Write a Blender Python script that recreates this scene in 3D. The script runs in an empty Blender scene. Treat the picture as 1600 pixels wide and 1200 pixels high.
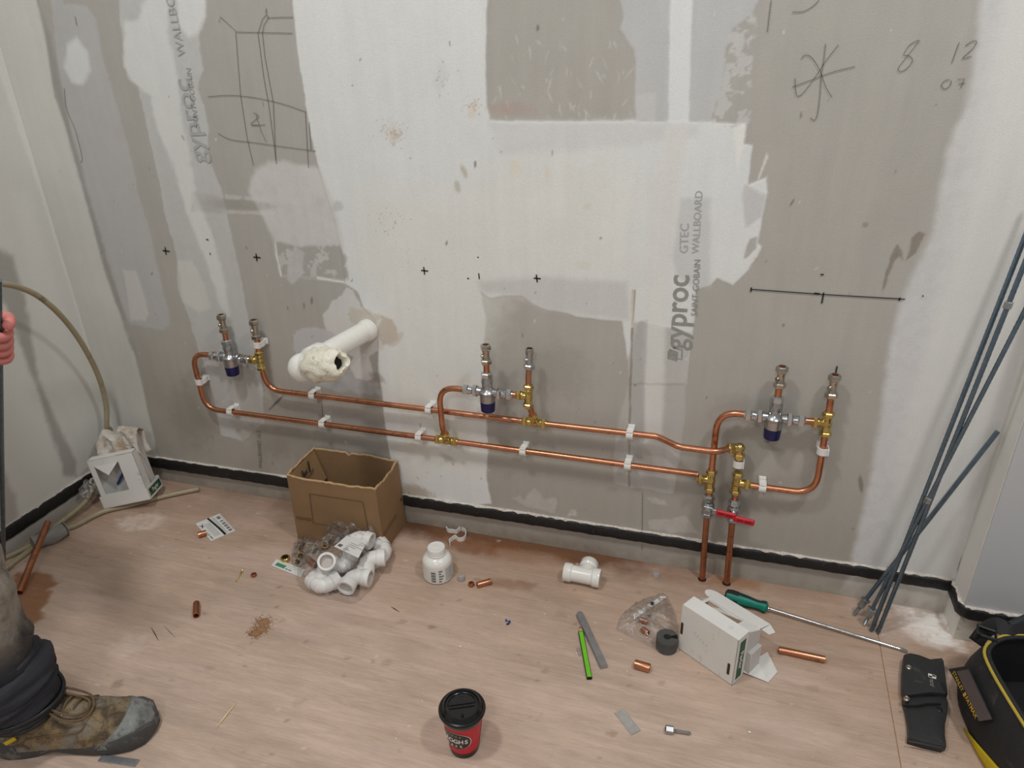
import bpy, math, random
import numpy as np
from mathutils import Matrix, Vector, Quaternion

scn = bpy.context.scene
COL = scn.collection
rng = random.Random(7)

# ------------------------------------------------------------------ camera
# A phone camera (24 mm equivalent) held at chest height, pitched down at the back wall.
CAM = np.array([0.0, -1.56658, 1.26260])
FPX = 1109.0
CM = np.array([[0.95788595, 0.28646814, -0.01976154],
               [0.10489556, -0.41314999, -0.90460157],
               [-0.26730401, 0.86443224, -0.42579981]])
cam_data = bpy.data.cameras.new('camera')
cam = bpy.data.objects.new('camera', cam_data)
COL.objects.link(cam)
cam_data.sensor_width = 36.0
cam_data.lens = FPX / 1600.0 * 36.0
cam_data.clip_start = 0.02
cam.matrix_world = Matrix(((CM[0][0], -CM[1][0], -CM[2][0], CAM[0]),
                           (CM[0][1], -CM[1][1], -CM[2][1], CAM[1]),
                           (CM[0][2], -CM[1][2], -CM[2][2], CAM[2]),
                           (0, 0, 0, 1)))
scn.camera = cam

# ------------------------------------------------------------------ light and exposure
scn.view_settings.view_transform = 'Standard'
scn.view_settings.look = 'None'
scn.view_settings.exposure = 0.0
scn.view_settings.gamma = 1.0
scn.view_settings.use_curve_mapping = False
world = bpy.data.worlds.new('world')
scn.world = world
world.use_nodes = True
world.node_tree.nodes['Background'].inputs[0].default_value = (0.96, 0.98, 1.0, 1)
world.node_tree.nodes['Background'].inputs[1].default_value = 0.28

def ceiling_lamp(name, loc, size, watts, col=(1.0, 0.985, 0.965)):
    l = bpy.data.lights.new(name, 'AREA')
    l.shape = 'DISK'
    l.size = size
    l.energy = watts
    l.color = col
    o = bpy.data.objects.new(name, l)
    COL.objects.link(o)
    o.location = loc
    return o
ceiling_lamp('ceiling_lamp', (0.83, -1.0, 2.7), 0.24, 18.2)
ceiling_lamp('ceiling_lamp.001', (-0.92, -1.2, 2.7), 0.24, 18.2)
ceiling_lamp('ceiling_lamp.002', (-0.1, -3.0, 2.7), 0.5, 21)

# ------------------------------------------------------------------ surveying: photograph to room
def ray(px, py):
    return CM.T @ np.array([(px - 800.0) / FPX, (py - 600.0) / FPX, 1.0])
def W(px, py, off=0.0):                # point standing `off` metres in front of the back wall
    d = ray(px, py)
    return Vector(CAM + (-off - CAM[1]) / d[1] * d)
def F(px, py, z=0.0):                  # point at height z over the floor
    d = ray(px, py)
    return Vector(CAM + (z - CAM[2]) / d[2] * d)
def X(px, py, x0):                     # point in the plane x = x0
    d = ray(px, py)
    return Vector(CAM + (x0 - CAM[0]) / d[0] * d)

# ------------------------------------------------------------------ mesh builder
def frame_from(z, hint=None):
    z = Vector(z).normalized()
    h = Vector(hint) if hint is not None else (Vector((0, 0, 1)) if abs(z.z) < 0.9 else Vector((1, 0, 0)))
    x = h - z * h.dot(z)
    if x.length < 1e-6:
        h = Vector((0, 1, 0)); x = h - z * h.dot(z)
    x.normalize()
    y = z.cross(x)
    return x, y, z

class MB:
    def __init__(s):
        s.v = []; s.f = []; s.T = Matrix.Identity(4)
    def add(s, verts, faces):
        n = len(s.v)
        T = s.T
        s.v += [T @ Vector(p) for p in verts]
        s.f += [[i + n for i in q] for q in faces]
        return s
    def box(s, a, b, bev=0.0):
        x0, y0, z0 = a; x1, y1, z1 = b
        if x0 > x1: x0, x1 = x1, x0
        if y0 > y1: y0, y1 = y1, y0
        if z0 > z1: z0, z1 = z1, z0
        if bev <= 0:
            v = [(x0, y0, z0), (x1, y0, z0), (x1, y1, z0), (x0, y1, z0), (x0, y0, z1), (x1, y0, z1), (x1, y1, z1), (x0, y1, z1)]
            return s.add(v, [(3, 2, 1, 0), (4, 5, 6, 7), (0, 1, 5, 4), (1, 2, 6, 5), (2, 3, 7, 6), (3, 0, 4, 7)])
        b_ = min(bev, (x1 - x0) / 2.01, (y1 - y0) / 2.01, (z1 - z0) / 2.01)
        def ring(i, z):
            return [(x0 + i, y0 + b_, z), (x0 + b_, y0 + i, z), (x1 - b_, y0 + i, z), (x1 - i, y0 + b_, z),
                    (x1 - i, y1 - b_, z), (x1 - b_, y1 - i, z), (x0 + b_, y1 - i, z), (x0 + i, y1 - b_, z)]
        k = b_
        v = []
        for (i, z) in ((k, z0), (0, z0 + k), (0, z1 - k), (k, z1)):
            if i == k:
                v += [(x0 + k, y0 + k, z)] * 2 + [(x1 - k, y0 + k, z)] * 2 + [(x1 - k, y1 - k, z)] * 2 + [(x0 + k, y1 - k, z)] * 2
                v[-8:] = [(x0 + k, y0 + k * 1.01, z), (x0 + k * 1.01, y0 + k, z), (x1 - k * 1.01, y0 + k, z), (x1 - k, y0 + k * 1.01, z),
                          (x1 - k, y1 - k * 1.01, z), (x1 - k * 1.01, y1 - k, z), (x0 + k * 1.01, y1 - k, z), (x0 + k, y1 - k * 1.01, z)]
            else:
                v += ring(0, z)
        f = []
        for r in range(3):
            for j in range(8):
                f.append((r * 8 + j, r * 8 + (j + 1) % 8, (r + 1) * 8 + (j + 1) % 8, (r + 1) * 8 + j))
        f.append(tuple(reversed(range(8)))); f.append(tuple(range(24, 32)))
        return s.add(v, f)
    def tube(s, pts, r, n=12, cap=True, hollow=0.0, hint=None):
        pts = [Vector(p) for p in pts]
        m = len(pts)
        rr = list(r) if hasattr(r, '__len__') else [r] * m
        tg = []
        for i in range(m):
            a = pts[max(i - 1, 0)]; b = pts[min(i + 1, m - 1)]
            t = b - a
            tg.append(t.normalized() if t.length > 1e-9 else Vector((0, 0, 1)))
        x, y, z = frame_from(tg[0], hint)
        V = []; 
        for i in range(m):
            if i:
                q = tg[i - 1].rotation_difference(tg[i])
                x = q @ x
            x = (x - tg[i] * x.dot(tg[i])).normalized()
            y = tg[i].cross(x)
            for j in range(n):
                a = 2 * math.pi * j / n
                V.append(pts[i] + (x * math.cos(a) + y * math.sin(a)) * rr[i])
        Fc = []
        for i in range(m - 1):
            for j in range(n):
                Fc.append((i * n + j, i * n + (j + 1) % n, (i + 1) * n + (j + 1) % n, (i + 1) * n + j))
        if hollow > 0:
            base = len(V)
            for e in (0, m - 1):
                c = pts[e]
                inward = tg[e] * (1 if e == 0 else -1)
                ring = V[e * n:(e + 1) * n]
                V += [c + (p - c) * hollow for p in ring]
                V += [c + (p - c) * hollow + inward * rr[e] * 2.0 for p in ring]
            for k, e in enumerate((0, m - 1)):
                o = e * n; a_ = base + k * 2 * n; b_ = a_ + n
                for j in range(n):
                    j2 = (j + 1) % n
                    q1 = (o + j2, o + j, a_ + j, a_ + j2); q2 = (a_ + j2, a_ + j, b_ + j, b_ + j2)
                    if k: q1 = q1[::-1]; q2 = q2[::-1]
                    Fc.append(q1); Fc.append(q2)
                g = tuple(b_ + j for j in range(n))
                Fc.append(g if k else g[::-1])
        elif cap:
            Fc.append(tuple(reversed(range(n)))); Fc.append(tuple((m - 1) * n + j for j in range(n)))
        return s.add(V, Fc)
    def lathe(s, a, b, prof, n=16, hint=None, cap=True):
        """prof: (t along a->b in metres, radius)"""
        a = Vector(a); b = Vector(b)
        x, y, z = frame_from(b - a, hint)
        V = []
        for (t, r) in prof:
            for j in range(n):
                g = 2 * math.pi * j / n
                V.append(a + z * t + (x * math.cos(g) + y * math.sin(g)) * r)
        Fc = []
        m = len(prof)
        for i in range(m - 1):
            for j in range(n):
                Fc.append((i * n + j, i * n + (j + 1) % n, (i + 1) * n + (j + 1) % n, (i + 1) * n + j))
        if cap:
            Fc.append(tuple(reversed(range(n)))); Fc.append(tuple((m - 1) * n + j for j in range(n)))
        return s.add(V, Fc)
    def hexnut(s, a, b, r, hint=None):
        """hexagonal nut from a to b, across-corner radius r, chamfered"""
        a = Vector(a); b = Vector(b); L = (b - a).length; c = min(L * 0.18, r * 0.15)
        return s.lathe(a, b, [(0, r * 0.84), (c, r), (L - c, r), (L, r * 0.84)], 6, hint)
    def prism(s, poly, z0, z1):
        n = len(poly)
        V = [(p[0], p[1], z0) for p in poly] + [(p[0], p[1], z1) for p in poly]
        Fc = [(j, (j + 1) % n, n + (j + 1) % n, n + j) for j in range(n)]
        Fc.append(tuple(reversed(range(n)))); Fc.append(tuple(range(n, 2 * n)))
        return s.add(V, Fc)
    def sheet(s, quad_pts, th):
        """thin board from 4+ coplanar points, thickened along its normal"""
        P = [Vector(p) for p in quad_pts]
        n = (P[1] - P[0]).cross(P[2] - P[0]).normalized() * th
        m = len(P)
        V = P + [p + n for p in P]
        Fc = [(j, (j + 1) % m, m + (j + 1) % m, m + j) for j in range(m)]
        Fc.append(tuple(reversed(range(m)))); Fc.append(tuple(range(m, 2 * m)))
        return s.add(V, Fc)
    def loft(s, rings, cap=True, closed=True):
        n = len(rings[0]); m = len(rings)
        V = [p for r in rings for p in r]
        Fc = []
        for i in range(m - 1):
            for j in range(n if closed else n - 1):
                Fc.append((i * n + j, i * n + (j + 1) % n, (i + 1) * n + (j + 1) % n, (i + 1) * n + j))
        if cap and closed:
            Fc.append(tuple(reversed(range(n)))); Fc.append(tuple((m - 1) * n + j for j in range(n)))
        return s.add(V, Fc)
    def ball(s, c, r, nu=12, nv=8):
        c = Vector(c)
        rx, ry, rz = r if hasattr(r, '__len__') else (r, r, r)
        V = [c + Vector((0, 0, -rz))]
        for i in range(1, nv):
            t = math.pi * i / nv
            for j in range(nu):
                g = 2 * math.pi * j / nu
                V.append(c + Vector((rx * math.sin(t) * math.cos(g), ry * math.sin(t) * math.sin(g), -rz * math.cos(t))))
        V.append(c + Vector((0, 0, rz)))
        Fc = []
        for j in range(nu): Fc.append((0, 1 + (j + 1) % nu, 1 + j))
        for i in range(nv - 2):
            for j in range(nu):
                a = 1 + i * nu
                Fc.append((a + j, a + (j + 1) % nu, a + nu + (j + 1) % nu, a + nu + j))
        t = len(V) - 1; a = 1 + (nv - 2) * nu
        for j in range(nu): Fc.append((a + j, a + (j + 1) % nu, t))
        return s.add(V, Fc)

ORG = {}
def obj(name, mb, m, parent=None, smooth=True, label=None, ang=35):
    off = ORG.get(parent.name, Vector((0, 0, 0))) if parent is not None else Vector((0, 0, 0))
    me = bpy.data.meshes.new(name)
    me.from_pydata([tuple(Vector(p) - off) for p in mb.v], [], [list(q) for q in mb.f])
    me.validate()
    me.update()
    if m is not None: me.materials.append(m)
    if smooth:
        me.shade_smooth()
        try: me.set_sharp_from_angle(angle=math.radians(ang))
        except Exception: pass
    o = bpy.data.objects.new(name, me)
    COL.objects.link(o)
    if parent is not None:
        o.parent = parent
        ORG[o.name] = off
    if label: o['label'] = label
    return o
def thing(name, label, cat, loc=(0, 0, 0), group=None):
    o = bpy.data.objects.new(name, None)
    o.empty_display_size = 0.02
    COL.objects.link(o)
    o.location = loc
    o['label'] = label; o['category'] = cat
    if group: o['group'] = group
    ORG[o.name] = Vector(loc)
    return o
def tag(o, label, cat, group=None, kind=None):
    o['label'] = label; o['category'] = cat
    if group: o['group'] = group
    if kind: o['kind'] = kind
    return o
def struct(o):
    o['kind'] = 'structure'
    return o
def rebase(o):
    """move a single-mesh thing's origin to the middle of its underside"""
    me = o.data
    P = np.array([v.co[:] for v in me.vertices])
    c = Vector(((P[:, 0].min() + P[:, 0].max()) / 2, (P[:, 1].min() + P[:, 1].max()) / 2, P[:, 2].min()))
    me.transform(Matrix.Translation(-c))
    o.location = o.location + c
    return o
def dup(root, M, label=None, group=None):
    """copy a thing with its parts and sub-parts"""
    r = root.copy(); COL.objects.link(r); r.matrix_world = M
    if label: r['label'] = label
    if group: r['group'] = group
    for ch in list(root.children):
        c = ch.copy(); COL.objects.link(c); c.parent = r
        for g in list(ch.children):
            d = g.copy(); COL.objects.link(d); d.parent = c
    return r
def text(name, body, size, M, m, parent, align='CENTER', bold=0.0, sx=1.0):
    cu = bpy.data.curves.new(name, 'FONT')
    cu.body = body; cu.size = size; cu.align_x = align; cu.align_y = 'CENTER'
    cu.offset = bold; cu.extrude = 0.0
    cu.resolution_u = 3
    cu.materials.append(m)
    tmp = bpy.data.objects.new(name, cu)
    COL.objects.link(tmp)
    dg = bpy.context.evaluated_depsgraph_get()
    me = bpy.data.meshes.new_from_object(tmp.evaluated_get(dg))
    bpy.data.objects.remove(tmp)
    me.name = name
    if not me.materials: me.materials.append(m)
    o = bpy.data.objects.new(name, me)
    COL.objects.link(o)
    M = M @ Matrix.Diagonal((sx, 1, 1, 1))
    if parent is not None:
        off = ORG.get(parent.name, Vector((0, 0, 0)))
        o.parent = parent
        o.matrix_local = Matrix.Translation(-off) @ M
    else:
        o.matrix_world = M
    return o
def basis(o, x, y, z=None):
    """matrix whose axes are x, y (orthonormalised) at o"""
    x = Vector(x).normalized(); y = Vector(y); y = (y - x * y.dot(x)).normalized(); z = x.cross(y)
    return Matrix(((x.x, y.x, z.x, o[0]), (x.y, y.y, z.y, o[1]), (x.z, y.z, z.z, o[2]), (0, 0, 0, 1)))
def fillet(P, radii, n=7):
    P = [Vector(p) for p in P]
    out = [P[0]]
    for i in range(1, len(P) - 1):
        a, b, c = P[i - 1], P[i], P[i + 1]
        R = radii[i - 1] if hasattr(radii, '__len__') else radii
        u = (a - b); v = (c - b)
        lu, lv = u.length, v.length
        u.normalize(); v.normalize()
        ang = math.acos(max(-1, min(1, u.dot(v))))
        t = min(R / math.tan(ang / 2), lu * (0.9 if i == 1 else 0.48), lv * (0.9 if i == len(P) - 2 else 0.48))
        p0 = b + u * t; p1 = b + v * t
        for k in range(n + 1):
            s = k / n
            out.append(p0.lerp(b, s).lerp(b.lerp(p1, s), s))
    out.append(P[-1])
    return out
def spline(P, n=8):
    P = [Vector(p) for p in P]
    Q = [P[0] * 2 - P[1]] + P + [P[-1] * 2 - P[-2]]
    out = []
    for i in range(1, len(Q) - 2):
        for k in range(n):
            t = k / n
            a, b, c, d = Q[i - 1], Q[i], Q[i + 1], Q[i + 2]
            out.append(0.5 * ((2 * b) + (c - a) * t + (2 * a - 5 * b + 4 * c - d) * t * t + (3 * b - a - 3 * c + d) * t ** 3))
    out.append(P[-1])
    return out

# ------------------------------------------------------------------ materials
def lin(c):
    c = c / 255.0
    return c / 12.92 if c <= 0.04045 else ((c + 0.055) / 1.055) ** 2.4
def rgb(r, g, b, k=1.0):
    return (lin(r) * k, lin(g) * k, lin(b) * k, 1.0)
def nodes_of(name):
    m = bpy.data.materials.new(name); m.use_nodes = True
    nt = m.node_tree
    return m, nt, nt.nodes['Principled BSDF']
def N(nt, t, **kw):
    n = nt.nodes.new(t)
    for k, v in kw.items():
        if k.startswith('i_'): n.inputs[int(k[2:])].default_value = v
        else: setattr(n, k, v)
    return n
def mixc(nt, fac, a, b, mode='MIX'):
    n = nt.nodes.new('ShaderNodeMix'); n.data_type = 'RGBA'; n.blend_type = mode
    for sock, v in ((n.inputs[0], fac), (n.inputs[6], a), (n.inputs[7], b)):
        if hasattr(v, 'links') or isinstance(v, bpy.types.NodeSocket): nt.links.new(v, sock)
        else: sock.default_value = v
    return n.outputs[2]
def noise(nt, scale, detail=4, rough=0.55, vec=None, dist=0.0):
    n = nt.nodes.new('ShaderNodeTexNoise')
    n.inputs['Scale'].default_value = scale; n.inputs['Detail'].default_value = detail
    n.inputs['Roughness'].default_value = rough; n.inputs['Distortion'].default_value = dist
    if vec is not None: nt.links.new(vec, n.inputs['Vector'])
    return n.outputs['Fac']
def ramp(nt, fac, a, b, va=0.0, vb=1.0):
    n = nt.nodes.new('ShaderNodeMapRange'); n.clamp = True
    nt.links.new(fac, n.inputs[0])
    n.inputs[1].default_value = a; n.inputs[2].default_value = b; n.inputs[3].default_value = va; n.inputs[4].default_value = vb
    return n.outputs[0]
def objco(nt):
    return nt.nodes.new('ShaderNodeTexCoord').outputs['Object']
def mat(name, col, rough=0.6, metal=0.0, var=0.12, scale=40, bump=0.0, bscale=200, spec=0.5, dirt=None, dirt_amt=0.5, dscale=25, coat=0.0):
    m, nt, bs = nodes_of(name)
    co = objco(nt)
    f = noise(nt, scale, 4, 0.6, co)
    c0 = tuple(x * (1 - var) for x in col[:3]) + (1,)
    c1 = tuple(min(1, x * (1 + var)) for x in col[:3]) + (1,)
    c = mixc(nt, ramp(nt, f, 0.3, 0.7), c0, c1)
    if dirt is not None:
        g = noise(nt, dscale, 6, 0.65, co, 0.4)
        c = mixc(nt, ramp(nt, g, 0.62 - 0.22 * dirt_amt, 0.72 - 0.1 * dirt_amt, 0, 0.9), c, dirt)
    nt.links.new(c, bs.inputs['Base Color'])
    bs.inputs['Roughness'].default_value = rough
    bs.inputs['Metallic'].default_value = metal
    bs.inputs['Specular IOR Level'].default_value = spec
    bs.inputs['Coat Weight'].default_value = coat
    r = noise(nt, scale * 0.7, 3, 0.5, co)
    nt.links.new(ramp(nt, r, 0.2, 0.8, max(0.03, rough - 0.08), min(1, rough + 0.08)), bs.inputs['Roughness'])
    if bump > 0:
        b = N(nt, 'ShaderNodeBump'); b.inputs['Strength'].default_value = 1.0; b.inputs['Distance'].default_value = bump
        nt.links.new(noise(nt, bscale, 3, 0.6, co), b.inputs['Height'])
        nt.links.new(b.outputs[0], bs.inputs['Normal'])
    return m
def film(name, white=0.10, tint=(0.9, 0.92, 0.95, 1), gloss=0.12):
    """clear polythene: mostly see-through, with white streaks painted in as glints"""
    m, nt, bs = nodes_of(name)
    nt.nodes.remove(bs)
    out = nt.nodes['Material Output']
    tr = N(nt, 'ShaderNodeBsdfTransparent'); tr.inputs[0].default_value = (0.97, 0.97, 0.97, 1)
    gl = N(nt, 'ShaderNodeBsdfGlossy'); gl.inputs['Roughness'].default_value = gloss
    df = N(nt, 'ShaderNodeBsdfDiffuse'); df.inputs[0].default_value = tint
    co = objco(nt)
    fr = N(nt, 'ShaderNodeLayerWeight'); fr.inputs[0].default_value = 0.28
    m1 = N(nt, 'ShaderNodeMixShader'); m2 = N(nt, 'ShaderNodeMixShader')
    nt.links.new(ramp(nt, noise(nt, 38, 4, 0.6, co, 1.2), 0.5, 0.76, white * 0.35, white * 6), m1.inputs[0])  # diffuse white streaks stand in for glints on the film
    nt.links.new(tr.outputs[0], m1.inputs[1]); nt.links.new(df.outputs[0], m1.inputs[2])
    nt.links.new(ramp(nt, fr.outputs['Fresnel'], 0.0, 1.0, 0.01, 0.40), m2.inputs[0])
    nt.links.new(m1.outputs[0], m2.inputs[1]); nt.links.new(gl.outputs[0], m2.inputs[2])
    b = N(nt, 'ShaderNodeBump'); b.inputs['Distance'].default_value = 0.003
    nt.links.new(noise(nt, 90, 2, 0.5, co), b.inputs['Height'])
    nt.links.new(b.outputs[0], gl.inputs['Normal'])
    nt.links.new(m2.outputs[0], out.inputs[0])
    return m

MT = {}
MT['copper'] = mat('copper', (0.60, 0.27, 0.155, 1), 0.30, 1.0, 0.16, 30, dirt=(0.30, 0.12, 0.07, 1), dirt_amt=0.25, dscale=45)
MT['copper_dull'] = mat('copper_dull', (0.50, 0.22, 0.125, 1), 0.42, 1.0, 0.2, 30, dirt=(0.24, 0.10, 0.06, 1), dirt_amt=0.4, dscale=60)
MT['copper_dark'] = mat('copper_inside', (0.25, 0.09, 0.05, 1), 0.6, 0.6)
MT['brass'] = mat('brass', (0.62, 0.47, 0.17, 1), 0.26, 1.0, 0.2, 40, dirt=(0.30, 0.2, 0.07, 1), dirt_amt=0.3, dscale=60)
MT['chrome'] = mat('chrome', (0.58, 0.60, 0.62, 1), 0.14, 1.0, 0.06, 30)
MT['satin'] = mat('satin_chrome', (0.47, 0.48, 0.49, 1), 0.30, 1.0, 0.06, 30)
MT['nickel'] = mat('nickel', (0.50, 0.45, 0.38, 1), 0.22, 1.0, 0.12, 40)
MT['zinc'] = mat('zinc_plated_steel', (0.15, 0.205, 0.255, 1), 0.36, 0.85, 0.15, 60)
MT['zincthread'] = mat('zinc_thread', (0.42, 0.44, 0.44, 1), 0.35, 0.9, 0.15, 60)
MT['steel'] = mat('grey_steel', (0.40, 0.41, 0.43, 1), 0.42, 0.8, 0.12, 60)
MT['bluecap'] = mat('blue_plastic', rgb(14, 16, 74), 0.38, 0, 0.06)
MT['redvinyl'] = mat('red_vinyl', rgb(196, 12, 34), 0.32, 0, 0.06)
MT['redprint'] = mat('dark_red_print', rgb(120, 5, 18), 0.5)
MT['white'] = mat('white_plastic', rgb(232, 231, 226), 0.35, 0, 0.03, dirt=rgb(205, 196, 186), dirt_amt=0.12)
MT['pvc'] = mat('white_pvc', rgb(236, 235, 228), 0.26, 0, 0.02)
MT['pvcbag'] = mat('white_pvc_elbow', rgb(232, 230, 226), 0.35, 0, 0.03)
MT['pvcshade'] = mat('pvc_inside_shade', rgb(200, 190, 182), 0.6, 0, 0.03)  # darker PVC: the shade inside sockets is put into the colour
MT['tape'] = mat('cream_tape', rgb(234, 230, 212), 0.40, 0, 0.06, 30, bump=0.004, bscale=42, dirt=rgb(150, 140, 118), dirt_amt=0.18, dscale=50)
MT['black'] = mat('black_plastic', rgb(24, 24, 26), 0.4, 0, 0.1)
MT['hole'] = mat('black_hole', rgb(6, 6, 6), 0.9)
MT['ink'] = mat('black_ink', rgb(34, 32, 32), 0.7, 0, 0.0)
MT['inkgrey'] = mat('grey_ink', rgb(124, 123, 120), 0.8, 0, 0.05)
MT['inkfaint'] = mat('faint_ink', rgb(180, 180, 178), 0.8, 0, 0.05)
MT['inkwhite'] = mat('white_ink', rgb(225, 222, 214), 0.7, 0, 0.0)
MT['inkyellow'] = mat('yellow_ink', rgb(190, 150, 50), 0.7, 0, 0.0)
MT['pencil'] = mat('pencil_graphite', rgb(112, 110, 106), 0.7, 0, 0.2, 300)
MT['marker'] = mat('black_marker', rgb(24, 24, 26), 0.6, 0, 0.0)
MT['card'] = mat('brown_cardboard', rgb(142, 112, 79), 0.8, 0, 0.08, 14, bump=0.0004, bscale=120)
MT['cardin'] = mat('cardboard_inside', rgb(148, 118, 82), 0.85, 0, 0.08, 14)
MT['cardedge'] = mat('torn_cardboard_edge', rgb(192, 160, 120), 0.9, 0, 0.15, 90, bump=0.001, bscale=300)
MT['cardprint'] = mat('cardboard_print', rgb(62, 42, 26), 0.8, 0, 0.1)
MT['carton'] = mat('white_carton', rgb(226, 225, 220), 0.6, 0, 0.03, 20, dirt=rgb(196, 188, 180), dirt_amt=0.1, dscale=30)
MT['cartonin'] = mat('carton_inside', rgb(205, 203, 198), 0.7, 0, 0.03)
MT['green'] = mat('dark_green_label', rgb(22, 84, 58), 0.5, 0, 0.05)
MT['greenlabel'] = mat('mid_green_label', rgb(76, 142, 100), 0.5, 0, 0.05)
MT['lime'] = mat('lime_green_paint', rgb(112, 196, 40), 0.42, 0, 0.06)
MT['limeside'] = mat('dark_green_side', rgb(34, 74, 20), 0.5, 0, 0.1)  # darker green for the pencil sides than for its top face
MT['wood'] = mat('bare_wood', rgb(196, 160, 118), 0.7, 0, 0.15, 90)
MT['teal'] = mat('teal_rubber', rgb(0, 122, 104), 0.38, 0, 0.06)
MT['rubber'] = mat('black_rubber', rgb(34, 40, 42), 0.55, 0, 0.1)
MT['darkgrey'] = mat('dark_grey_plastic', rgb(78, 80, 78), 0.48, 0, 0.08)
MT['greyplastic'] = mat('grey_plastic', rgb(140, 138, 134), 0.45, 0, 0.1, 30)
MT['hose'] = mat('beige_hose', rgb(168, 156, 128), 0.42, 0, 0.08, 18, dirt=rgb(132, 120, 98), dirt_amt=0.25)
MT['film'] = film('clear_polythene', 0.055, gloss=0.08)
MT['filmbag'] = film('clear_polythene_pack', 0.03, gloss=0.08)
MT['filmmilk'] = film('dusty_polythene', 0.30, (0.8, 0.79, 0.77, 1), 0.25)
MT['cloth'] = mat('dusty_white_cloth', rgb(206, 200, 190), 0.9, 0, 0.12, 30, bump=0.002, bscale=60, dirt=rgb(160, 136, 108), dirt_amt=0.6, dscale=24)
MT['greycloth'] = mat('grey_cloth', rgb(176, 174, 172), 0.9, 0, 0.1, 40, bump=0.002, bscale=90)
MT['paper'] = mat('white_paper', rgb(226, 226, 222), 0.6, 0, 0.02)
MT['nylon'] = mat('black_nylon', rgb(33, 33, 35), 0.72, 0, 0.14, 30, bump=0.0006, bscale=500, dirt=rgb(66, 63, 60), dirt_amt=0.12, dscale=20)
MT['nylonin'] = mat('bag_lining', rgb(20, 20, 21), 0.85, 0, 0.2, 20)
MT['piping'] = mat('yellow_piping', rgb(186, 164, 62), 0.5, 0, 0.08)
MT['yellow'] = mat('yellow_fabric', rgb(204, 176, 24), 0.7, 0, 0.1, 30)
MT['pvcwindow'] = mat('clear_label_window', rgb(84, 76, 78), 0.25, 0, 0.06)
MT['leather'] = mat('black_leather', rgb(40, 41, 42), 0.5, 0, 0.12, 35, bump=0.0008, bscale=260, dirt=rgb(70, 68, 65), dirt_amt=0.1)
MT['cupred'] = mat('red_card', rgb(196, 20, 46), 0.42, 0, 0.04)
MT['cupblack'] = mat('black_lid', rgb(17, 17, 17), 0.22, 0, 0.06)
MT['skin'] = mat('skin', rgb(205, 126, 118), 0.55, 0, 0.1, 30)
MT['hair'] = mat('brown_hair', rgb(60, 44, 34), 0.7, 0, 0.2, 60)
MT['jacket'] = mat('grey_work_jacket', rgb(58, 60, 64), 0.85, 0, 0.12, 30)
MT['hem'] = mat('navy_gaiter', rgb(40, 42, 49), 0.8, 0, 0.16, 22, bump=0.0008, bscale=200)
MT['sole'] = mat('boot_sole', rgb(70, 70, 70), 0.75, 0, 0.2, 25, dirt=rgb(128, 122, 114), dirt_amt=0.35, dscale=28)
def worn_leather():
    m, nt, bs = nodes_of('worn_brown_leather'); co = objco(nt)
    c = mixc(nt, ramp(nt, noise(nt, 34, 6, 0.7, co, 0.6), .40, .60), rgb(74, 62, 48), rgb(136, 116, 84))
    c = mixc(nt, ramp(nt, noise(nt, 20, 5, 0.65, co, 0.8), .46, .62, 0, .9), c, rgb(126, 120, 111))
    c = mixc(nt, ramp(nt, noise(nt, 60, 4, 0.7, co), .56, .70, 0, .7), c, rgb(58, 50, 42))
    nt.links.new(c, bs.inputs['Base Color']); bs.inputs['Roughness'].default_value = .85
    b = N(nt, 'ShaderNodeBump'); b.inputs['Distance'].default_value = .0015
    nt.links.new(noise(nt, 150, 4, .6, co), b.inputs['Height']); nt.links.new(b.outputs[0], bs.inputs['Normal'])
    return m
MT['suede'] = worn_leather()
MT['toecap'] = mat('grey_toe_rubber', rgb(122, 124, 122), 0.6, 0, 0.35, 40, bump=0.0008, bscale=160, dirt=rgb(66, 66, 66), dirt_amt=0.55, dscale=38)
MT['lace'] = mat('brown_lace', rgb(104, 84, 62), 0.85, 0, 0.15, 120)
MT['sawdust'] = mat('sawdust', rgb(160, 124, 88), 1.0, 0, 0.3, 300, bump=0.002, bscale=400)
MT['splinter'] = mat('pale_splinter', rgb(226, 206, 168), 0.8)
MT['plaster_bit'] = mat('white_plaster_crumb', rgb(226, 220, 212), 0.9)
MT['clear'] = mat('clear_plastic_cap', rgb(168, 160, 156), 0.2, 0, 0.05)
MT['bluebit'] = mat('blue_scrap', rgb(36, 56, 120), 0.6)
MT['panel'] = mat('grey_laminate', rgb(192, 194, 196), 0.42, 0, 0.02, 6)
MT['strip'] = mat('black_bitumen_strip', rgb(26, 26, 27), 0.55, 0, 0.25, 30, bump=0.0012, bscale=140, dirt=rgb(84, 78, 72), dirt_amt=0.08, dscale=90)
MT['dust'] = mat('white_dust', rgb(214, 205, 194), 0.95, 0, 0.2, 120, bump=0.0012, bscale=260, dirt=rgb(70, 62, 55), dirt_amt=0.16, dscale=160)
# ------------------------------------------------------------------ painted surfaces
_tab = np.random.RandomState(11).rand(256, 256)
def vnoise(x, z, s, seed=0):
    x = x / s + seed * 17.3; z = z / s + seed * 9.1
    xi = np.floor(x).astype(int); zi = np.floor(z).astype(int)
    fx = x - xi; fz = z - zi
    fx = fx * fx * (3 - 2 * fx); fz = fz * fz * (3 - 2 * fz)
    g = lambda a, b: _tab[a & 255, b & 255]
    return (g(xi, zi) * (1 - fx) + g(xi + 1, zi) * fx) * (1 - fz) + (g(xi, zi + 1) * (1 - fx) + g(xi + 1, zi + 1) * fx) * fz
def fbm(x, z, s, o=4, seed=0):
    r = 0; a = 0.5; t = 0
    for k in range(o):
        r = r + a * vnoise(x, z, s / 2 ** k, seed + k); t += a; a *= 0.55
    return r / t
def sstep(a, b, x):
    t = np.clip((x - a) / (b - a + 1e-12), 0, 1)
    return t * t * (3 - 2 * t)

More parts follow.
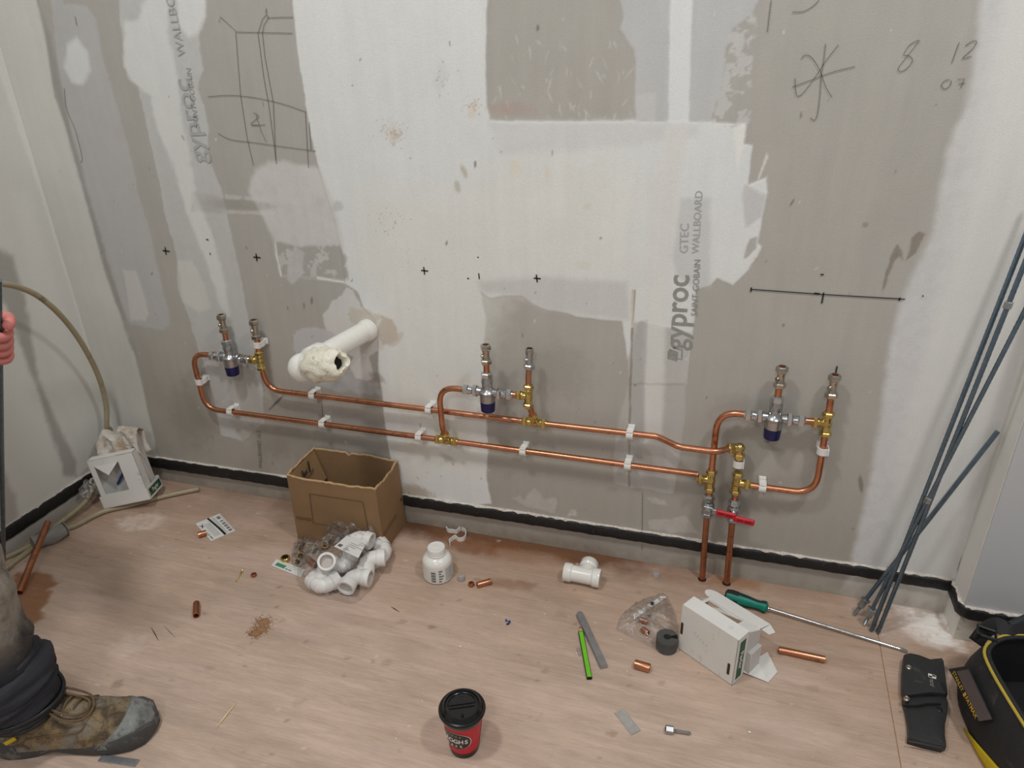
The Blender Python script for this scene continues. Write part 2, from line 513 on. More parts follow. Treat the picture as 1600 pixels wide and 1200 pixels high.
class Painted:
    """a wall or floor grid that carries its own paint (albedo) layer by layer"""
    def __init__(s, us, vs, to3d, base):
        s.us, s.vs, s.to3d = us, vs, to3d
        s.U, s.V = np.meshgrid(us, vs)
        s.c = np.zeros(s.U.shape + (3,)) + np.array(base[:3])
        s.h = np.zeros(s.U.shape)
        s.n_edge = fbm(s.U, s.V, 0.020, 4, 3) - 0.5
        s.n_big = fbm(s.U, s.V, 0.16, 3, 9) - 0.5
        s.n_fine = fbm(s.U, s.V, 0.008, 2, 5) - 0.5
    def sd(s, poly, m):
        P = np.array(poly, float)
        i0 = max(0, np.searchsorted(s.us, P[:, 0].min() - m) - 1); i1 = np.searchsorted(s.us, P[:, 0].max() + m) + 1
        j0 = max(0, np.searchsorted(s.vs, P[:, 1].min() - m) - 1); j1 = np.searchsorted(s.vs, P[:, 1].max() + m) + 1
        sl = (slice(j0, j1), slice(i0, i1))
        x = s.U[sl]; y = s.V[sl]
        d = np.full(x.shape, 9.0); ins = np.zeros(x.shape, bool)
        n = len(P)
        for k in range(n):
            a = P[k]; b = P[(k + 1) % n]
            e = b - a; L = (e ** 2).sum() + 1e-12
            t = np.clip(((x - a[0]) * e[0] + (y - a[1]) * e[1]) / L, 0, 1)
            d = np.minimum(d, (x - a[0] - t * e[0]) ** 2 + (y - a[1] - t * e[1]) ** 2)
            c = ((a[1] > y) != (b[1] > y))
            if abs(e[1]) > 1e-12:
                ins ^= c & (x < a[0] + (y - a[1]) / e[1] * e[0])
        return sl, np.where(ins, 1, -1) * np.sqrt(d)
    def layer(s, poly, col, alpha=1.0, soft=0.002, edge=0.004, big=0.0, mott=0.0, th=0.0, rim=0.0):
        sl, d = s.sd(poly, soft + edge + big + 0.01)
        d = d + s.n_edge[sl] * 2 * edge + s.n_big[sl] * 2 * big
        cov = sstep(-soft, soft, d) * alpha
        if mott > 0:
            cov = cov * np.clip(1 - mott + mott * 2.2 * sstep(0.38, 0.62, s.n_edge[sl] * 1.3 + 0.5 + s.n_fine[sl] * 0.5), 0, 1)
        s.c[sl] = s.c[sl] * (1 - cov[..., None]) + np.array(col[:3]) * cov[..., None]
        s.h[sl] += th * sstep(-0.0025, 0.0025, d)
        if rim > 0:
            r = np.exp(-((d - 0.001) / 0.0022) ** 2) * rim * (0.4 + 1.2 * (s.n_big[sl] + 0.5))
            s.c[sl] = s.c[sl] * (1 - r[..., None]) + np.array(rgb(226, 226, 222)[:3]) * r[..., None]
    def blob(s, u, v, ru, rv, col, alpha=0.5, ang=0.0, grain=0.3):
        m = max(ru, rv) * 2.2
        i0 = max(0, np.searchsorted(s.us, u - m)); i1 = np.searchsorted(s.us, u + m)
        j0 = max(0, np.searchsorted(s.vs, v - m)); j1 = np.searchsorted(s.vs, v + m)
        sl = (slice(j0, j1), slice(i0, i1))
        x = s.U[sl] - u; y = s.V[sl] - v
        c, q = math.cos(ang), math.sin(ang)
        r = np.sqrt(((x * c + y * q) / ru) ** 2 + ((-x * q + y * c) / rv) ** 2) + s.n_edge[sl] * grain * 2 + s.n_fine[sl] * grain
        cov = (1 - sstep(0.45, 1.15, r)) * alpha
        s.c[sl] = s.c[sl] * (1 - cov[..., None]) + np.array(col[:3]) * cov[..., None]
    def build(s, name, m):
        nv, nu = s.U.shape
        co = s.to3d(s.U.ravel(), s.V.ravel(), s.h.ravel())
        me = bpy.data.meshes.new(name)
        me.vertices.add(nu * nv)
        me.vertices.foreach_set('co', np.asarray(co, np.float32).ravel())
        a = np.arange((nv - 1) * nu).reshape(nv - 1, nu)[:, :-1].ravel()
        q = np.stack([a, a + 1, a + nu + 1, a + nu], 1)
        nf = len(q)
        me.loops.add(nf * 4); me.loops.foreach_set('vertex_index', q.astype(np.int32).ravel())
        me.polygons.add(nf)
        me.polygons.foreach_set('loop_start', np.arange(0, nf * 4, 4, dtype=np.int32))
        me.polygons.foreach_set('use_smooth', np.ones(nf, bool))
        me.update(calc_edges=True)
        at = me.attributes.new('paint', 'FLOAT_COLOR', 'POINT')
        rgba = np.ones((nu * nv, 4), np.float32); rgba[:, :3] = np.clip(s.c.reshape(-1, 3), 0.0, 0.95)
        at.data.foreach_set('color', rgba.ravel())
        me.materials.append(m)
        o = bpy.data.objects.new(name, me); COL.objects.link(o)
        return o

def painted_mat(name, rough, grain, gscale, bump, bscale, flecks=0.0):
    m, nt, bs = nodes_of(name)
    at = N(nt, 'ShaderNodeAttribute'); at.attribute_name = 'paint'
    co = objco(nt)
    f = noise(nt, gscale, 5, 0.65, co)
    v = N(nt, 'ShaderNodeVectorMath', operation='SCALE')
    nt.links.new(at.outputs['Color'], v.inputs[0])
    nt.links.new(ramp(nt, f, 0.25, 0.75, 1 - grain, 1 + grain), v.inputs['Scale'])
    c = v.outputs[0]
    if flecks > 0:
        g = noise(nt, 420, 2, 0.5, co)
        c = mixc(nt, ramp(nt, g, 0.70, 0.76, 0, flecks), c, rgb(120, 116, 110))
        g2 = noise(nt, 23, 6, 0.8, co)
        c = mixc(nt, ramp(nt, g2, 0.70, 0.74, 0, flecks * 0.7), c, rgb(214, 213, 208))
    nt.links.new(c, bs.inputs['Base Color'])
    bs.inputs['Roughness'].default_value = rough
    bs.inputs['Specular IOR Level'].default_value = 0.3
    b = N(nt, 'ShaderNodeBump'); b.inputs['Distance'].default_value = bump
    nt.links.new(noise(nt, bscale, 4, 0.6, co), b.inputs['Height'])
    nt.links.new(b.outputs[0], bs.inputs['Normal'])
    return m

K = 1.16                                   # paint colours below are read at the lamps' white; K turns them into albedo
BOARD = rgb(171, 168, 161, K)
WHITE = rgb(217, 219, 217, K)
CREAM = rgb(217, 217, 209, K)
SKIM = rgb(190, 190, 187, K)
THIN = rgb(178, 177, 173, K)
def PW(L): return [(W(x, y)[0], W(x, y)[2]) for x, y in L]

zs = np.concatenate([np.arange(0, 1.42, 0.003), np.linspace(1.43, 2.6, 14)])
xs = np.arange(-1.86, 0.6071, 0.003)
wb = Painted(xs, zs, lambda u, v, h: np.stack([u, -h, v], 1), BOARD)
wb.c *= (1 + 0.05 * wb.n_big + 0.05 * (fbm(wb.U * 4, wb.V * 0.6, 0.05, 3, 21) - 0.5))[..., None]
# warmer, darker board towards the floor: painted-in shading and damp, and reddish smudges
t = sstep(0.62, 0.05, wb.V) * (0.75 + 0.5 * wb.n_big)
wb.c = wb.c * (1 - 0.42 * t[..., None]) + np.array(rgb(146, 136, 122, K)[:3]) * 0.42 * t[..., None]
# --- left jointing
wb.layer(PW([(-60, -60), (55, -10), (72, 62), (85, 150), (100, 190), (115, 240), (132, 300), (145, 350), (162, 420), (180, 470), (200, 515), (210, 550), (222, 600), (230, 640), (240, 680), (246, 720), (150, 740), (60, 300)]), rgb(204, 204, 198, K), 1, 0.006, 0.003)
wb.layer(PW([(76, -40), (90, 100), (118, 250), (140, 330), (172, 425), (203, 507), (235, 512), (250, 517), (265, 510), (265, 490), (250, 437), (235, 362), (216, 300), (205, 250), (190, 190), (175, 140), (160, 90), (150, 30), (135, 10), (100, 6), (90, -40)]), rgb(181, 181, 180, K), 0.9, 0.004, 0.004, mott=0.12)
wb.layer(PW([(57, 0), (80, 60), (110, 200), (140, 310), (172, 420), (196, 500), (215, 560), (206, 545), (180, 470), (150, 370), (125, 280), (100, 190), (82, 130), (70, 50), (60, 0)]), rgb(150, 150, 147, K), 0.75, 0.008, 0.006)  # dark band: shadow beside the joint painted into the wall colour
wb.layer(PW([(104, 70), (120, 60), (136, 80), (141, 110), (130, 132), (112, 130), (101, 105)]), rgb(210, 212, 210, K), 0.95, 0.009, 0.004)
wb.layer(PW([(193, 422), (212, 424), (222, 450), (233, 490), (228, 502), (205, 500)]), rgb(200, 199, 194, K), 0.8, 0.005, 0.004)
# --- taped joint with print
P3 = [(183, -40), (188, 40), (193, 70), (192, 105), (205, 125), (215, 135), (225, 180), (240, 240), (252, 300), (258, 340), (269, 375), (277, 408), (276, 440), (285, 472), (294, 492), (301, 520), (311, 550), (326, 590), (338, 640), (345, 680), (380, 690), (412, 660), (410, 607), (400, 555), (390, 515), (386, 490), (380, 455), (375, 430), (360, 360), (347, 300), (335, 270), (325, 240), (326, 200), (318, 165), (310, 140), (317, 110), (312, 75), (310, 55), (318, 45), (322, 25), (315, -40)]
wb.layer(PW(P3), rgb(193, 194, 192, K), 0.92, 0.003, 0.004, mott=0.08, th=0.0006)
wb.layer(PW([(196, 35), (215, 30), (240, -30), (262, -30), (262, 50), (275, 100), (285, 190), (297, 240), (305, 300), (330, 360), (350, 430), (360, 500), (345, 480), (320, 400), (290, 330), (270, 255), (245, 200), (235, 150), (215, 135), (200, 120), (193, 100)]), rgb(214, 215, 212, K), 0.9, 0.008, 0.006)
wb.layer(PW([(275, -30), (318, -30), (322, 25), (310, 52), (295, 58), (280, 40)]), rgb(216, 218, 216, K), 0.95, 0.008, 0.004)
wb.layer(PW([(277, 408), (300, 408), (318, 440), (330, 482), (310, 488), (286, 472)]), rgb(207, 206, 200, K), 0.8, 0.006, 0.004)
wb.layer(PW([(355, 590), (370, 575), (395, 560), (404, 600), (412, 660), (385, 700), (360, 660)]), rgb(170, 166, 158, K), 0.5, 0.01, 0.01)
wb.layer(PW([(300, 300), (420, 322), (425, 338), (300, 330)]), rgb(150, 147, 140, K), 0.35, 0.006, 0.004, mott=0.5)
wb.layer(PW([(352, 304), (430, 311), (420, 316), (352, 310)]), rgb(206, 205, 200, K), 0.5, 0.003, 0.003, mott=0.6)
wb.layer(PW([(352, 328), (430, 331), (432, 337), (352, 333)]), rgb(206, 205, 200, K), 0.5, 0.003, 0.003, mott=0.6)
# --- big white coat, left column with band to the right
P4 = [(455, -60), (458, 10), (463, 60), (468, 100), (475, 140), (480, 180), (488, 220), (498, 262), (512, 310), (525, 350), (535, 400), (540, 445), (558, 455), (568, 480), (586, 500), (592, 540), (590, 580), (597, 610), (600, 650), (605, 685), (611, 720), (628, 772), (680, 783), (725, 790), (768, 787), (762, 760), (760, 740), (762, 700), (760, 652), (757, 605), (757, 532), (759, 500), (754, 475), (751, 457), (767, 467), (787, 462), (800, 462), (815, 462), (832, 475), (855, 485), (875, 487), (900, 494), (920, 497), (940, 500), (972, 502), (980, 560), (985, 600), (1072, 600), (1075, 575), (1081, 525), (1085, 500), (1087, 452), (1110, 447), (1120, 434), (1145, 446), (1170, 422), (1191, 386), (1184, 380), (1192, 337), (1199, 300), (1198, 276), (1168, 290), (1174, 238), (1175, 228), (1162, 225), (1167, 195), (1110, 190), (994, 189), (900, 190), (765, 189), (760, 160), (759, 110), (760, 50), (762, -60)]
wb.layer(PW(P4), WHITE, 0.97, 0.0025, 0.0025, th=0.0012)
wb.layer(PW([(560, 300), (700, 300), (850, 240), (960, 250), (1000, 300), (980, 420), (800, 440), (760, 560), (740, 740), (640, 745), (610, 600), (610, 480), (560, 420)]), CREAM, 0.55, 0.05, 0.02, big=0.02)
wb.layer(PW([(765, 190), (1000, 190), (1090, 195), (1090, 215), (900, 235), (780, 240)]), rgb(204, 204, 203, K), 0.7, 0.012, 0.006)
wb.layer(PW([(748, 440), (850, 432), (980, 440), (985, 500), (970, 500), (850, 484), (800, 460), (752, 456)]), rgb(196, 195, 191, K), 0.8, 0.012, 0.004)
wb.layer(PW([(1064, 310), (1110, 310), (1110, 450), (1085, 450), (1056, 430), (1050, 400)]), rgb(192, 193, 191, K), 0.7, 0.008, 0.004)
wb.layer(PW([(1165, 290), (1197, 305), (1190, 340), (1165, 355), (1160, 310)]), rgb(186, 186, 184, K), 0.7, 0.004, 0.005)
wb.layer(PW([(1172, 372), (1184, 370), (1181, 388), (1163, 405), (1166, 385)]), BOARD, 0.9, 0.002, 0.003)
# --- smear left of the coat
wb.layer(PW([(388, 300), (392, 285), (400, 266), (420, 252), (445, 252), (470, 258), (500, 262), (530, 340), (545, 440), (500, 434), (440, 431), (432, 400), (427, 375), (407, 330)]), rgb(204, 204, 200, K), 0.9, 0.008, 0.005, mott=0.1)
wb.layer(PW([(432, 378), (470, 386), (530, 382), (540, 400), (545, 438), (500, 433), (440, 430), (434, 405)]), rgb(158, 155, 148, K), 0.8, 0.006, 0.005, mott=0.75)
wb.layer(PW([(450, 400), (462, 385), (474, 395), (472, 430), (455, 444), (448, 436)]), rgb(192, 191, 187, K), 0.8, 0.003, 0.004)
wb.layer(PW([(495, 432), (540, 440), (540, 443), (495, 436)]), rgb(222, 221, 216, K), 0.9, 0.0015, 0.001)
wb.layer(PW([(430, 375), (434, 400), (441, 431), (438, 432), (431, 400)]), rgb(222, 221, 216, K), 0.8, 0.0015, 0.001)
# --- around the waste pipe
wb.layer(PW([(540, 446), (552, 452), (566, 480), (590, 500), (600, 545), (560, 560), (520, 545), (510, 518), (507, 507), (505, 492), (520, 470), (532, 462)]), rgb(206, 205, 201, K), 0.9, 0.003, 0.006)
wb.layer(PW([(458, 545), (461, 517), (482, 511), (510, 514), (535, 530), (540, 590), (470, 570)]), rgb(189, 188, 188, K), 0.9, 0.003, 0.004)
wb.layer(PW([(505, 575), (560, 570), (575, 595), (590, 600), (595, 618), (540, 614), (500, 600)]), rgb(186, 187, 188, K), 0.8, 0.005, 0.012, mott=0.4)
wb.layer(PW([(558, 548), (575, 556), (585, 590), (572, 596), (555, 590), (545, 570)]), rgb(210, 209, 205, K), 0.9, 0.003, 0.003)
wb.layer(PW([(548, 480), (580, 486), (600, 496), (590, 505), (560, 508), (545, 500)]), rgb(190, 181, 166, K), 0.7, 0.006, 0.008)
wb.layer(PW([(596, 493), (612, 498), (620, 515), (622, 530), (610, 536), (598, 540), (590, 520)]), rgb(184, 171, 153, K), 0.75, 0.004, 0.006)
wb.layer(PW([(622, 520), (632, 519), (626, 533), (616, 541), (607, 540)]), rgb(196, 186, 172, K), 0.6, 0.004, 0.004)
# --- centre seam strip
wb.layer(PW([(980, 560), (985, 598), (975, 630), (966, 655), (961, 690), (958, 735), (960, 755), (980, 762), (1010, 764), (1040, 772), (1053, 772), (1056, 740), (1062, 715), (1066, 682), (1070, 650), (1072, 598), (1075, 575), (1080, 520), (1000, 500)]), rgb(182, 180, 175, K), 0.9, 0.003, 0.003, th=0.0006)
wb.layer(PW([(1006, -60), (1082, -60), (1080, 60), (1076, 190), (1060, 300), (1050, 400), (1046, 450), (1040, 520), (1038, 600), (1034, 680), (1008, 690), (1004, 600), (1006, 520), (1012, 450), (1020, 300), (1042, 190), (1047, 60)]), rgb(215, 215, 210, K), 0.75, 0.008, 0.003)
wb.layer(PW([(990, 505), (1012, 500), (1008, 600), (1005, 690), (1000, 745), (985, 745), (986, 600)]), rgb(172, 171, 168, K), 0.7, 0.005, 0.002)
wb.layer(PW([(1040, 690), (1062, 690), (1058, 715), (1052, 772), (1045, 772), (1040, 730)]), rgb(190, 188, 182, K), 0.6, 0.004, 0.004)
wb.layer(PW([(988, 452), (993, 452), (990, 520), (987, 600), (985, 690), (985, 760), (981, 762), (982, 690), (983, 600), (986, 520)]), rgb(140, 134, 118, K), 0.85, 0.0012, 0.001)
wb.layer(PW([(988, 452), (991, 452), (990, 512), (986, 512)]), rgb(208, 201, 180, K), 0.8, 0.0015, 0.001)
# --- right column at the top with mottled edge
wb.layer(PW([(968, -60), (970, 0), (973, 20), (970, 45), (978, 60), (988, 75), (992, 90), (993, 110), (994, 190), (1110, 190), (1115, 172), (1122, 150), (1132, 105), (1136, 72), (1145, 47), (1160, 35), (1175, 22), (1185, 0), (1190, -60)]), rgb(189, 190, 189, K), 0.92, 0.003, 0.004, th=0.0006)
wb.layer(PW([(1048, -60), (1083, -60), (1080, 60), (1076, 192), (1044, 192), (1046, 60)]), rgb(218, 220, 220, K), 0.92, 0.003, 0.002)
wb.layer(PW([(994, 150), (1024, 146), (1024, 190), (994, 190)]), rgb(200, 200, 199, K), 0.6, 0.004, 0.004)
wb.layer(PW([(1140, 50), (1175, 20), (1182, 30), (1178, 80), (1174, 120), (1176, 160), (1168, 200), (1112, 196), (1122, 160), (1133, 110)]), rgb(192, 192, 189, K), 0.9, 0.004, 0.006, mott=0.95)
wb.layer(PW([(1146, 200), (1163, 193), (1166, 198), (1160, 232), (1152, 258), (1150, 225)]), rgb(226, 226, 220, K), 0.9, 0.003, 0.003)
wb.layer(PW([(1198, 240), (1200, 245), (1186, 282), (1184, 278)]), rgb(216, 214, 208, K), 0.8, 0.0015, 0.001)
# --- right edge coat
wb.layer(PW([(1534, -60), (1532, 7), (1527, 62), (1520, 125), (1505, 175), (1487, 212), (1477, 250), (1467, 300), (1460, 350), (1450, 382), (1440, 400), (1420, 437), (1407, 475), (1395, 520), (1385, 575), (1380, 620), (1372, 675), (1360, 750), (1345, 812), (1330, 875), (1318, 930), (1500, 990), (1800, 600), (1800, -60)]), rgb(203, 203, 202, K), 0.97, 0.010, 0.004, mott=0.10)
wb.layer(PW([(1575, -60), (1560, 60), (1535, 190), (1510, 280), (1490, 380), (1470, 460), (1440, 560), (1420, 640), (1400, 740), (1385, 850), (1376, 940), (1500, 990), (1800, 600), (1800, -60)]), rgb(211, 211, 208, K), 0.9, 0.02, 0.006)
wb.layer(PW([(1290, 378), (1420, 392), (1440, 402), (1410, 470), (1390, 460), (1330, 400)]), rgb(172, 170, 163, K), 0.4, 0.02, 0.01, big=0.01)
for L in ([(1402, 382), (1409, 395), (1411, 408), (1405, 400), (1398, 408), (1385, 440), (1378, 460), (1383, 425), (1392, 400)],
          [(1436, 361), (1447, 365), (1441, 375), (1433, 395), (1415, 408), (1421, 390), (1424, 372)]):
    wb.layer(PW(L), rgb(134, 127, 116, K), 0.85, 0.002, 0.003)
# --- small white scrapes and patches low down
wb.layer(PW([(800, 778), (812, 774), (818, 782), (833, 763), (846, 770), (850, 778), (868, 778), (870, 792), (868, 803), (845, 798), (820, 792)]), rgb(186, 182, 174, K), 0.85, 0.003, 0.006, mott=0.25)
wb.layer(PW([(892, 795), (900, 797), (902, 806), (888, 806)]), rgb(200, 196, 188, K), 0.7, 0.003, 0.004, mott=0.4)
wb.layer(PW([(1010, 778), (1022, 778), (1038, 782), (1042, 789), (1018, 786)]), rgb(188, 184, 176, K), 0.8, 0.003, 0.004, mott=0.3)
wb.layer(PW([(1012, 812), (1040, 812), (1070, 806), (1080, 815), (1092, 834), (1050, 832), (1015, 826)]), rgb(186, 182, 174, K), 0.85, 0.003, 0.005, mott=0.25)
wb.layer(PW([(1332, 905), (1345, 898), (1485, 930), (1490, 960), (1430, 950), (1318, 930), (1308, 925)]), rgb(188, 184, 174, K), 0.7, 0.004, 0.006)
# smudges and stains
for (x, y, a, b, c, al, an) in [(612, 205, 18, 14, (208, 202, 192), .45, 0.5), (617, 215, 7, 12, (206, 190, 166), .35, 0.6), (725, 268, 5, 14, (182, 176, 158), .75, -0.4), (715, 292, 5, 12, (180, 176, 160), .7, -0.2),
        (806, 262, 10, 18, (224, 210, 184), .45, 0), (740, 170, 8, 16, (214, 196, 172), .4, 0.3), (855, 270, 3, 12, (220, 205, 180), .5, 0), (808, 170, 30, 12, (176, 158, 148), .6, 0),
        (780, 170, 22, 12, (176, 158, 148), .5, 0), (840, 44, 3, 6, (120, 114, 104), .8, 0), (912, 415, 14, 8, (212, 209, 194), .5, 0), (918, 322, 8, 6, (208, 203, 182), .5, 0),
        (528, 322, 10, 10, (180, 180, 176), .6, 0), (500, 315, 8, 10, (190, 190, 186), .5, 0), (690, 120, 14, 26, (206, 207, 204), .5, 0.3), (1352, 352, 5, 5, (138, 133, 126), .7, 0),
        (640, 700, 40, 12, (192, 178, 158), .35, 0), (650, 770, 30, 14, (160, 138, 112), .6, 0), (620, 772, 16, 12, (170, 150, 126), .6, 0), (700, 715, 14, 6, (170, 164, 150), .5, 0.4), (1150, 790, 30, 22, (134, 128, 118), .4, 0),
        (1130, 770, 14, 18, (120, 112, 102), .45, 0.5), (1205, 700, 20, 6, (120, 114, 106), .5, 0.1), (1345, 755, 4, 18, (110, 106, 100), .7, -0.25), (1200, 690, 5, 3, (100, 94, 88), .6, 0), (1238, 316, 2, 9, (110, 106, 100), .8, 0.4),
        (1160, 650, 60, 40, (150, 143, 134), .4, 0), (650, 640, 30, 20, (196, 190, 176), .4, 0), (300, 650, 40, 60, (142, 135, 124), .4, 0), (440, 690, 60, 30, (136, 130, 118), .35, 0), (870, 580, 60, 50, (152, 147, 137), .5, 0),
        (487, 470, 3, 8, (120, 116, 108), .8, 0.2), (475, 478, 2, 6, (120, 116, 108), .7, 0.1), (433, 628, 22, 2, (96, 90, 84), .85, -0.75), (590, 590, 14, 8, (130, 124, 116), .5, 0.4), (375, 320, 60, 10, (150, 147, 138), .4, 0)]:
    p = W(x, y)
    sx = (W(x + 1, y) - p).length; sz = (W(x, y + 1) - p).length
    wb.blob(p.x, p.z, a * sx, b * sz, rgb(*c, K), al, -an)
r_ = np.random.RandomState(5)
for k in range(150):                         # flecks of dirt and splashes of plaster
    u = r_.uniform(-1.8, 0.55); v = r_.uniform(0.1, 1.38); s_ = r_.uniform(0.0015, 0.003)
    wb.blob(u, v, s_, s_ * r_.uniform(1, 3), rgb(118, 112, 104, K) if r_.rand() < 0.6 else rgb(212, 210, 204, K), r_.uniform(0.35, 0.8), r_.uniform(-0.6, 0.6))
for k in range(46):                          # trowel scratches in the bare board at the top middle
    p = W(r_.uniform(770, 990), r_.uniform(60, 186))
    wb.blob(p.x, p.z, 0.0022, r_.uniform(0.004, 0.018), rgb(205, 203, 198, K), r_.uniform(0.2, 0.55), r_.uniform(-0.9, 0.9))
for (cx, cy, w_, h_, n_) in ((612, 205, 26, 20, 60), (622, 212, 12, 14, 40), (612, 345, 34, 30, 26), (740, 168, 14, 18, 34), (690, 130, 30, 30, 20), (640, 400, 40, 30, 10)):
    for k in range(n_):
        p = W(cx + r_.normal(0, w_ * .5), cy + r_.normal(0, h_ * .5))
        wb.blob(p.x, p.z, 0.0018, 0.0020, rgb(150, 118, 88, K) if r_.rand() < .5 else rgb(150, 146, 138, K), r_.uniform(0.15, 0.6))
# faint vertical trowel and sanding streaks
wb.c *= (1 + 0.075 * (fbm(wb.U * 5.0, wb.V * 0.35, 0.10, 4, 77) - 0.5) + 0.05 * (fbm(wb.U, wb.V, 0.05, 3, 81) - 0.5))[..., None]
# below the strip the board is scuffed and damp
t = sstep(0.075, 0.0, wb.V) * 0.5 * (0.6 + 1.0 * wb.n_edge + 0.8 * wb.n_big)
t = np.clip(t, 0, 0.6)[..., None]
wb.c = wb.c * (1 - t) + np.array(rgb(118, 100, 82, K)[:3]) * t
wall_mat = painted_mat('plasterboard_and_filler', 0.86, 0.045, 260, 0.0005, 340, 0.22)
wall_back = struct(wb.build('wall_back', wall_mat))

# --- left wall
def PL(L): return [(X(x, y, -1.846)[1], X(x, y, -1.846)[2]) for x, y in L]
ys = np.concatenate([np.linspace(-3.4, -0.75, 20), np.arange(-0.745, 0.0021, 0.006)])
zl = np.concatenate([np.arange(0, 1.42, 0.006), np.linspace(1.43, 2.6, 10)])
wl = Painted(ys, zl, lambda u, v, h: np.stack([-1.846 + h, u, v], 1), rgb(206, 206, 200, K))
wl.c *= (1 + 0.03 * wl.n_big)[..., None]
wl.layer(PL([(-20, 380), (20, 400), (40, 470), (60, 590), (90, 660), (118, 720), (120, 745), (98, 745), (96, 720), (80, 680), (62, 620), (40, 560), (10, 480), (-20, 440)]), rgb(150, 148, 142, K), 0.8, 0.010, 0.006)
wl.layer(PL([(-20, 700), (10, 740), (28, 790), (28, 830), (-20, 850)]), rgb(160, 154, 146, K), 0.7, 0.012, 0.01)
wl.layer(PL([(20, 300), (46, 300), (110, 520), (150, 600), (176, 690), (160, 720), (130, 700), (95, 610), (60, 500)]), rgb(214, 214, 208, K), 0.6, 0.02, 0.01)
wl.layer(PL([(-10, 60), (2, 56), (70, 298), (126, 480), (190, 700), (184, 702), (120, 486), (64, 304), (-10, 90)]), rgb(222, 222, 216, K), 0.7, 0.006, 0.003)
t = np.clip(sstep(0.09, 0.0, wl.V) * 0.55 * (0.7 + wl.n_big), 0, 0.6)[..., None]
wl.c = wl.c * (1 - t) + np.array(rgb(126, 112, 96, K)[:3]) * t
wall_left = struct(wl.build('wall_left', wall_mat))

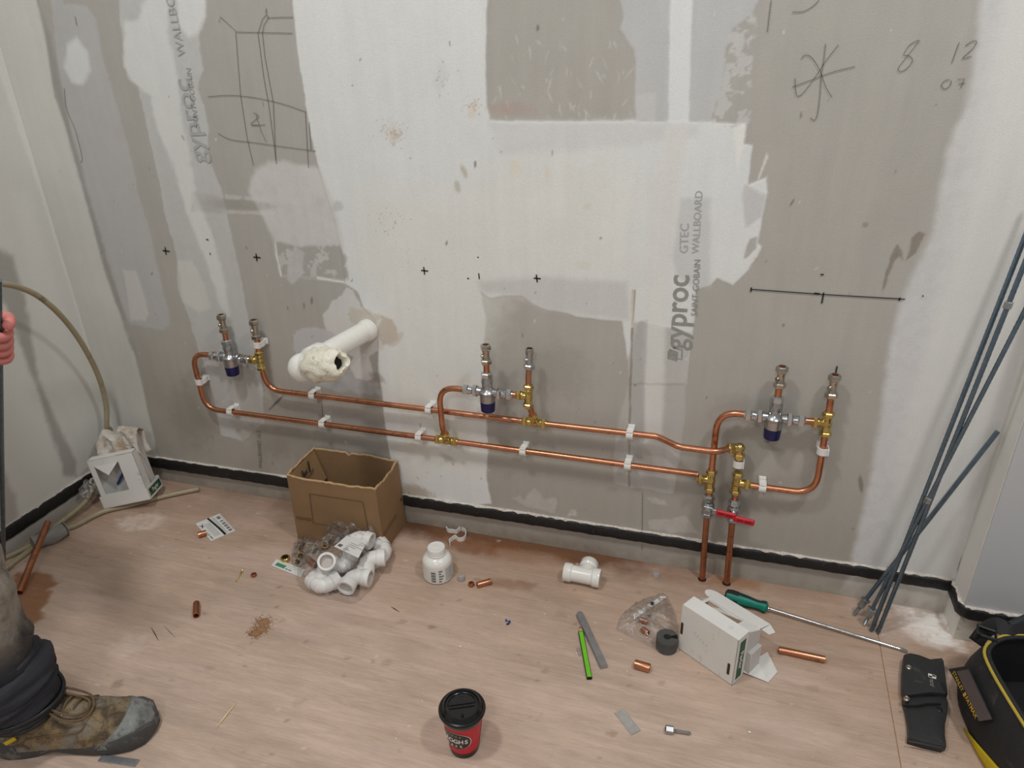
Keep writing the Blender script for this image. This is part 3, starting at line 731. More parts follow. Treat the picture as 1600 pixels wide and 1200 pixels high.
# --- floor: two sheets of plywood with a butt joint between them
sx0, sx1 = F(1408, 1200), F(1375, 1010)
def seam_x(y): return sx1.x + (sx0.x - sx1.x) * (y - sx1.y) / (sx0.y - sx1.y)
def PF(L): return [(F(x, y).x, F(x, y).y) for x, y in L]
PLY = rgb(184, 162, 145, K)
def ply(name, us, side):
    vs = np.concatenate([np.linspace(-2.6, -1.06, 24), np.arange(-1.05, 0.0021, 0.005)])
    def to3d(u, v, h):
        if side == 0:
            k = (u - us[0]) / (us[-1] - us[0]); xx = us[0] + k * (seam_x(v) - 0.0011 - us[0])
        else:
            k = (u - us[0]) / (us[-1] - us[0]); xx = seam_x(v) + 0.0011 + k * (us[-1] - seam_x(v) - 0.0011)
        return np.stack([xx, v, h], 1)
    p = Painted(us, vs, to3d, PLY)
    g = fbm(p.U * 0.55 + 0.10 * fbm(p.U, p.V, 0.35, 2, 31), (p.V + 0.05 * p.U + 0.05 * fbm(p.U, p.V, 0.4, 3, 33)) * 6.5, 0.09, 4, 35) - 0.5
    b = fbm(p.U, p.V, 0.30, 4, 41) - 0.5
    p.c *= (1 + 0.34 * g + 0.16 * b)[..., None]
    # sanded pinkish veneer against dusty grey
    t = np.clip(0.5 + 1.6 * (fbm(p.U * 0.7, p.V * 2, 0.25, 4, 47) - 0.5), 0, 1)[..., None]
    p.c = p.c * (1 - 0.35 * t) + np.array(rgb(190, 166, 152, K)[:3]) * 0.35 * t
    # paler towards the room, browner by the walls
    d = sstep(-0.55, -0.06, p.V + 0.5 * b) * 0.55
    p.c = p.c * (1 - d[..., None]) + np.array(rgb(160, 131, 108, K)[:3]) * d[..., None]
    mo = np.clip((fbm(p.U, p.V * 1.4, 0.10, 5, 61) - 0.5) * 3.0, -1, 1)
    p.c *= (1 + 0.10 * mo)[..., None]
    pk = np.clip((fbm(p.U * 0.5, p.V * 2.2, 0.16, 4, 71) - 0.52) * 5, 0, 1)[..., None]
    p.c = p.c * (1 - 0.4 * pk) + np.array(rgb(206, 182, 168, K)[:3]) * 0.4 * pk
    # damp line where the floor meets the wall
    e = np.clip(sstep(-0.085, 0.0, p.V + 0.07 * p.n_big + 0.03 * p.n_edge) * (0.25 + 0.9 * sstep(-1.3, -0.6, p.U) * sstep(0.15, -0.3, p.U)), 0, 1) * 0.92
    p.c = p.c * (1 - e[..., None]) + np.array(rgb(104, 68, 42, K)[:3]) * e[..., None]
    p.layer(PF([(690, 838), (760, 846), (830, 862), (880, 872), (860, 885), (820, 880), (760, 868), (700, 856)]), rgb(128, 84, 52, K), 0.75, 0.02, 0.012, big=0.015)
    p.layer(PF([(740, 905), (790, 905), (835, 912), (830, 922), (800, 920), (760, 915)]), rgb(132, 96, 70, K), 0.6, 0.012, 0.01)
    p.layer(PF([(780, 860), (860, 868), (890, 900), (845, 905), (760, 890)]), rgb(170, 142, 122, K), 0.5, 0.02, 0.01, big=0.01)
    p.layer(PF([(1130, 890), (1190, 905), (1180, 922), (1090, 912)]), rgb(150, 108, 74, K), 0.6, 0.012, 0.01)
    p.layer(PF([(20, 895), (50, 893), (80, 899), (94, 912), (78, 920), (82, 932), (66, 952), (70, 966), (50, 978), (20, 970)]), rgb(140, 94, 60, K), 0.85, 0.008, 0.010)
    p.layer(PF([(300, 770), (400, 780), (440, 800), (420, 830), (380, 830), (330, 790)]), rgb(196, 170, 156, K), 0.5, 0.03, 0.02)
    p.layer(PF([(180, 810), (240, 800), (260, 812), (230, 830), (190, 830)]), rgb(214, 200, 188, K), 0.6, 0.012, 0.014, mott=0.4)
    p.layer(PF([(1390, 940), (1490, 960), (1500, 1010), (1450, 1005), (1400, 985)]), rgb(240, 231, 224, K), 0.97, 0.02, 0.02, mott=0.35)
    p.layer(PF([(1310, 930), (1400, 945), (1440, 1000), (1380, 1010), (1330, 960)]), rgb(196, 176, 164, K), 0.5, 0.03, 0.015)
    for (x, y, a, c_, al) in [(203, 1010, 30, (208, 196, 186), .4), (190, 1070, 12, (128, 104, 82), .8), (605, 1037, 10, (140, 124, 110), .6), (585, 1035, 5, (120, 100, 84), .6), (470, 1100, 12, (150, 132, 116), .5), (630, 972, 7, (124, 104, 88), .6),
            (435, 918, 5, (110, 88, 70), .7), (540, 1056, 5, (110, 96, 82), .7), (480, 1003, 6, (120, 98, 80), .6), (877, 960, 10, (150, 126, 108), .6), (900, 975, 6, (120, 96, 80), .6), (994, 925, 6, (130, 108, 92), .5), (1035, 1067, 8, (130, 112, 98), .6),
            (1022, 1090, 5, (140, 122, 106), .6), (960, 1148, 8, (146, 116, 92), .8), (985, 1072, 6, (128, 108, 94), .6), (415, 985, 26, (166, 140, 116), .6), (380, 1010, 12, (160, 138, 116), .6), (560, 935, 30, (176, 150, 132), .4), (1398, 1085, 8, (176, 132, 100), .6), (675, 980, 6, (112, 92, 78), .7),
            (855, 1050, 9, (140, 122, 106), .5), (1270, 1075, 10, (140, 124, 116), .5), (1360, 1060, 6, (150, 130, 116), .5), (330, 1045, 8, (150, 130, 112), .5), (195, 1090, 10, (200, 186, 174), .5)]:
        q = F(x, y); s_ = (F(x + 1, y) - q).length
        p.blob(q.x, q.y, a * s_, a * s_ * 0.7, rgb(*c_, K), al * 0.62, 0.3, 0.9)
    rr = np.random.RandomState(3 + side)
    for k in range(200):
        u = rr.uniform(us[0], us[-1]); v = rr.uniform(-1.0, -0.01)
        dark = rr.rand() < 0.72
        s_ = rr.uniform(0.0025, 0.0045)
        p.blob(u, v, s_ * rr.uniform(1, 2.2), s_, rgb(112, 94, 80, K) if dark else rgb(228, 214, 204, K), rr.uniform(0.15, 0.5), rr.uniform(-0.5, 0.5))
    return p.build(name, ply_mat)

m, nt, bs = nodes_of('dusty_plywood')
at = N(nt, 'ShaderNodeAttribute'); at.attribute_name = 'paint'
co = objco(nt)
mp = N(nt, 'ShaderNodeMapping'); nt.links.new(co, mp.inputs['Vector'])
mp.inputs['Rotation'].default_value = (0, 0, math.radians(-3)); mp.inputs['Scale'].default_value = (1.0, 14.0, 1.0)
g1 = noise(nt, 9, 6, 0.62, mp.outputs[0], 1.4)
g2 = noise(nt, 38, 5, 0.65, mp.outputs[0], 0.5)
v = N(nt, 'ShaderNodeVectorMath', operation='SCALE')
nt.links.new(at.outputs['Color'], v.inputs[0])
a = N(nt, 'ShaderNodeMath', operation='MULTIPLY')
nt.links.new(ramp(nt, g1, 0.3, 0.72, 0.86, 1.08), a.inputs[0]); nt.links.new(ramp(nt, g2, 0.3, 0.7, 0.93, 1.06), a.inputs[1])
nt.links.new(a.outputs[0], v.inputs['Scale'])
c = v.outputs[0]
fl = noise(nt, 300, 2, 0.5, co)
c = mixc(nt, ramp(nt, fl, 0.705, 0.75, 0, 0.5), c, rgb(96, 80, 68))
wf = noise(nt, 210, 3, 0.6, co)
wz = noise(nt, 5, 3, 0.6, co)
a2 = N(nt, 'ShaderNodeMath', operation='MULTIPLY')
nt.links.new(ramp(nt, wf, 0.66, 0.72, 0, 0.8), a2.inputs[0]); nt.links.new(ramp(nt, wz, 0.45, 0.65), a2.inputs[1])
c = mixc(nt, a2.outputs[0], c, rgb(230, 214, 204))
nt.links.new(c, bs.inputs['Base Color'])
bs.inputs['Roughness'].default_value = 0.7; bs.inputs['Specular IOR Level'].default_value = 0.25
b = N(nt, 'ShaderNodeBump'); b.inputs['Distance'].default_value = 0.0006
nt.links.new(g2, b.inputs['Height']); nt.links.new(b.outputs[0], bs.inputs['Normal'])
ply_mat = m

bm_ = MB(); bm_.box((-1.86, -2.6, -0.022), (1.9, 0.02, -0.0025))
floor = struct(obj('floor', bm_, MT['wood'], smooth=False))
for nm, us, sd_ in (('plywood_sheet', np.arange(-1.846, 0.4351, 0.005), 0), ('plywood_sheet.001', np.concatenate([np.arange(0.435, 0.76, 0.005), np.linspace(0.765, 1.9, 30)]), 1)):
    o = ply(nm, us, sd_); o.parent = floor

# --- right return and the laminate panel facing the room
PY = -0.086
bm_ = MB()
bm_.box((0.6045, PY + 0.002, 0), (0.75, 0.01, 2.6))
wall_right = struct(obj('wall_right', bm_, mat('white_filler', rgb(214, 213, 208, K), 0.85, 0, 0.03, 12, bump=0.0005, bscale=300), smooth=False))
bm_ = MB(); bm_.box((0.606, PY - 0.003, 0.095), (2.0, PY + 0.012, 2.6), 0.001)
obj('laminate_panel', bm_, MT['panel'], wall_right, smooth=False, label='grey laminate panel face')
bm_ = MB(); bm_.box((0.606, PY, 0.0), (2.0, PY + 0.012, 0.095))
obj('plinth', bm_, mat('dirty_white_plinth', rgb(196, 190, 178, K), 0.85, 0, 0.1, 12, dirt=rgb(150, 136, 118), dirt_amt=0.35), wall_right, smooth=False)
def wstroke(pts3, w, nrm, m, name, parent, label=None):
    """a thin drawn line lying on a flat surface"""
    P = [Vector(p) for p in pts3]; n = Vector(nrm)
    b = MB(); V = []; Fc = []
    for i, p in enumerate(P):
        t = (P[min(i + 1, len(P) - 1)] - P[max(i - 1, 0)]).normalized()
        s_ = t.cross(n).normalized() * (w / 2)
        V += [p - s_ + n * 0.0004, p + s_ + n * 0.0004]
        if i: Fc.append((2 * i - 2, 2 * i - 1, 2 * i + 1, 2 * i))
    b.add(V, Fc)
    return obj(name, b, m, parent, smooth=False, label=label)
for L in ([(1494, 897), (1508, 850), (1522, 800), (1532, 750), (1540, 700), (1551, 640)], ):
    wstroke([X(x, y, 0.6045) for x, y in [(1496, 893), (1506, 855), (1516, 815), (1526, 772), (1534, 735)]], 0.0022, (-1, 0, 0), MT['pencil'], 'crack', wall_right)
for a_, b_ in (((1592, 535), (1566, 620)), ((1598, 560), (1572, 636))):
    wstroke([X(*a_, 0.6045), X(*b_, 0.6045)], 0.0016, (-1, 0, 0), MT['pencil'], 'pencil_mark', wall_right)

# --- drawn marks on the back wall
NB = (0, -1, 0)
def wmark(L, w, m, name, parent=wall_back, sm=False):
    P = [W(x, y, 0.0006 + 0.0012) for x, y in L]
    if sm: P = spline(P, 6)
    return wstroke(P, w, NB, m, name, parent)
G = MT['pencil']
for L, sm in [([(342, 35), (344, 26), (368, 48), (376, 150), (386, 215), (396, 258)], False), ([(369, 50), (457, 52)], False), ([(415, 20), (416, 12), (417, 22), (410, 30), (403, 52), (412, 120), (420, 165), (428, 225), (432, 256)], False),
        ([(416, 24), (420, 26), (418, 30), (412, 40), (410, 52), (414, 90), (427, 160), (431, 250)], False), ([(418, 28), (440, 27), (458, 27)], False), ([(325, 151), (360, 149), (400, 153), (440, 162), (479, 175)], True), ([(340, 208), (360, 218), (390, 222), (440, 229), (493, 236)], True),
        ([(477, 175), (482, 262)], False), ([(483, 190), (486, 235)], False), ([(400, 180), (408, 205), (416, 222)], False), ([(394, 196), (414, 195)], False), ([(396, 176), (404, 182), (392, 194), (402, 196)], True), ([(117, 25), (120, 40)], False), ([(100, 137), (104, 170), (118, 205), (128, 245), (126, 254)], True),
        ([(1205, 0), (1199, 50)], False), ([(1280, 0), (1270, 10), (1255, 18), (1238, 19)], True),
        ([(1290, 68), (1287, 95), (1283, 120), (1281, 150), (1277, 180), (1272, 188), (1266, 184)], True), ([(1310, 70), (1290, 96), (1270, 126), (1252, 148), (1244, 147), (1242, 122)], True), ([(1238, 136), (1265, 126), (1300, 113), (1336, 104)], True), ([(1252, 92), (1258, 86), (1268, 90), (1280, 108), (1290, 135), (1300, 152)], True),
        ([(1412, 84), (1422, 70), (1436, 63), (1430, 72), (1416, 90), (1404, 106), (1407, 112), (1418, 106), (1426, 95), (1421, 88), (1411, 86)], True), ([(1499, 66), (1487, 99)], False), ([(1508, 72), (1518, 65), (1526, 65), (1520, 76), (1504, 91), (1518, 88)], True),
        ([(1484, 124), (1475, 127), (1471, 135), (1477, 139), (1485, 133), (1486, 126)], True), ([(1496, 124), (1507, 123), (1501, 138)], False), ([(1497, 131), (1508, 130)], False), ([(503, 632), (504, 656)], False), ([(657, 661), (657, 670)], False), ([(1004, 770), (1003, 860)], False)]:
    wmark(L, 0.0012, G, 'pencil_mark', sm=sm)
K_ = MT['marker']
for (x, y) in [(259, 392), (401, 402), (663, 423), (839, 435)]:
    wmark([(x - 5, y - 0.5), (x + 6, y + 0.5)], 0.0032, K_, 'marker_cross')
    wmark([(x - 1, y - 6), (x + 0.5, y + 6)], 0.0032, K_, 'marker_cross')
wmark([(1173, 452), (1285, 460), (1414, 467.5)], 0.0022, K_, 'setting_out_line')
for L in ([(1287, 457), (1284, 474)], [(1406, 465), (1405, 470)], [(1174, 449), (1173, 456)], [(1272, 458), (1281, 459)], [(1282, 429), (1287, 429)], [(1308, 572), (1305, 586)], [(748, 427), (749, 436)], [(730, 435), (733, 435)], [(746, 402), (748, 402)], [(328, 395), (329, 398)], [(322, 374), (326, 375)], [(1441, 463), (1443, 462)]):
    wmark(L, 0.0028, K_, 'marker_tick')
# board maker's print, running up the joints
MT['inkprint'] = mat('plasterboard_print', rgb(152, 151, 147), 0.85, 0, 0.12, 90)
def wtext(body, x0, y0, x1, y1, size, m, bold=0.0, name='printed_lettering', sx=1.0):
    a = W(x0, y0, 0.0022); b = W(x1, y1, 0.0022)
    u = (b - a).normalized()
    Mx = basis(a, u, Vector((0, -1, 0)).cross(u))
    return text(name, body, size, Mx, m, wall_back, 'LEFT', bold, sx)
wtext('gyproc', 1055, 546, 1061, 438, 0.070, MT['inkprint'], 0.0010, sx=0.93)
wtext('SAINT-GOBAIN', 1085, 494, 1089, 430, 0.019, MT['inkprint'])
wtext('GTEC', 1069, 396, 1071, 342, 0.026, MT['inkfaint'])
wtext('WALLBOARD', 1087, 396, 1091, 330, 0.022, MT['inkfaint'])
wtext('gyproc', 313, 255, 282, 120, 0.066, MT['inkfaint'], 0.0004, sx=1.1)
wtext('SAINT-GOBAIN', 308, 200, 298, 130, 0.020, MT['inkfaint'])
wtext('WALLBOARD', 285, 88, 268, 8, 0.032, MT['inkfaint'])
wtext('WALLBOARD 12.5', 407, 732, 404, 675, 0.017, MT['inkgrey'])
# the maker's emblem: two interlocked square brackets below the lettering
def wpoly(L, off, m, name):
    b = MB(); b.add([W(x, y, off) for x, y in L], [tuple(range(len(L)))])
    return obj(name, b, m, wall_back, smooth=False)
wpoly([(1043, 550), (1046, 545), (1060, 550), (1058, 565), (1043, 561)], 0.0020, MT['inkprint'], 'printed_emblem')
wmark([(1052, 543), (1066, 547), (1065, 562), (1059, 560)], 0.0035, MT['inkprint'], 'printed_emblem')

# --- black strip along the foot of the walls with dust lying on its ledge
def strip(name, P, th=0.011, h=0.030, n=80):
    """P: list of (point on wall at top edge, outward normal)"""
    rings = []; dust = []
    for i, (p, nn) in enumerate(P):
        p = Vector(p); nn = Vector(nn); h = 0.029 + 0.008 * min(1, max(0, (0.3 - p.x) / 2.0)); j = 0.0008 * math.sin(i * 2.1) + 0.0006 * math.sin(i * 5.3)
        a = 0.0012
        rings.append([p - nn * 0.002 + Vector((0, 0, -h)), p + nn * (th - a) + Vector((0, 0, -h + j)), p + nn * (th + j) + Vector((0, 0, -h + 2 * a + j)), p + nn * (th + j) + Vector((0, 0, -0.004 + j)), p + nn * (th - 0.002) + Vector((0, 0, -0.0005 + j)), p - nn * 0.002 + Vector((0, 0, 0))])
    b = MB(); b.loft(rings)
    o = struct(obj(name, b, MT['strip'], ang=60))
    rings = []
    for i, (p, nn) in enumerate(P):
        p = Vector(p); nn = Vector(nn)
        w = th * (0.45 + 0.5 * rng.random()); hh = 0.0006 + 0.0016 * rng.random()
        rings.append([p - nn * 0.001 - Vector((0, 0, 0.002)), p + nn * w - Vector((0, 0, 0.002)), p + nn * w * 0.9 + Vector((0, 0, hh * 0.5)), p + nn * w * 0.4 + Vector((0, 0, hh)), p - nn * 0.001 + Vector((0, 0, hh * 1.4))])
    b = MB(); b.loft(rings)
    obj('dust_line', b, MT['dust'], o, label='white plaster dust lying on the ledge')
    return o
P = []
for i in range(181):
    x = -1.846 + (0.600 + 1.846) * i / 180
    P.append(((x, 0, np.interp(x, [-1.85, -1.2, -0.5, 0.2, 0.61], [0.088, 0.094, 0.1005, 0.1025, 0.1045])), (0, -1, 0)))
strip('baseboard_back', P)
P = []
for i in range(120):
    y = -0.0 - i * 0.012
    P.append(((-1.846, y, 0.086), (1, 0, 0)))
strip('baseboard_left', P)
P = [((0.6045, -0.002 - 0.066 * i / 8, 0.1035), (-1, 0, 0)) for i in range(8)]
for i in range(7):
    a_ = math.pi / 2 * i / 6
    P.append(((0.6045 + 0.014 * (1 - math.cos(a_)), PY + 0.014 - 0.014 * math.sin(a_) - 0.002, 0.1025), (-math.cos(a_), -math.sin(a_), 0)))
for i in range(1, 60): P.append(((0.6185 + i * 0.012, PY - 0.003, 0.102), (0, -1, 0)))
strip('baseboard_right', P)
# ------------------------------------------------------------------ copper pipework on the back wall
YP = 0.030                      # pipe centre line in front of the wall
RP = 0.0076
pw = thing('copper_pipework', 'copper pipe runs with brass tees and three blue-capped mixing valves on the wall', 'pipework', (-0.6, -YP, 0.0))
def pipe(P, rad=0.045, m='copper', r=RP, name='pipe', parent=pw, label=None, hollow=0):
    b = MB(); b.tube(fillet(P, rad) if len(P) > 2 else P, r, 14, hollow=hollow)
    return obj(name, b, MT[m], parent, label=label)
def P_(x, z, y=YP): return Vector((x, -y, z))
ZL, ZU, ZV = 0.3160, 0.4040, 0.4955
# left loop and lower run
pipe([P_(-1.362, ZV, .036), P_(-1.432, ZV, .036), P_(-1.432, 0.314), P_(-0.69, ZL)], 0.048)
pipe([P_(-0.636, ZL), P_(-0.005, ZL)])
# upper run from the left tee
pipe([P_(-1.2015, 0.474, .038), P_(-1.2015, 0.4035), P_(-0.444, ZU)], 0.048)
pipe([P_(-0.392, ZU), P_(-0.110, 0.4075), P_(-0.055, 0.4045, .062), P_(0.032, 0.404, .062), P_(0.067, 0.404, .034)], 0.04)
# riser to the middle valve crossing in front of the upper run
pipe([P_(-0.6628, ZL + .012, .035), P_(-0.662, 0.372, .0535), P_(-0.661, ZV - .004, .062), P_(-0.590, ZV - .004, .062)], 0.05)
# branch of the upper run up to the middle cold outlet
pipe([P_(-0.4186, ZU + .012, .0355), P_(-0.4205, 0.452, .052), P_(-0.4235, 0.47, .060)], 0.02)
pipe([P_(-0.4245, 0.515, .058), P_(-0.426, 0.545, .052), P_(-0.425, 0.563, .048)], 0.03)
# right hand group
pipe([P_(0.0255, 0.33), P_(0.0245, ZV), P_(0.090, ZV, .036)], 0.052)
pipe([P_(0.0265, 0.205), P_(0.0335, 0.004)], m='copper_dull', label='tarnished copper tail running into the floor')
pipe([P_(0.0835, 0.392), P_(0.0855, 0.352)])
pipe([P_(0.0885, 0.192), P_(0.0950, 0.004)], m='copper_dull', label='tarnished copper tail running into the floor')
pipe([P_(0.1165, 0.3055), P_(0.2635, 0.3055), P_(0.2605, 0.462)], 0.052)
pipe([P_(0.205, 0.4955, .034), P_(0.242, 0.4955, .032)])
pipe([P_(0.2590, 0.522), P_(0.2575, 0.560)])
pipe([P_(-1.243, 0.4965, .038), P_(-1.222, 0.4965, .038)])
pipe([P_(-1.2015, 0.52, .038), P_(-1.2015, 0.562, .036)])
pipe([P_(-0.475, ZV - .004, .062), P_(-0.446, ZV - .003, .060)])
for (x, z) in ((0.0265, 0.255), (0.087, 0.262)):
    pipe([P_(x, z + .02), P_(x + .0006, z - .03)])

def nut(a, b, r, m, parent, name='nut'):
    q = MB(); q.hexnut(a, b, r); q.lathe(b, Vector(b) + (Vector(b) - Vector(a)).normalized() * 0.002, [(0, r * 0.72), (0.002, r * 0.66)], 12)
    return obj(name, q, MT[m], parent)
def tee(c, along, branch, mat_='brass', half=0.020, nl=0.010, rn=0.0134, label=None, skip=(), name='tee_fitting'):
    """compression tee: body along `along`, branch to `branch`"""
    c = Vector(c); a = Vector(along).normalized(); br = Vector(branch).normalized()
    b = MB()
    b.lathe(c - a * half, c + a * half, [(0, .0098), (.003, .0112), (.008, .0100), (2 * half - .008, .0100), (2 * half - .003, .0112), (2 * half, .0098)], 16)
    b.lathe(c, c + br * half, [(0, .0095), (half - .006, .0098), (half - .003, .0112), (half, .0098)], 16)
    b.ball(c, .0115, 12, 8)
    o = obj(name, b, MT[mat_], pw, label=label)
    k = 0
    for d in (a, -a, br):
        if k not in skip:
            nut(c + d * (half - .001), c + d * (half + nl), rn, mat_, o, 'compression_nut')
        k += 1
    return o
tee(P_(-0.663, ZL), (1, 0, 0), (0.02, -0.42, 1))
tee(P_(-0.418, ZU), (1, 0, 0), (-0.05, -0.46, 1))
tee(P_(-0.424, 0.4925, .0605), (0.02, 0.05, 1), (-1, 0, 0))
tee(P_(-1.2015, 0.4965, .038), (0, 0, 1), (-1, 0, 0), half=.018)
tee(P_(0.0258, 0.304), (0, 0, 1), (-1, 0, 0))
tee(P_(0.0865, 0.307), (0.02, 0, 1), (1, 0, 0))
tee(P_(0.2595, 0.4925), (-0.03, 0, 1), (-1, 0, 0))
# elbow at the end of the upper run
c = P_(0.0832, 0.404)
b = MB(); b.tube(fillet([P_(0.062, 0.404, .036), c, P_(0.0835, 0.384)], 0.012), .0112, 14)
b.ball(P_(0.083, 0.404), .0125)
e = obj('elbow_fitting', b, MT['brass'], pw)
nut(P_(0.070, 0.404, .0335), P_(0.058, 0.404, .039), .0138, 'brass', e, 'compression_nut')
nut(P_(0.0833, 0.390), P_(0.0836, 0.376), .0138, 'brass', e, 'compression_nut')

def isolator(c, up, m='nickel', L=0.052, topnut=True, label=None):
    """screwdriver-operated isolating valve on a vertical tail: nut, knuckled body, nut, open top"""
    c = Vector(c); u = Vector(up).normalized()
    b = MB()
    b.lathe(c + u * .008, c + u * (L - .006), [(0, .0098), (.005, .0108), (.010, .0088), (.016, .0086), (L - .024, .0088), (L - .018, .0104), (L - .014, .0098)], 16)
    side = Vector((-0.75, -0.66, 0.0))
    b.lathe(c + u * (L * .48), c + u * (L * .48) + side * .0125, [(0, .0058), (.010, .0058), (.0125, .0046)], 12)
    o = obj('isolating_valve', b, MT[m], pw, label=label)
    nut(c, c + u * .013, .0138, m, o, 'compression_nut')
    if topnut:
        q = MB(); a0 = c + u * (L - .010); a1 = c + u * (L + .004)
        q.lathe(a0, a1, [(0, .0112), (.002, .0136), (.011, .0136), (.014, .0112), (.014, .0080), (.004, .0078)], 6, cap=False)
        obj('compression_nut', q, MT[m], o)
        q = MB(); q.lathe(a1 - u * .006, a1 - u * .001, [(0, .0079), (.005, .0079), (.005, .0062), (-.01, .0060)], 14, cap=True)
        obj('olive', q, MT['copper_dark'], o)
    else:
        q = MB(); q.lathe(c + u * (L - .012), c + u * (L + .002), [(0, .0098), (.012, .0098), (.014, .0088), (.014, .0068), (.002, .0066)], 16, cap=False)
        obj('threaded_end', q, MT['nickel'], o)
    return o
isolator(P_(-1.2015, 0.560, .036), (0, 0, 1), 'nickel', .052)
isolator(P_(-0.425, 0.560, .048), (0.02, 0.02, 1), 'satin', .052, topnut=False)
isolator(P_(0.2575, 0.557), (0, 0, 1), 'nickel', .052)

def mixing_valve(c, tilt=0.0):
    """thermostatic mixing valve: cast body, two unions each side, outlet stack on top, blue cap underneath"""
    c = Vector(c); h = Vector((1, 0, 0)); u = Vector((0, 0, 1))
    b = MB()
    b.lathe(c - u * .026, c + u * .034, [(0, .0180), (.002, .0195), (.0215, .0196), (.0235, .0212), (.0285, .0212), (.0305, .0190), (.0365, .0150), (.040, .0134), (.050, .0132), (.052, .0145), (.056, .0145), (.058, .0130), (.060, .0130)], 24)
    b.lathe(c - h * .030, c + h * .030, [(0, .0115), (.006, .0120), (.012, .0105), (.048, .0105), (.054, .0120), (.060, .0115)], 16)
    o = obj('mixing_valve', b, MT['satin'], pw, label='chrome mixing valve with blue cap')
    for s_ in (-1, 1):
        nut(c + h * s_ * .026, c + h * s_ * .038, .0165, 'chrome', o, 'union_nut')
        q = MB(); q.lathe(c + h * s_ * .036, c + h * s_ * .056, [(0, .0098), (.006, .0098), (.010, .0110), (.020, .0100)], 14)
        obj('union_tail', q, MT['chrome'], o)
        nut(c + h * s_ * .050, c + h * s_ * .064, .0142, 'chrome', o, 'compression_nut')
    q = MB(); q.lathe(c + u * .030, c + u * .052, [(0, .0148), (.004, .0140), (.010, .0128), (.022, .0118)], 16)
    obj('outlet_body', q, MT['satin'], o)
    nut(c + u * .040, c + u * .054, .0150, 'chrome', o, 'union_nut')
    q = MB(); q.lathe(c - u * .052, c - u * .024, [(0, .0165), (.001, .0176), (.006, .0182), (.024, .0190), (.028, .0190)], 24)
    obj('blue_cap', q, MT['bluecap'], o, label='dark blue adjuster cap')
    pipe([c + u * .050, c + u * .080])
    isolator(c + u * .076, u, 'nickel', .048)
    return o
mixing_valve(P_(-1.3015, ZV, .038))
mixing_valve(P_(-0.5300, ZV - .004, .062))
mixing_valve(P_(0.1480, ZV, .036))

def lever_valve(c, up, handle=None):
    c = Vector(c); u = Vector(up).normalized()
    b = MB()
    b.lathe(c - u * .022, c + u * .022, [(0, .0118), (.004, .0128), (.010, .0120), (.014, .0145), (.022, .0160), (.030, .0145), (.034, .0120), (.040, .0128), (.044, .0118)], 18)
    b.lathe(c, c + Vector((0, -.022, 0)), [(0, .008), (.016, .008), (.018, .0055), (.022, .0055)], 12)
    o = obj('ball_valve', b, MT['satin'], pw)
    nut(c + u * .018, c + u * .031, .0150, 'chrome', o, 'compression_nut')
    nut(c - u * .018, c - u * .031, .0150, 'satin', o, 'compression_nut')
    if handle:
        p = c + Vector((0, -.021, 0.002))
        q = MB()
        d = Vector((0.988, 0, -0.10)).normalized(); n_ = Vector((0, -1, 0)); w_ = n_.cross(d)
        q.T = basis(p, d, w_)
        q.box((-.011, -.010, 0), (.012, .010, .003), .002)
        q.box((.008, -.008, 0), (.030, .006, .003), .001)
        q.lathe((0, 0, -.001), (0, 0, .006), [(0, .007), (.005, .007), (.006, .005)], 6)
        obj('lever_arm', q, MT['satin'], o)
        q = MB(); q.T = basis(p, d, w_)
        q.box((.020, -.0085, -.0025), (.068, .0085, .0055), .003)
        q.box((.064, -.0150, -.0025), (.113, .0025, .0055), .003)
        obj('red_lever_sleeve', q, MT['redvinyl'], o, label='red vinyl lever sleeve')
        q = MB(); q.T = basis(p, d, w_)
        for x0, x1, y in ((.026, .040, .001), (.044, .060, .000), (.072, .086, -.006), (.090, .106, -.006)):
            q.box((x0, y - .0022, .0054), (x1, y + .0022, .0058))
        obj('lever_print', q, MT['redprint'], o)
    return o
lever_valve(P_(0.0264, 0.230), (0.0, 0, 1), True)
lever_valve(P_(0.0880, 0.228, .031), (-0.03, 0, 1))
for x, z in ((0.0335, 0.0), (0.0950, 0.0)):
    b = MB(); b.lathe((x, -YP, -0.001), (x, -YP, 0.0025), [(0, .0115), (.002, .0105), (.0025, .008)], 14)
    obj('floor_seal', b, MT['rubber'], pw, label='dark sealant where the tail enters the floor')

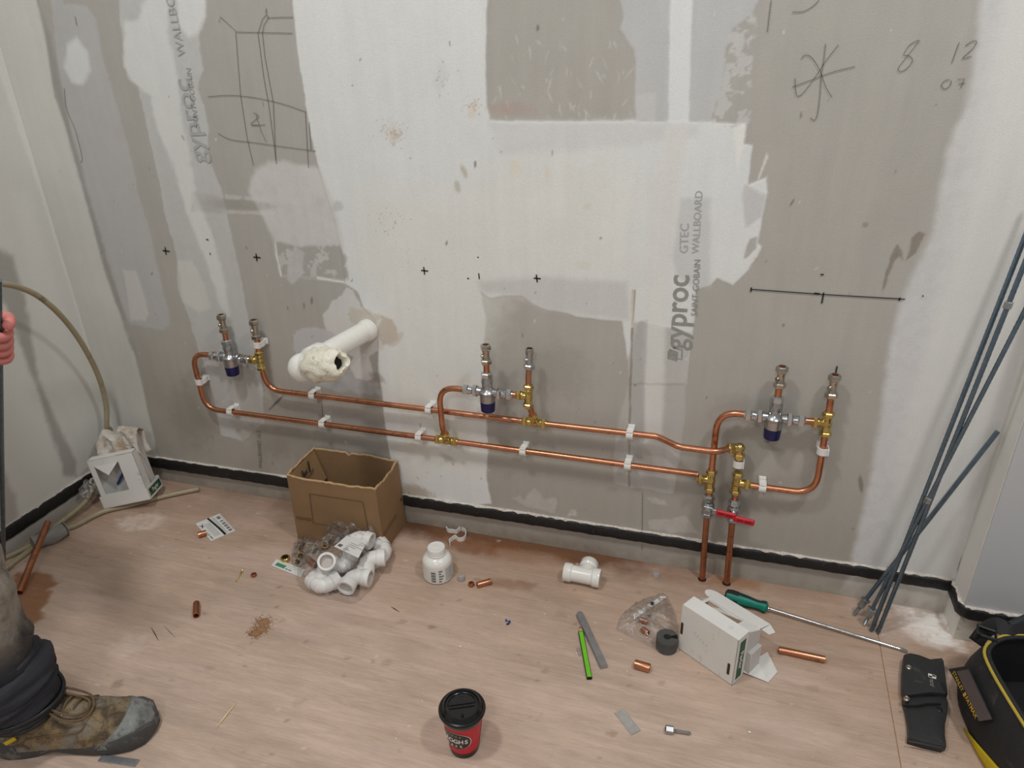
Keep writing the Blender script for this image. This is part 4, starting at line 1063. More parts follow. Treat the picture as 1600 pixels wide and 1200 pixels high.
# ------------------------------------------------------------------ white plastic pipe clips (fixed to the wall)
def clip_proto(name, label):
    t = thing(name, label, 'pipe clip', (0, 0, 0), 'white clips holding the copper pipes')
    b = MB()
    # C-shaped jaw round a pipe lying along x at y=-0.030; base against the wall at y=0
    ring = []
    ro, ri, wd = .0128, .0086, .0082
    A = [math.radians(a) for a in np.linspace(-232, 52, 19)]     # opening towards +z front side
    prof = [(math.cos(a), math.sin(a)) for a in A]
    V = []; Fc = []
    for i, (cy, cz) in enumerate(prof):
        for x_ in (-wd, wd):
            V.append((x_, -YP - cy * -1 * ri if False else -YP + cz * 0 + (-cy) * ri, cz * ri))
            V.append((x_, -YP + (-cy) * ro, cz * ro))
    n = len(prof)
    for i in range(n - 1):
        a = i * 4; c_ = a + 4
        Fc += [(a, c_, c_ + 1, a + 1), (a + 2, a + 3, c_ + 3, c_ + 2), (a + 1, c_ + 1, c_ + 3, a + 3), (a, a + 2, c_ + 2, c_)]
    Fc += [(0, 1, 3, 2), (4 * n - 4, 4 * n - 2, 4 * n - 1, 4 * n - 3)]
    b.add(V, Fc)
    obj('jaw', b, MT['white'], t)
    b = MB()
    b.box((-wd, -.0205, -.0090), (wd, -.0004, .0100), .0015)
    b.box((-wd - .0008, -.0030, -.0115), (wd + .0008, -.0004, .0130), .001)
    obj('base', b, MT['white'], t)
    b = MB()
    for k in range(4):
        b.box((-wd * .8, -.0290 + k * .0045, .0121), (wd * .8, -.0268 + k * .0045, .0134), .0004)
    b.box((-wd, -.0415, .0100), (wd, -.018, .0125), .0006)
    obj('latch', b, MT['white'], t, label='ribbed closing latch')
    return t
clips = [  # x, z, vertical?, label
    (-1.4310, 0.404, 1, 'white pipe clip on the vertical bend at far left end of the copper loop'),
    (-1.3420, ZL, 0, 'white pipe clip on the lower copper run, just after the left loop bend'),
    (-1.2015, 0.545, 2, 'white pipe clip under the isolating valve right of the leftmost mixing valve'),
    (-1.0550, ZU, 0, 'white pipe clip on upper copper run below the white waste pipe'),
    (-1.0370, ZL, 0, 'white pipe clip on lower copper run above the cardboard box'),
    (-0.7060, ZU, 0, 'white pipe clip on upper copper run just left of the middle riser pipe'),
    (-0.7420, ZL, 0, 'white pipe clip on lower copper run just left of the lowest brass tee'),
    (-0.1755, ZU, 0, 'white pipe clip on upper copper run at the plasterboard seam'),
    (-0.4480, ZL, 0, 'white pipe clip on lower copper run between middle tee and the seam'),
    (-0.1760, ZL, 0, 'white pipe clip on lower copper run at the plasterboard seam'),
    (0.0845, 0.362, 1, 'white pipe clip below the brass elbow, above the red lever'),
    (0.1455, 0.3055, 0, 'white pipe clip on the short bottom branch right of the red lever valves'),
    (0.2615, 0.424, 1, 'white pipe clip on the rightmost vertical copper pipe'),
]
proto = None
for i, (x, z, vert, lab) in enumerate(clips):
    Mx = Matrix.Translation((x, 0 if vert != 2 else -.006, z)) @ (Matrix.Rotation(math.radians(90), 4, 'Y') if vert else Matrix.Identity(4))
    if proto is None:
        proto = clip_proto('pipe_clip', lab); proto.matrix_world = Mx; continue
    dup(proto, Mx, lab)

# ------------------------------------------------------------------ white waste pipe stub with taped elbow
wp = thing('waste_pipe', 'white plastic waste pipe sticking out of the wall with taped elbow and ragged open end', 'pipe', (-0.88, 0, 0.60))
A0 = Vector((-0.877, 0.0, 0.604)); A1 = Vector((-0.915, -0.262, 0.604))
b = MB(); b.tube([A0 + Vector((0, .004, 0)), A1], .0265, 24); obj('pipe', b, MT['pvc'], wp)
b = MB(); b.lathe(A0, A0.lerp(A1, .1), [(0, .0295), (.012, .0298), (.018, .0285), (.0245, .0268)], 24); obj('wall_collar', b, MT['pvc'], wp)
b = MB()
E1 = A1 + Vector((0.120, -0.024, 0.034))
path = fillet([A1.lerp(A0, .28), A1, A1.lerp(E1, .66)], .034, 8)
rr_ = [.0315] * len(path)
b.tube(path, rr_, 24)
b.ball(A1 + Vector((.004, -.002, 0)), (.0345, .0345, .0345), 20, 14)
b.lathe(A1.lerp(A0, .12), A1.lerp(A0, .34), [(0, .0335), (.004, .0350), (.04, .0350), (.045, .0325)], 24)
obj('elbow', b, MT['pvc'], wp)
b = MB()
d_ = (E1 - A1).normalized(); x_, y_, z_ = frame_from(d_)
rings = []
rs = np.random.RandomState(4)
L_ = [(.036, .0345), (.040, .0375), (.050, .0395), (.062, .0400), (.076, .0395), (.090, .0385), (.103, .0365), (.115, .0330), (.124, .0270), (.129, .0205), (.124, .0165), (.095, .015)]
for k, (t_, r0) in enumerate(L_):
    ring = []
    for j in range(40):
        g = 2 * math.pi * j / 40
        rw = r0 * (1 + .05 * math.sin(5 * g + k) + .045 * rs.uniform(-1, 1) + .04 * math.sin(9 * g - 1.7 * k))
        if k >= 8: rw *= 1 + .18 * math.sin(3 * g + 1)
        ring.append(A1 + d_ * (t_ + .004 * math.sin(3 * g + k * .8)) + (x_ * math.cos(g) + y_ * math.sin(g)) * rw)
    rings.append(ring)
b.loft(rings, cap=False)
obj('tape_wrap', b, MT['tape'], wp, label='crumpled cream tape wrapped round the open end', ang=60)
b = MB(); b.lathe(A1 + d_ * .104, A1 + d_ * .114, [(0, .0157), (.010, .0160)], 16)  # black disc closes the bore, standing in for its inner shade
obj('open_end', b, MT['hole'], wp, label='black disc painted as the shade inside the taped end')
# ------------------------------------------------------------------ helpers for things on the floor
def rot2(v, a): return Vector((v[0] * math.cos(a) - v[1] * math.sin(a), v[0] * math.sin(a) + v[1] * math.cos(a), v[2] if len(v) > 2 else 0))
def offcut(name, label, a, b, r=.0075, m='copper', cat='pipe offcut', group=None, z=None, hollow=.8):
    """short cut piece of tube lying between two floor pixels"""
    z = r if z is None else z
    A = F(a[0], a[1], z); B = F(b[0], b[1], z)
    q = MB(); q.tube([A, A.lerp(B, .06), A.lerp(B, .94), B], [r * .96, r, r, r * .96], 16, hollow=hollow)
    o = obj(name, q, MT[m]); tag(o, label, cat, group); return rebase(o)
def strokes_on(Mx, segs, w, m, parent, name='printed_lines'):
    """flat printed dashes in the local xy plane of Mx, joined as one print"""
    b = MB(); b.T = Mx
    for (x0, y0, x1, y1) in segs:
        d = Vector((x1 - x0, y1 - y0, 0)); n = Vector((-d.y, d.x, 0)).normalized() * w / 2
        p, q = Vector((x0, y0, 0)), Vector((x1, y1, 0))
        b.add([p - n, q - n, q + n, p + n], [(0, 1, 2, 3)])
    o = obj(name, b, m, parent, smooth=False)
    o['kind'] = 'stuff'
    return o

# ------------------------------------------------------------------ cardboard box
bx0 = Vector((-1.0869, -0.1640, 0)); ba = 0.0218
cb = thing('cardboard_box', 'open brown cardboard box with torn rim standing on the floor against the wall', 'box', tuple(bx0))
TB = Matrix.Translation(bx0) @ Matrix.Rotation(ba, 4, 'Z')
BW_, BD_, BH_ = .2657, .1470, .2198
r_ = np.random.RandomState(8)
def torn_panel(p0, p1, inward, h0, h1, seed, name, dip=None, flare=(0, 0)):
    """corrugated side wall from p0 to p1 with a ragged top"""
    p0 = Vector(p0); p1 = Vector(p1); n = Vector(inward) * .0042
    rs = np.random.RandomState(seed); k = 26
    rings = []; top = []
    j = 0
    for i in range(k + 1):
        t = i / k
        j = .6 * j + rs.uniform(-.0022, .0022)
        h = h0 + (h1 - h0) * t + j
        if dip and abs(t - dip) < .03: h -= .009
        bow = .004 * math.sin(math.pi * t)
        p = p0.lerp(p1, t)
        lo = p + Vector((flare[0] * t, 0, 0))
        hi = p - Vector(inward) * bow
        mid = lo.lerp(hi, .5) - Vector(inward) * bow * .4
        rings.append([lo, mid + Vector((0, 0, h * .5)), hi + Vector((0, 0, h)), hi + n + Vector((0, 0, h - .001)), mid + n + Vector((0, 0, h * .5)), lo + n])
        top.append(hi + n * .5 + Vector((0, 0, h - .0006)))
    b = MB(); b.T = TB; b.loft(rings)
    o = obj(name, b, MT['card'], cb, ang=40)
    b = MB(); b.T = TB; b.tube(top, [.0026 + .0012 * rs.rand() for _ in top], 6)
    obj('torn_edge', b, MT['cardedge'], o)
    return o
fp = torn_panel((0, 0, 0), (BW_, 0, 0), (0, 1, 0), BH_, BH_ - .006, 1, 'front_panel', flare=(.006, 0))
torn_panel((.0, BD_, 0), (BW_, BD_, 0), (0, -1, 0), BH_ + .004, BH_ - .002, 2, 'back_panel', dip=.42)
torn_panel((0, 0, 0), (0, BD_, 0), (1, 0, 0), BH_, BH_ + .003, 3, 'side_panel')
sp = torn_panel((BW_, 0, 0), (BW_, BD_, 0), (-1, 0, 0), BH_ - .006, BH_ - .002, 4, 'side_panel', flare=(.006, 0))
b = MB(); b.T = TB; b.box((.002, .002, .001), (BW_ - .002, BD_ - .002, .005)); obj('bottom_panel', b, MT['cardin'], cb, smooth=False)
b = MB(); b.T = TB; b.sheet([(.006, .014, BH_ - .004), (.006, BD_ - .008, BH_ - .002), (.036, BD_ - .012, BH_ - .088), (.030, .012, BH_ - .088)], .003)
fl_ = obj('inner_flap', b, MT['cardin'], cb, smooth=False, label='flap folded down inside with handwriting')
# handwriting on the flap
o_ = TB @ Vector((.0128, .040, BH_ - .030)); ux = (TB.to_3x3() @ Vector((0, 1, 0))); uy = (TB.to_3x3() @ Vector((-.027, 0, .085))).normalized()
def hand(pts, name='handwriting'):
    P = spline([o_ + ux * x + uy * y + ux.cross(uy) * .0045 for x, y in pts], 5)
    b = MB(); b.tube(P, .0009, 6); obj(name, b, MT['ink'], fl_)
hand([(0, -.018), (.006, -.004), (.012, .012), (.016, .006), (.010, -.010), (.004, -.020)])
hand([(.014, -.010), (.018, .002), (.020, -.008), (.026, .004), (.028, -.006), (.034, .006)])
hand([(.040, -.012), (.046, .012), (.054, .020), (.050, .008), (.044, -.010)])
hand([(-.004, -.026), (.016, -.018), (.044, -.016), (.060, -.008)])
# printing on front and side
Mf = TB @ basis((0, -.0052, 0), (1, 0, 0), (0, 0, 1))
def fr_lines(L, w=.0016): 
    return strokes_on(Mf, L, w, MT['cardprint'], fp, 'printed_outline')
fr_lines([(.062, .073, .066, .172), (.066, .172, .226, .172), (.226, .172, .232, .073), (.062, .073, .232, .073)], .0013)
strokes_on(Mf, [(.010 + i * .0062, .087, .0145 + i * .0062, .087) for i in range(8)] + [(.010, .0815, .058, .0815)], .0022, MT['cardprint'], fp, 'printed_small_print')
Ms = TB @ basis((BW_ + .0062, 0, 0), (0, 1, 0), (0, 0, 1))
strokes_on(Ms, [(.012, .066, .092, .074), (.012, .058, .092, .066)], .0016, MT['cardprint'], sp, 'printed_outline')
strokes_on(Ms, [(.128, .098, .136, .098), (.128, .094, .136, .094)], .003, MT['ink'], sp, 'printed_mark')

# ------------------------------------------------------------------ bag of white pipe elbows
def elbow_mesh():
    b = MB()
    path = fillet([(.047, 0, 0), (0, 0, 0), (0, .047, 0)], .030, 9)
    b.tube(path, [.0205] * len(path), 22, hollow=.86)
    return b
def elbow_thing(c, a, d, label):
    c, a, d = Vector(c), Vector(a), Vector(d)
    t = thing('pipe_elbow', label, 'pipe elbow', (0, 0, 0), 'white pipe elbows in the clear bag')
    obj('bend', elbow_mesh(), MT['pvcbag'], t)
    for e in ((1, 0, 0), (0, 1, 0)):
        q = MB(); e = Vector(e)
        q.lathe(e * .026, e * .048, [(0, .0212), (.002, .0232), (.022, .0234), (.022, .0205), (.004, .0203)], 22, cap=False)
        obj('socket', q, MT['pvcbag'], t)
        q = MB(); q.lathe(e * .030, e * .032, [(0, .0202), (.001, .0202)], 20); obj('socket_shade', q, MT['pvcshade'], t, label='pinkish disc in the socket, shade painted into its colour')
    t.matrix_world = basis(c, a - c, d - c)
    return t
EL = [((511, 882, .050), 'cam', (497, 906, .058), 'bagged white elbow at left with one socket facing up like a ring'),
      ((552, 898, .034), (534, 930, .026), (578, 886, .036), 'bagged white elbow nearest the camera with socket facing the lower left'),
      ((573, 872, .050), (570, 910, .028), (596, 878, .044), 'bagged white elbow curving over at right of the middle'),
      ((605, 865, .034), (588, 842, .040), (594, 892, .026), 'bagged white elbow at the far right end of the bag'),
      ((556, 838, .078), (588, 848, .070), (548, 862, .062), 'bagged white elbow at the top, half under the sticker'),
      ((503, 919, .024), (488, 904, .026), (528, 922, .024), 'bagged white elbow at the lower left with one end facing right'),
      ((538, 889, .026), (548, 868, .050), (512, 894, .026), 'bagged white elbow in the middle below the sticker')]
for c_, a_, d_, lab in EL:
    c_ = F(*c_)
    a_ = c_ + (Vector(CAM) - c_).normalized() * .047 + Vector((0, 0, .012)) if a_ == 'cam' else F(*a_)
    elbow_thing(c_, a_, F(*d_), lab)

def film_bag(name, label, outline, zmax, m, seed, cat='bag', steep=.05, noise_=.003, ymax=9, rings_=(1.0, .985, .95, .88, .76, .6, .42, .22, .02), z0=.0015):
    """polythene bag: closed skin draped over what it holds"""
    P = spline([F(x, y, 0) for x, y in outline + outline[:1]], 6)[:-1]
    c = sum(P, Vector()) / len(P)
    rs = np.random.RandomState(seed)
    R = []
    for k, s_ in enumerate(rings_):
        ring = []
        for i, p in enumerate(P):
            q = c + (p - c) * s_
            d = (p - q).length
            z = zmax * min(1.0, math.sqrt(max(d, 0) / steep)) if k else 0
            g = math.atan2((p - c).y, (p - c).x)
            z *= 1 + .10 * math.sin(5 * g + 2.1 * k) + .07 * math.sin(11 * g - 1.3 * k)
            q = Vector((q.x, min(q.y, ymax), 0))
            ring.append(Vector((q.x + rs.uniform(-1, 1) * noise_ * .5, q.y + rs.uniform(-1, 1) * noise_ * .5, z0 + max(0.0, z + (rs.uniform(-1, 1) * noise_ if k else 0)))))
        R.append(ring)
    bot = [[Vector((c.x + (p.x - c.x) * s_, min(c.y + (p.y - c.y) * s_, ymax), z0 - .0005)) for p in P] for s_ in (.3, .97)]
    b = MB(); b.loft(bot + R)
    o = obj(name, b, m, ang=75)
    tag(o, label, cat)
    return o
fb = film_bag('polythene_bag', 'clear plastic bag holding seven white pipe elbows in front of the cardboard box', [(464, 905), (470, 893), (487, 878), (505, 858), (520, 838), (536, 824), (560, 820), (590, 834), (615, 842), (618, 860), (606, 884), (592, 905), (572, 930), (552, 944), (520, 938), (490, 930), (468, 918)], .088, MT['filmbag'], 12, ymax=-.172)
Lc = [F(522, 854, .098), F(543, 836, .098), F(574, 846, .100), F(560, 872, .100)]
b = MB(); b.sheet([Lc[0], Lc[3], Lc[2], Lc[1]], .0006)
lb = obj('sticker', b, MT['paper'], fb, smooth=False, label='white sticker with small print and a barcode')
ux_ = (Lc[3] - Lc[0]); uy_ = (Lc[1] - Lc[0])
Ml = basis(Lc[0] + Vector((0, 0, .0018)), ux_, uy_)
lw, lh = ux_.length, (uy_ - ux_.normalized() * uy_.dot(ux_.normalized())).length
strokes_on(Ml, [(.006 + i * .0016, .006, .006 + i * .0016, .016) for i in range(8)], .0009, MT['ink'], lb, 'barcode')
strokes_on(Ml, [(lw * .30, lh * k, lw * (.62 + .25 * math.sin(k * 40)), lh * k) for k in (.15, .27, .39, .51, .63)] + [(lw * .55, lh * k, lw * .93, lh * k) for k in (.75, .87)], .0011, MT['inkgrey'], lb, 'printed_lines')

# ------------------------------------------------------------------ small bag of brass fittings
def brass_ring(px, r, h, label, tilt=None, z=None, hexa=True, group='brass fittings by the small bag'):
    t = thing('brass_nut', label, 'brass nut', F(*px, 0), group)
    c = F(*px, 0) if z is None else F(*px, z)
    ax = Vector(tilt).normalized() if tilt else Vector((0, 0, 1))
    if tilt: c = c + Vector((0, 0, r * .98 + (0 if z is None else 0)))
    q = MB(); q.lathe(c, c + ax * h, [(0, r * .80), (0, r * .95), (.001, r), (h - .001, r), (h, r * .92), (h, r * .68), (.001, r * .66), (0, r * .8)], 6 if hexa else 18, cap=False)
    obj('nut_body', q, MT['brass'], t)
    q = MB(); q.lathe(c + ax * h * .2, c + ax * h * .3, [(0, r * .67), (.0008, r * .67)], 14); obj('bore', q, MT['hole'], t)
    return t
brass_ring((446.5, 876), .0125, .013, 'loose brass nut on the floor above the green label strip', hexa=False)
brass_ring((472, 871), .0115, .012, 'brass nut facing the camera in the small bag', tilt=(.35, -.85, .25))
brass_ring((469, 882), .0115, .013, 'lowest brass nut in the small bag, next to the copper stub', tilt=(.2, -.8, .5))
brass_ring((463, 868), .0105, .016, 'brass nut at the left edge of the small bag', tilt=(1, -.2, .1))
brass_ring((484, 862), .0110, .020, 'brass nut lying behind the others in the small bag', tilt=(1, .1, .15))
brass_ring((507, 856), .0120, .018, 'brass nut between the small bag and the elbow bag', tilt=(.5, -.5, .5))
offcut('copper_stub', 'short copper stub poking from right of the small brass bag', (479, 872), (494, 884), .0085, 'copper_dull')
offcut('copper_stub', 'copper stub standing behind the small brass bag against the box', (466, 858), (470, 846), .0085, 'copper_dull', z=.012)
film_bag('polythene_bag', 'small crumpled clear bag of brass nuts beside the box corner', [(456, 868), (462, 852), (474, 846), (490, 846), (502, 855), (500, 872), (486, 884), (470, 892), (458, 886)], .034, MT['film'], 5, steep=.03, noise_=.005)
Q = [F(424, 884.5, .001), F(470, 903, .001), F(477, 891, .001), F(432, 874.5, .001)]
b = MB(); b.sheet(Q, .0025)
st = obj('label_strip', b, MT['paper'], smooth=False); tag(st, 'white card strip with a green printed block beside the bag of elbows', 'label')
ux_ = Q[1] - Q[0]; uy_ = Q[3] - Q[0]; Ml = basis(Q[0] + Vector((0, 0, .0029)), ux_, uy_); lw = ux_.length; lh = uy_.length * .95
b = MB(); b.T = Ml; b.add([(lw * .07, lh * .2, 0), (lw * .38, lh * .2, 0), (lw * .38, lh * .66, 0), (lw * .07, lh * .66, 0)], [(0, 1, 2, 3)])
obj('printed_block', b, MT['greenlabel'], st, smooth=False, label='green printed block')
strokes_on(Ml, [(lw * .42, lh * .28, lw * .5, lh * .28), (lw * .52, lh * .28, lw * .62, lh * .28)], .0035, MT['inkgrey'], st)
strokes_on(Ml, [(lw * .2, lh * .8, lw * .9, lh * .8), (lw * .42, lh * .58, lw * .85, lh * .58)], .001, MT['inkfaint'], st)

# ------------------------------------------------------------------ bottle
bc = F(685, 899, 0)
bt = thing('white_bottle', 'squat white plastic bottle with screw cap and printed label beside the box', 'bottle', bc)
q = MB(); q.lathe(bc + Vector((0, 0, .0004)), bc + Vector((0, 0, .1)), [(0, .034), (.0015, .0375), (.004, .0390), (.054, .0390), (.059, .0385), (.066, .0340), (.071, .0275), (.073, .0235), (.078, .0230)], 36)
obj('body', q, MT['pvc'], bt)
q = MB(); V = bc + Vector((0, 0, .074)); q.lathe(V, V + Vector((0, 0, 1)), [(0, .0235), (.0005, .0248), (.004, .0250), (.005, .0240), (.017, .0236), (.0205, .0226), (.0215, .0205), (.0208, .018), (.0208, .004), (.0212, .003)], 40)
obj('screw_cap', q, MT['white'], bt)
def arc_patch(c, r, z0, z1, a0, a1, m, parent, name, n=14):
    b = MB(); V = []; Fc = []
    for i in range(n + 1):
        g = a0 + (a1 - a0) * i / n
        V += [(c[0] + r * math.cos(g), c[1] + r * math.sin(g), z0), (c[0] + r * math.cos(g), c[1] + r * math.sin(g), z1)]
        if i: Fc.append((2 * i - 2, 2 * i, 2 * i + 1, 2 * i - 1))
    b.add(V, Fc); return b
g0 = math.atan2(CAM[1] - bc.y, CAM[0] - bc.x)
b = arc_patch(bc, .0392, .006, .050, g0 - 1.6, g0 + 1.6, None, None, '')
lbl = obj('label', b, MT['paper'], bt, smooth=True, label='white wrap label with barcode and print')
b = MB()
for i in range(11):
    q = arc_patch(bc, .0394, .010 + i * .0030, .0118 + i * .0030 - (.0006 if i % 3 else -.0003), g0 - .50, g0 - .18, None, None, '', 4); b.add(q.v, q.f)
o = obj('barcode', b, MT['ink'], lbl, smooth=False); o['kind'] = 'stuff'
b = MB()
for i in range(5):
    q = arc_patch(bc, .0394, .009 + i * .008, .0135 + i * .008, g0 + .02, g0 + .10 + .16 * ((i * 7) % 3) / 2 + .1, None, None, '', 4); b.add(q.v, q.f)
o = obj('printed_symbols', b, MT['inkgrey'], lbl, smooth=False); o['kind'] = 'stuff'
b = MB()
for i in range(15):
    q = arc_patch(bc, .0394, .009 + i * .0026, .0105 + i * .0026, g0 + .50, g0 + 1.15, None, None, '', 4); b.add(q.v, q.f)
o = obj('printed_small_print', b, MT['inkfaint'], lbl, smooth=False); o['kind'] = 'stuff'

# ------------------------------------------------------------------ loose open clip, tee, cap, ring, offcuts, leaflet
pts = spline([F(x, y, .013) - Vector((0, 0, .013)) for x, y in [(697, 822), (700, 826), (708, 827), (713, 828), (719, 823), (726, 826), (728, 833), (724, 839), (716, 840), (711, 836), (705, 840), (702, 843), (703, 848)]], 4)
b = MB(); rings = []
for i, p in enumerate(pts):
    t = (pts[min(i + 1, len(pts) - 1)] - pts[max(i - 1, 0)]).normalized(); n = Vector((-t.y, t.x, 0)) * .0011
    rings.append([p - n, p + n, p + n + Vector((0, 0, .013)), p - n + Vector((0, 0, .013))])
b.loft(rings); lc = obj('pipe_clip', b, MT['white'], ang=40); tag(lc, 'loose open white pipe clip lying on the floor behind the white bottle', 'pipe clip'); rebase(lc)

tz = .0245
A, B_, D_ = F(882, 893, tz), F(938, 904, tz), F(927, 872, tz)
t = thing('pipe_tee', 'white plastic pipe tee lying on the floor by the back wall', 'pipe tee', (A.lerp(B_, .5).x, A.y, 0))
mid = A + (B_ - A) * ((D_ - A).dot((B_ - A).normalized()) / (B_ - A).length) * .93
d1 = (B_ - A).normalized(); d2 = (D_ - mid); d2 = (d2 - d1 * d2.dot(d1)).normalized()
L = (B_ - A).length
q = MB(); q.tube([A + d1 * .004, B_ - d1 * .004], .0212, 24); q.tube([mid, mid + d2 * .040], .0212, 24); obj('body', q, MT['pvc'], t)
for p, d in ((A, d1), (B_, -d1), (mid + d2 * .050, -d2)):
    q = MB(); q.lathe(p, p + d * .022, [(.006, .0195), (.0, .0203), (0, .0236), (.001, .0242), (.018, .0242), (.0195, .0230), (.022, .0212)], 26); obj('socket', q, MT['pvc'], t)
    q = MB(); q.lathe(p - d * .0003, p, [(0, .0200), (.0003, .0200)], 22); obj('socket_shade', q, MT['pvcshade'], t)

offcut('copper_offcut', 'copper offcut beside the white bottle', (745.5, 914), (767, 908), .0078)
q = MB(); c = F(736.5, 915, 0); q.lathe(c, c + Vector((0, 0, .009)), [(0, .0058), (0, .0078), (.001, .0082), (.008, .0082), (.009, .0076), (.009, .0058), (.001, .0056)], 18, cap=False)
o = obj('copper_ring', q, MT['copper_dull']); tag(o, 'small copper olive standing between clear cap and copper offcut', 'olive'); rebase(o)
q = MB(); c = F(397, 900, 0); q.lathe(c, c + Vector((0, .0, .007)), [(0, .0056), (0, .0072), (.001, .0076), (.006, .0076), (.007, .0070), (.007, .0056), (.001, .0054)], 18, cap=False)
o = obj('copper_ring', q, MT['copper_dull']); tag(o, 'small copper olive on the floor right of the brass screw', 'olive'); rebase(o)
c = F(721, 906, 0); q = MB(); q.lathe(c, c + Vector((0, 0, .013)), [(0, .0092), (.0005, .0098), (.008, .0095), (.0085, .0085), (.013, .0080), (.0135, .0070)], 20)
o = obj('clear_cap', q, MT['clear']); tag(o, 'small clear plastic cap on the floor right of the bottle', 'cap'); rebase(o)
c = F(1025, 900, 0); q = MB(); q.lathe(c, c + Vector((0, 0, .008)), [(0, .0100), (.0005, .0106), (.004, .0104), (.0045, .0090), (.008, .0086), (.0084, .0070)], 20)
o = obj('clear_cap', q, MT['clear']); tag(o, 'clear plastic cap on the floor left of the copper tails', 'cap'); rebase(o)
offcut('copper_offcut', 'lone dull copper offcut on the floor above the boot', (307, 942), (306.5, 962), .0080, 'copper_dull')
Q = [F(305.5, 819, .0008), F(330, 846, .0008), F(368, 829.5, .0008), F(343.5, 803, .0008)]
b = MB(); b.sheet(Q, .0018)
lf = obj('leaflet', b, MT['paper'], smooth=False); tag(lf, 'white printed leaflet with a black band lying near the left corner', 'leaflet')
ux_ = Q[3] - Q[0]; uy_ = -(Q[1] - Q[0]); lw = (Q[3] - Q[0]).length; lh = (Q[1] - Q[0]).length
Ml = Matrix(((ux_.x / lw, (Q[1] - Q[0]).x / lh, 0, Q[0].x), (ux_.y / lw, (Q[1] - Q[0]).y / lh, 0, Q[0].y), (0, 0, 1, .0031), (0, 0, 0, 1)))
b = MB(); b.T = Ml; V = []; Fc = []
for i in range(9):
    s_ = i / 8; cx = lw * (.46 + .07 * math.sin(s_ * 1.6)); V += [(cx, lh * s_, 0), (cx + lw * .085, lh * s_, 0)]
    if i: Fc.append((2 * i - 2, 2 * i - 1, 2 * i + 1, 2 * i))
b.add(V, Fc); obj('printed_band', b, MT['ink'], lf, smooth=False, label='curved black band')
strokes_on(Ml, [(lw * .84, lh * .10, lw * .84, lh * .24), (lw * .84, lh * .34, lw * .84, lh * .40)] + [(lw * .84, lh * (.46 + .13 * k), lw * .84, lh * (.55 + .13 * k)) for k in range(4)], lw * .13, MT['inkgrey'], lf, 'printed_symbols')
strokes_on(Ml, [(lw * x, lh * .05, lw * x, lh * .97) for x in (.62, .66, .70, .95)] + [(lw * x, lh * .2, lw * x, lh * .9) for x in (.24, .29, .34, .39, .43)], .0008, MT['inkgrey'], lf, 'printed_lines')
strokes_on(Ml, [(lw * .05, lh * .18, lw * .17, lh * .3), (lw * .08, lh * .33, lw * .18, lh * .16), (lw * .10, lh * .70, lw * .10, lh * .76), (lw * .10, lh * .80, lw * .10, lh * .95)], .0035, MT['inkgrey'], lf, 'printed_symbols')
offcut('copper_offcut', 'short copper offcut resting on the edge of the leaflet', (309.5, 836), (322.5, 832), .0082, z=.0106)
# brass screw
t = thing('wood_screw', 'brass-coloured wood screw lying between leaflet and brass fittings', 'screw', F(373, 900, 0))
A = F(378.5, 891.5, .0032); B_ = F(368.5, 908.5, .0016); d = (B_ - A).normalized(); L = (B_ - A).length
q = MB(); q.lathe(A, B_, [(0, .0036), (.0008, .0038), (.004, .0017), (L * .3, .0016)], 12); obj('head', q, MT['brass'], t)
q = MB(); prof = []
n = 22
for i in range(n): 
    s_ = L * .3 + (L * .7) * i / n; prof.append((s_, .0019 if i % 2 else .0013))
prof.append((L, .0002)); q.lathe(A, B_, prof, 10); obj('thread', q, MT['brass'], t)

# ------------------------------------------------------------------ beige hoses in the left corner
def hose(name, label, P, r=.0076):
    b = MB(); b.tube(spline(P, 10), r, 14); o = obj(name, b, MT['hose']); tag(o, label, 'hose'); return o
arc = [(-40, 441, -1.68), (0, 443, -1.68), (30, 449, -1.69), (60, 463, -1.70), (90, 488, -1.71), (116, 519, -1.725), (139, 556, -1.74), (156, 594, -1.755), (166, 634, -1.77), (167, 668, -1.78)]
P = [X(x, y, x0) for x, y, x0 in arc]
P += [Vector((-1.800, -.052, .200)), Vector((-1.812, -.075, .130)), Vector((-1.815, -.125, .075)), Vector((-1.806, -.20, .030))]
P += [F(84, 824, .016), F(66, 838, .0085), F(44, 861, .0085), F(16, 883, .0085), F(-30, 925, .0085), F(-90, 985, .0085)]
hose('plastic_hose', 'beige plastic hose arching down the left wall into the corner', P)
P = [F(311, 764, .009), F(286, 769, .009), F(250, 777, .009), F(205, 789, .0085), F(160, 800, .0085), F(120, 820, .0085), F(97, 829, .0085)] + [F(72, 838, .0225), F(50, 851, .012), F(24, 864, .0085), F(-10, 880, .0085), F(-70, 915, .0085)]
hose('plastic_hose', 'straight beige plastic hose lying on the floor under the left carton', P)
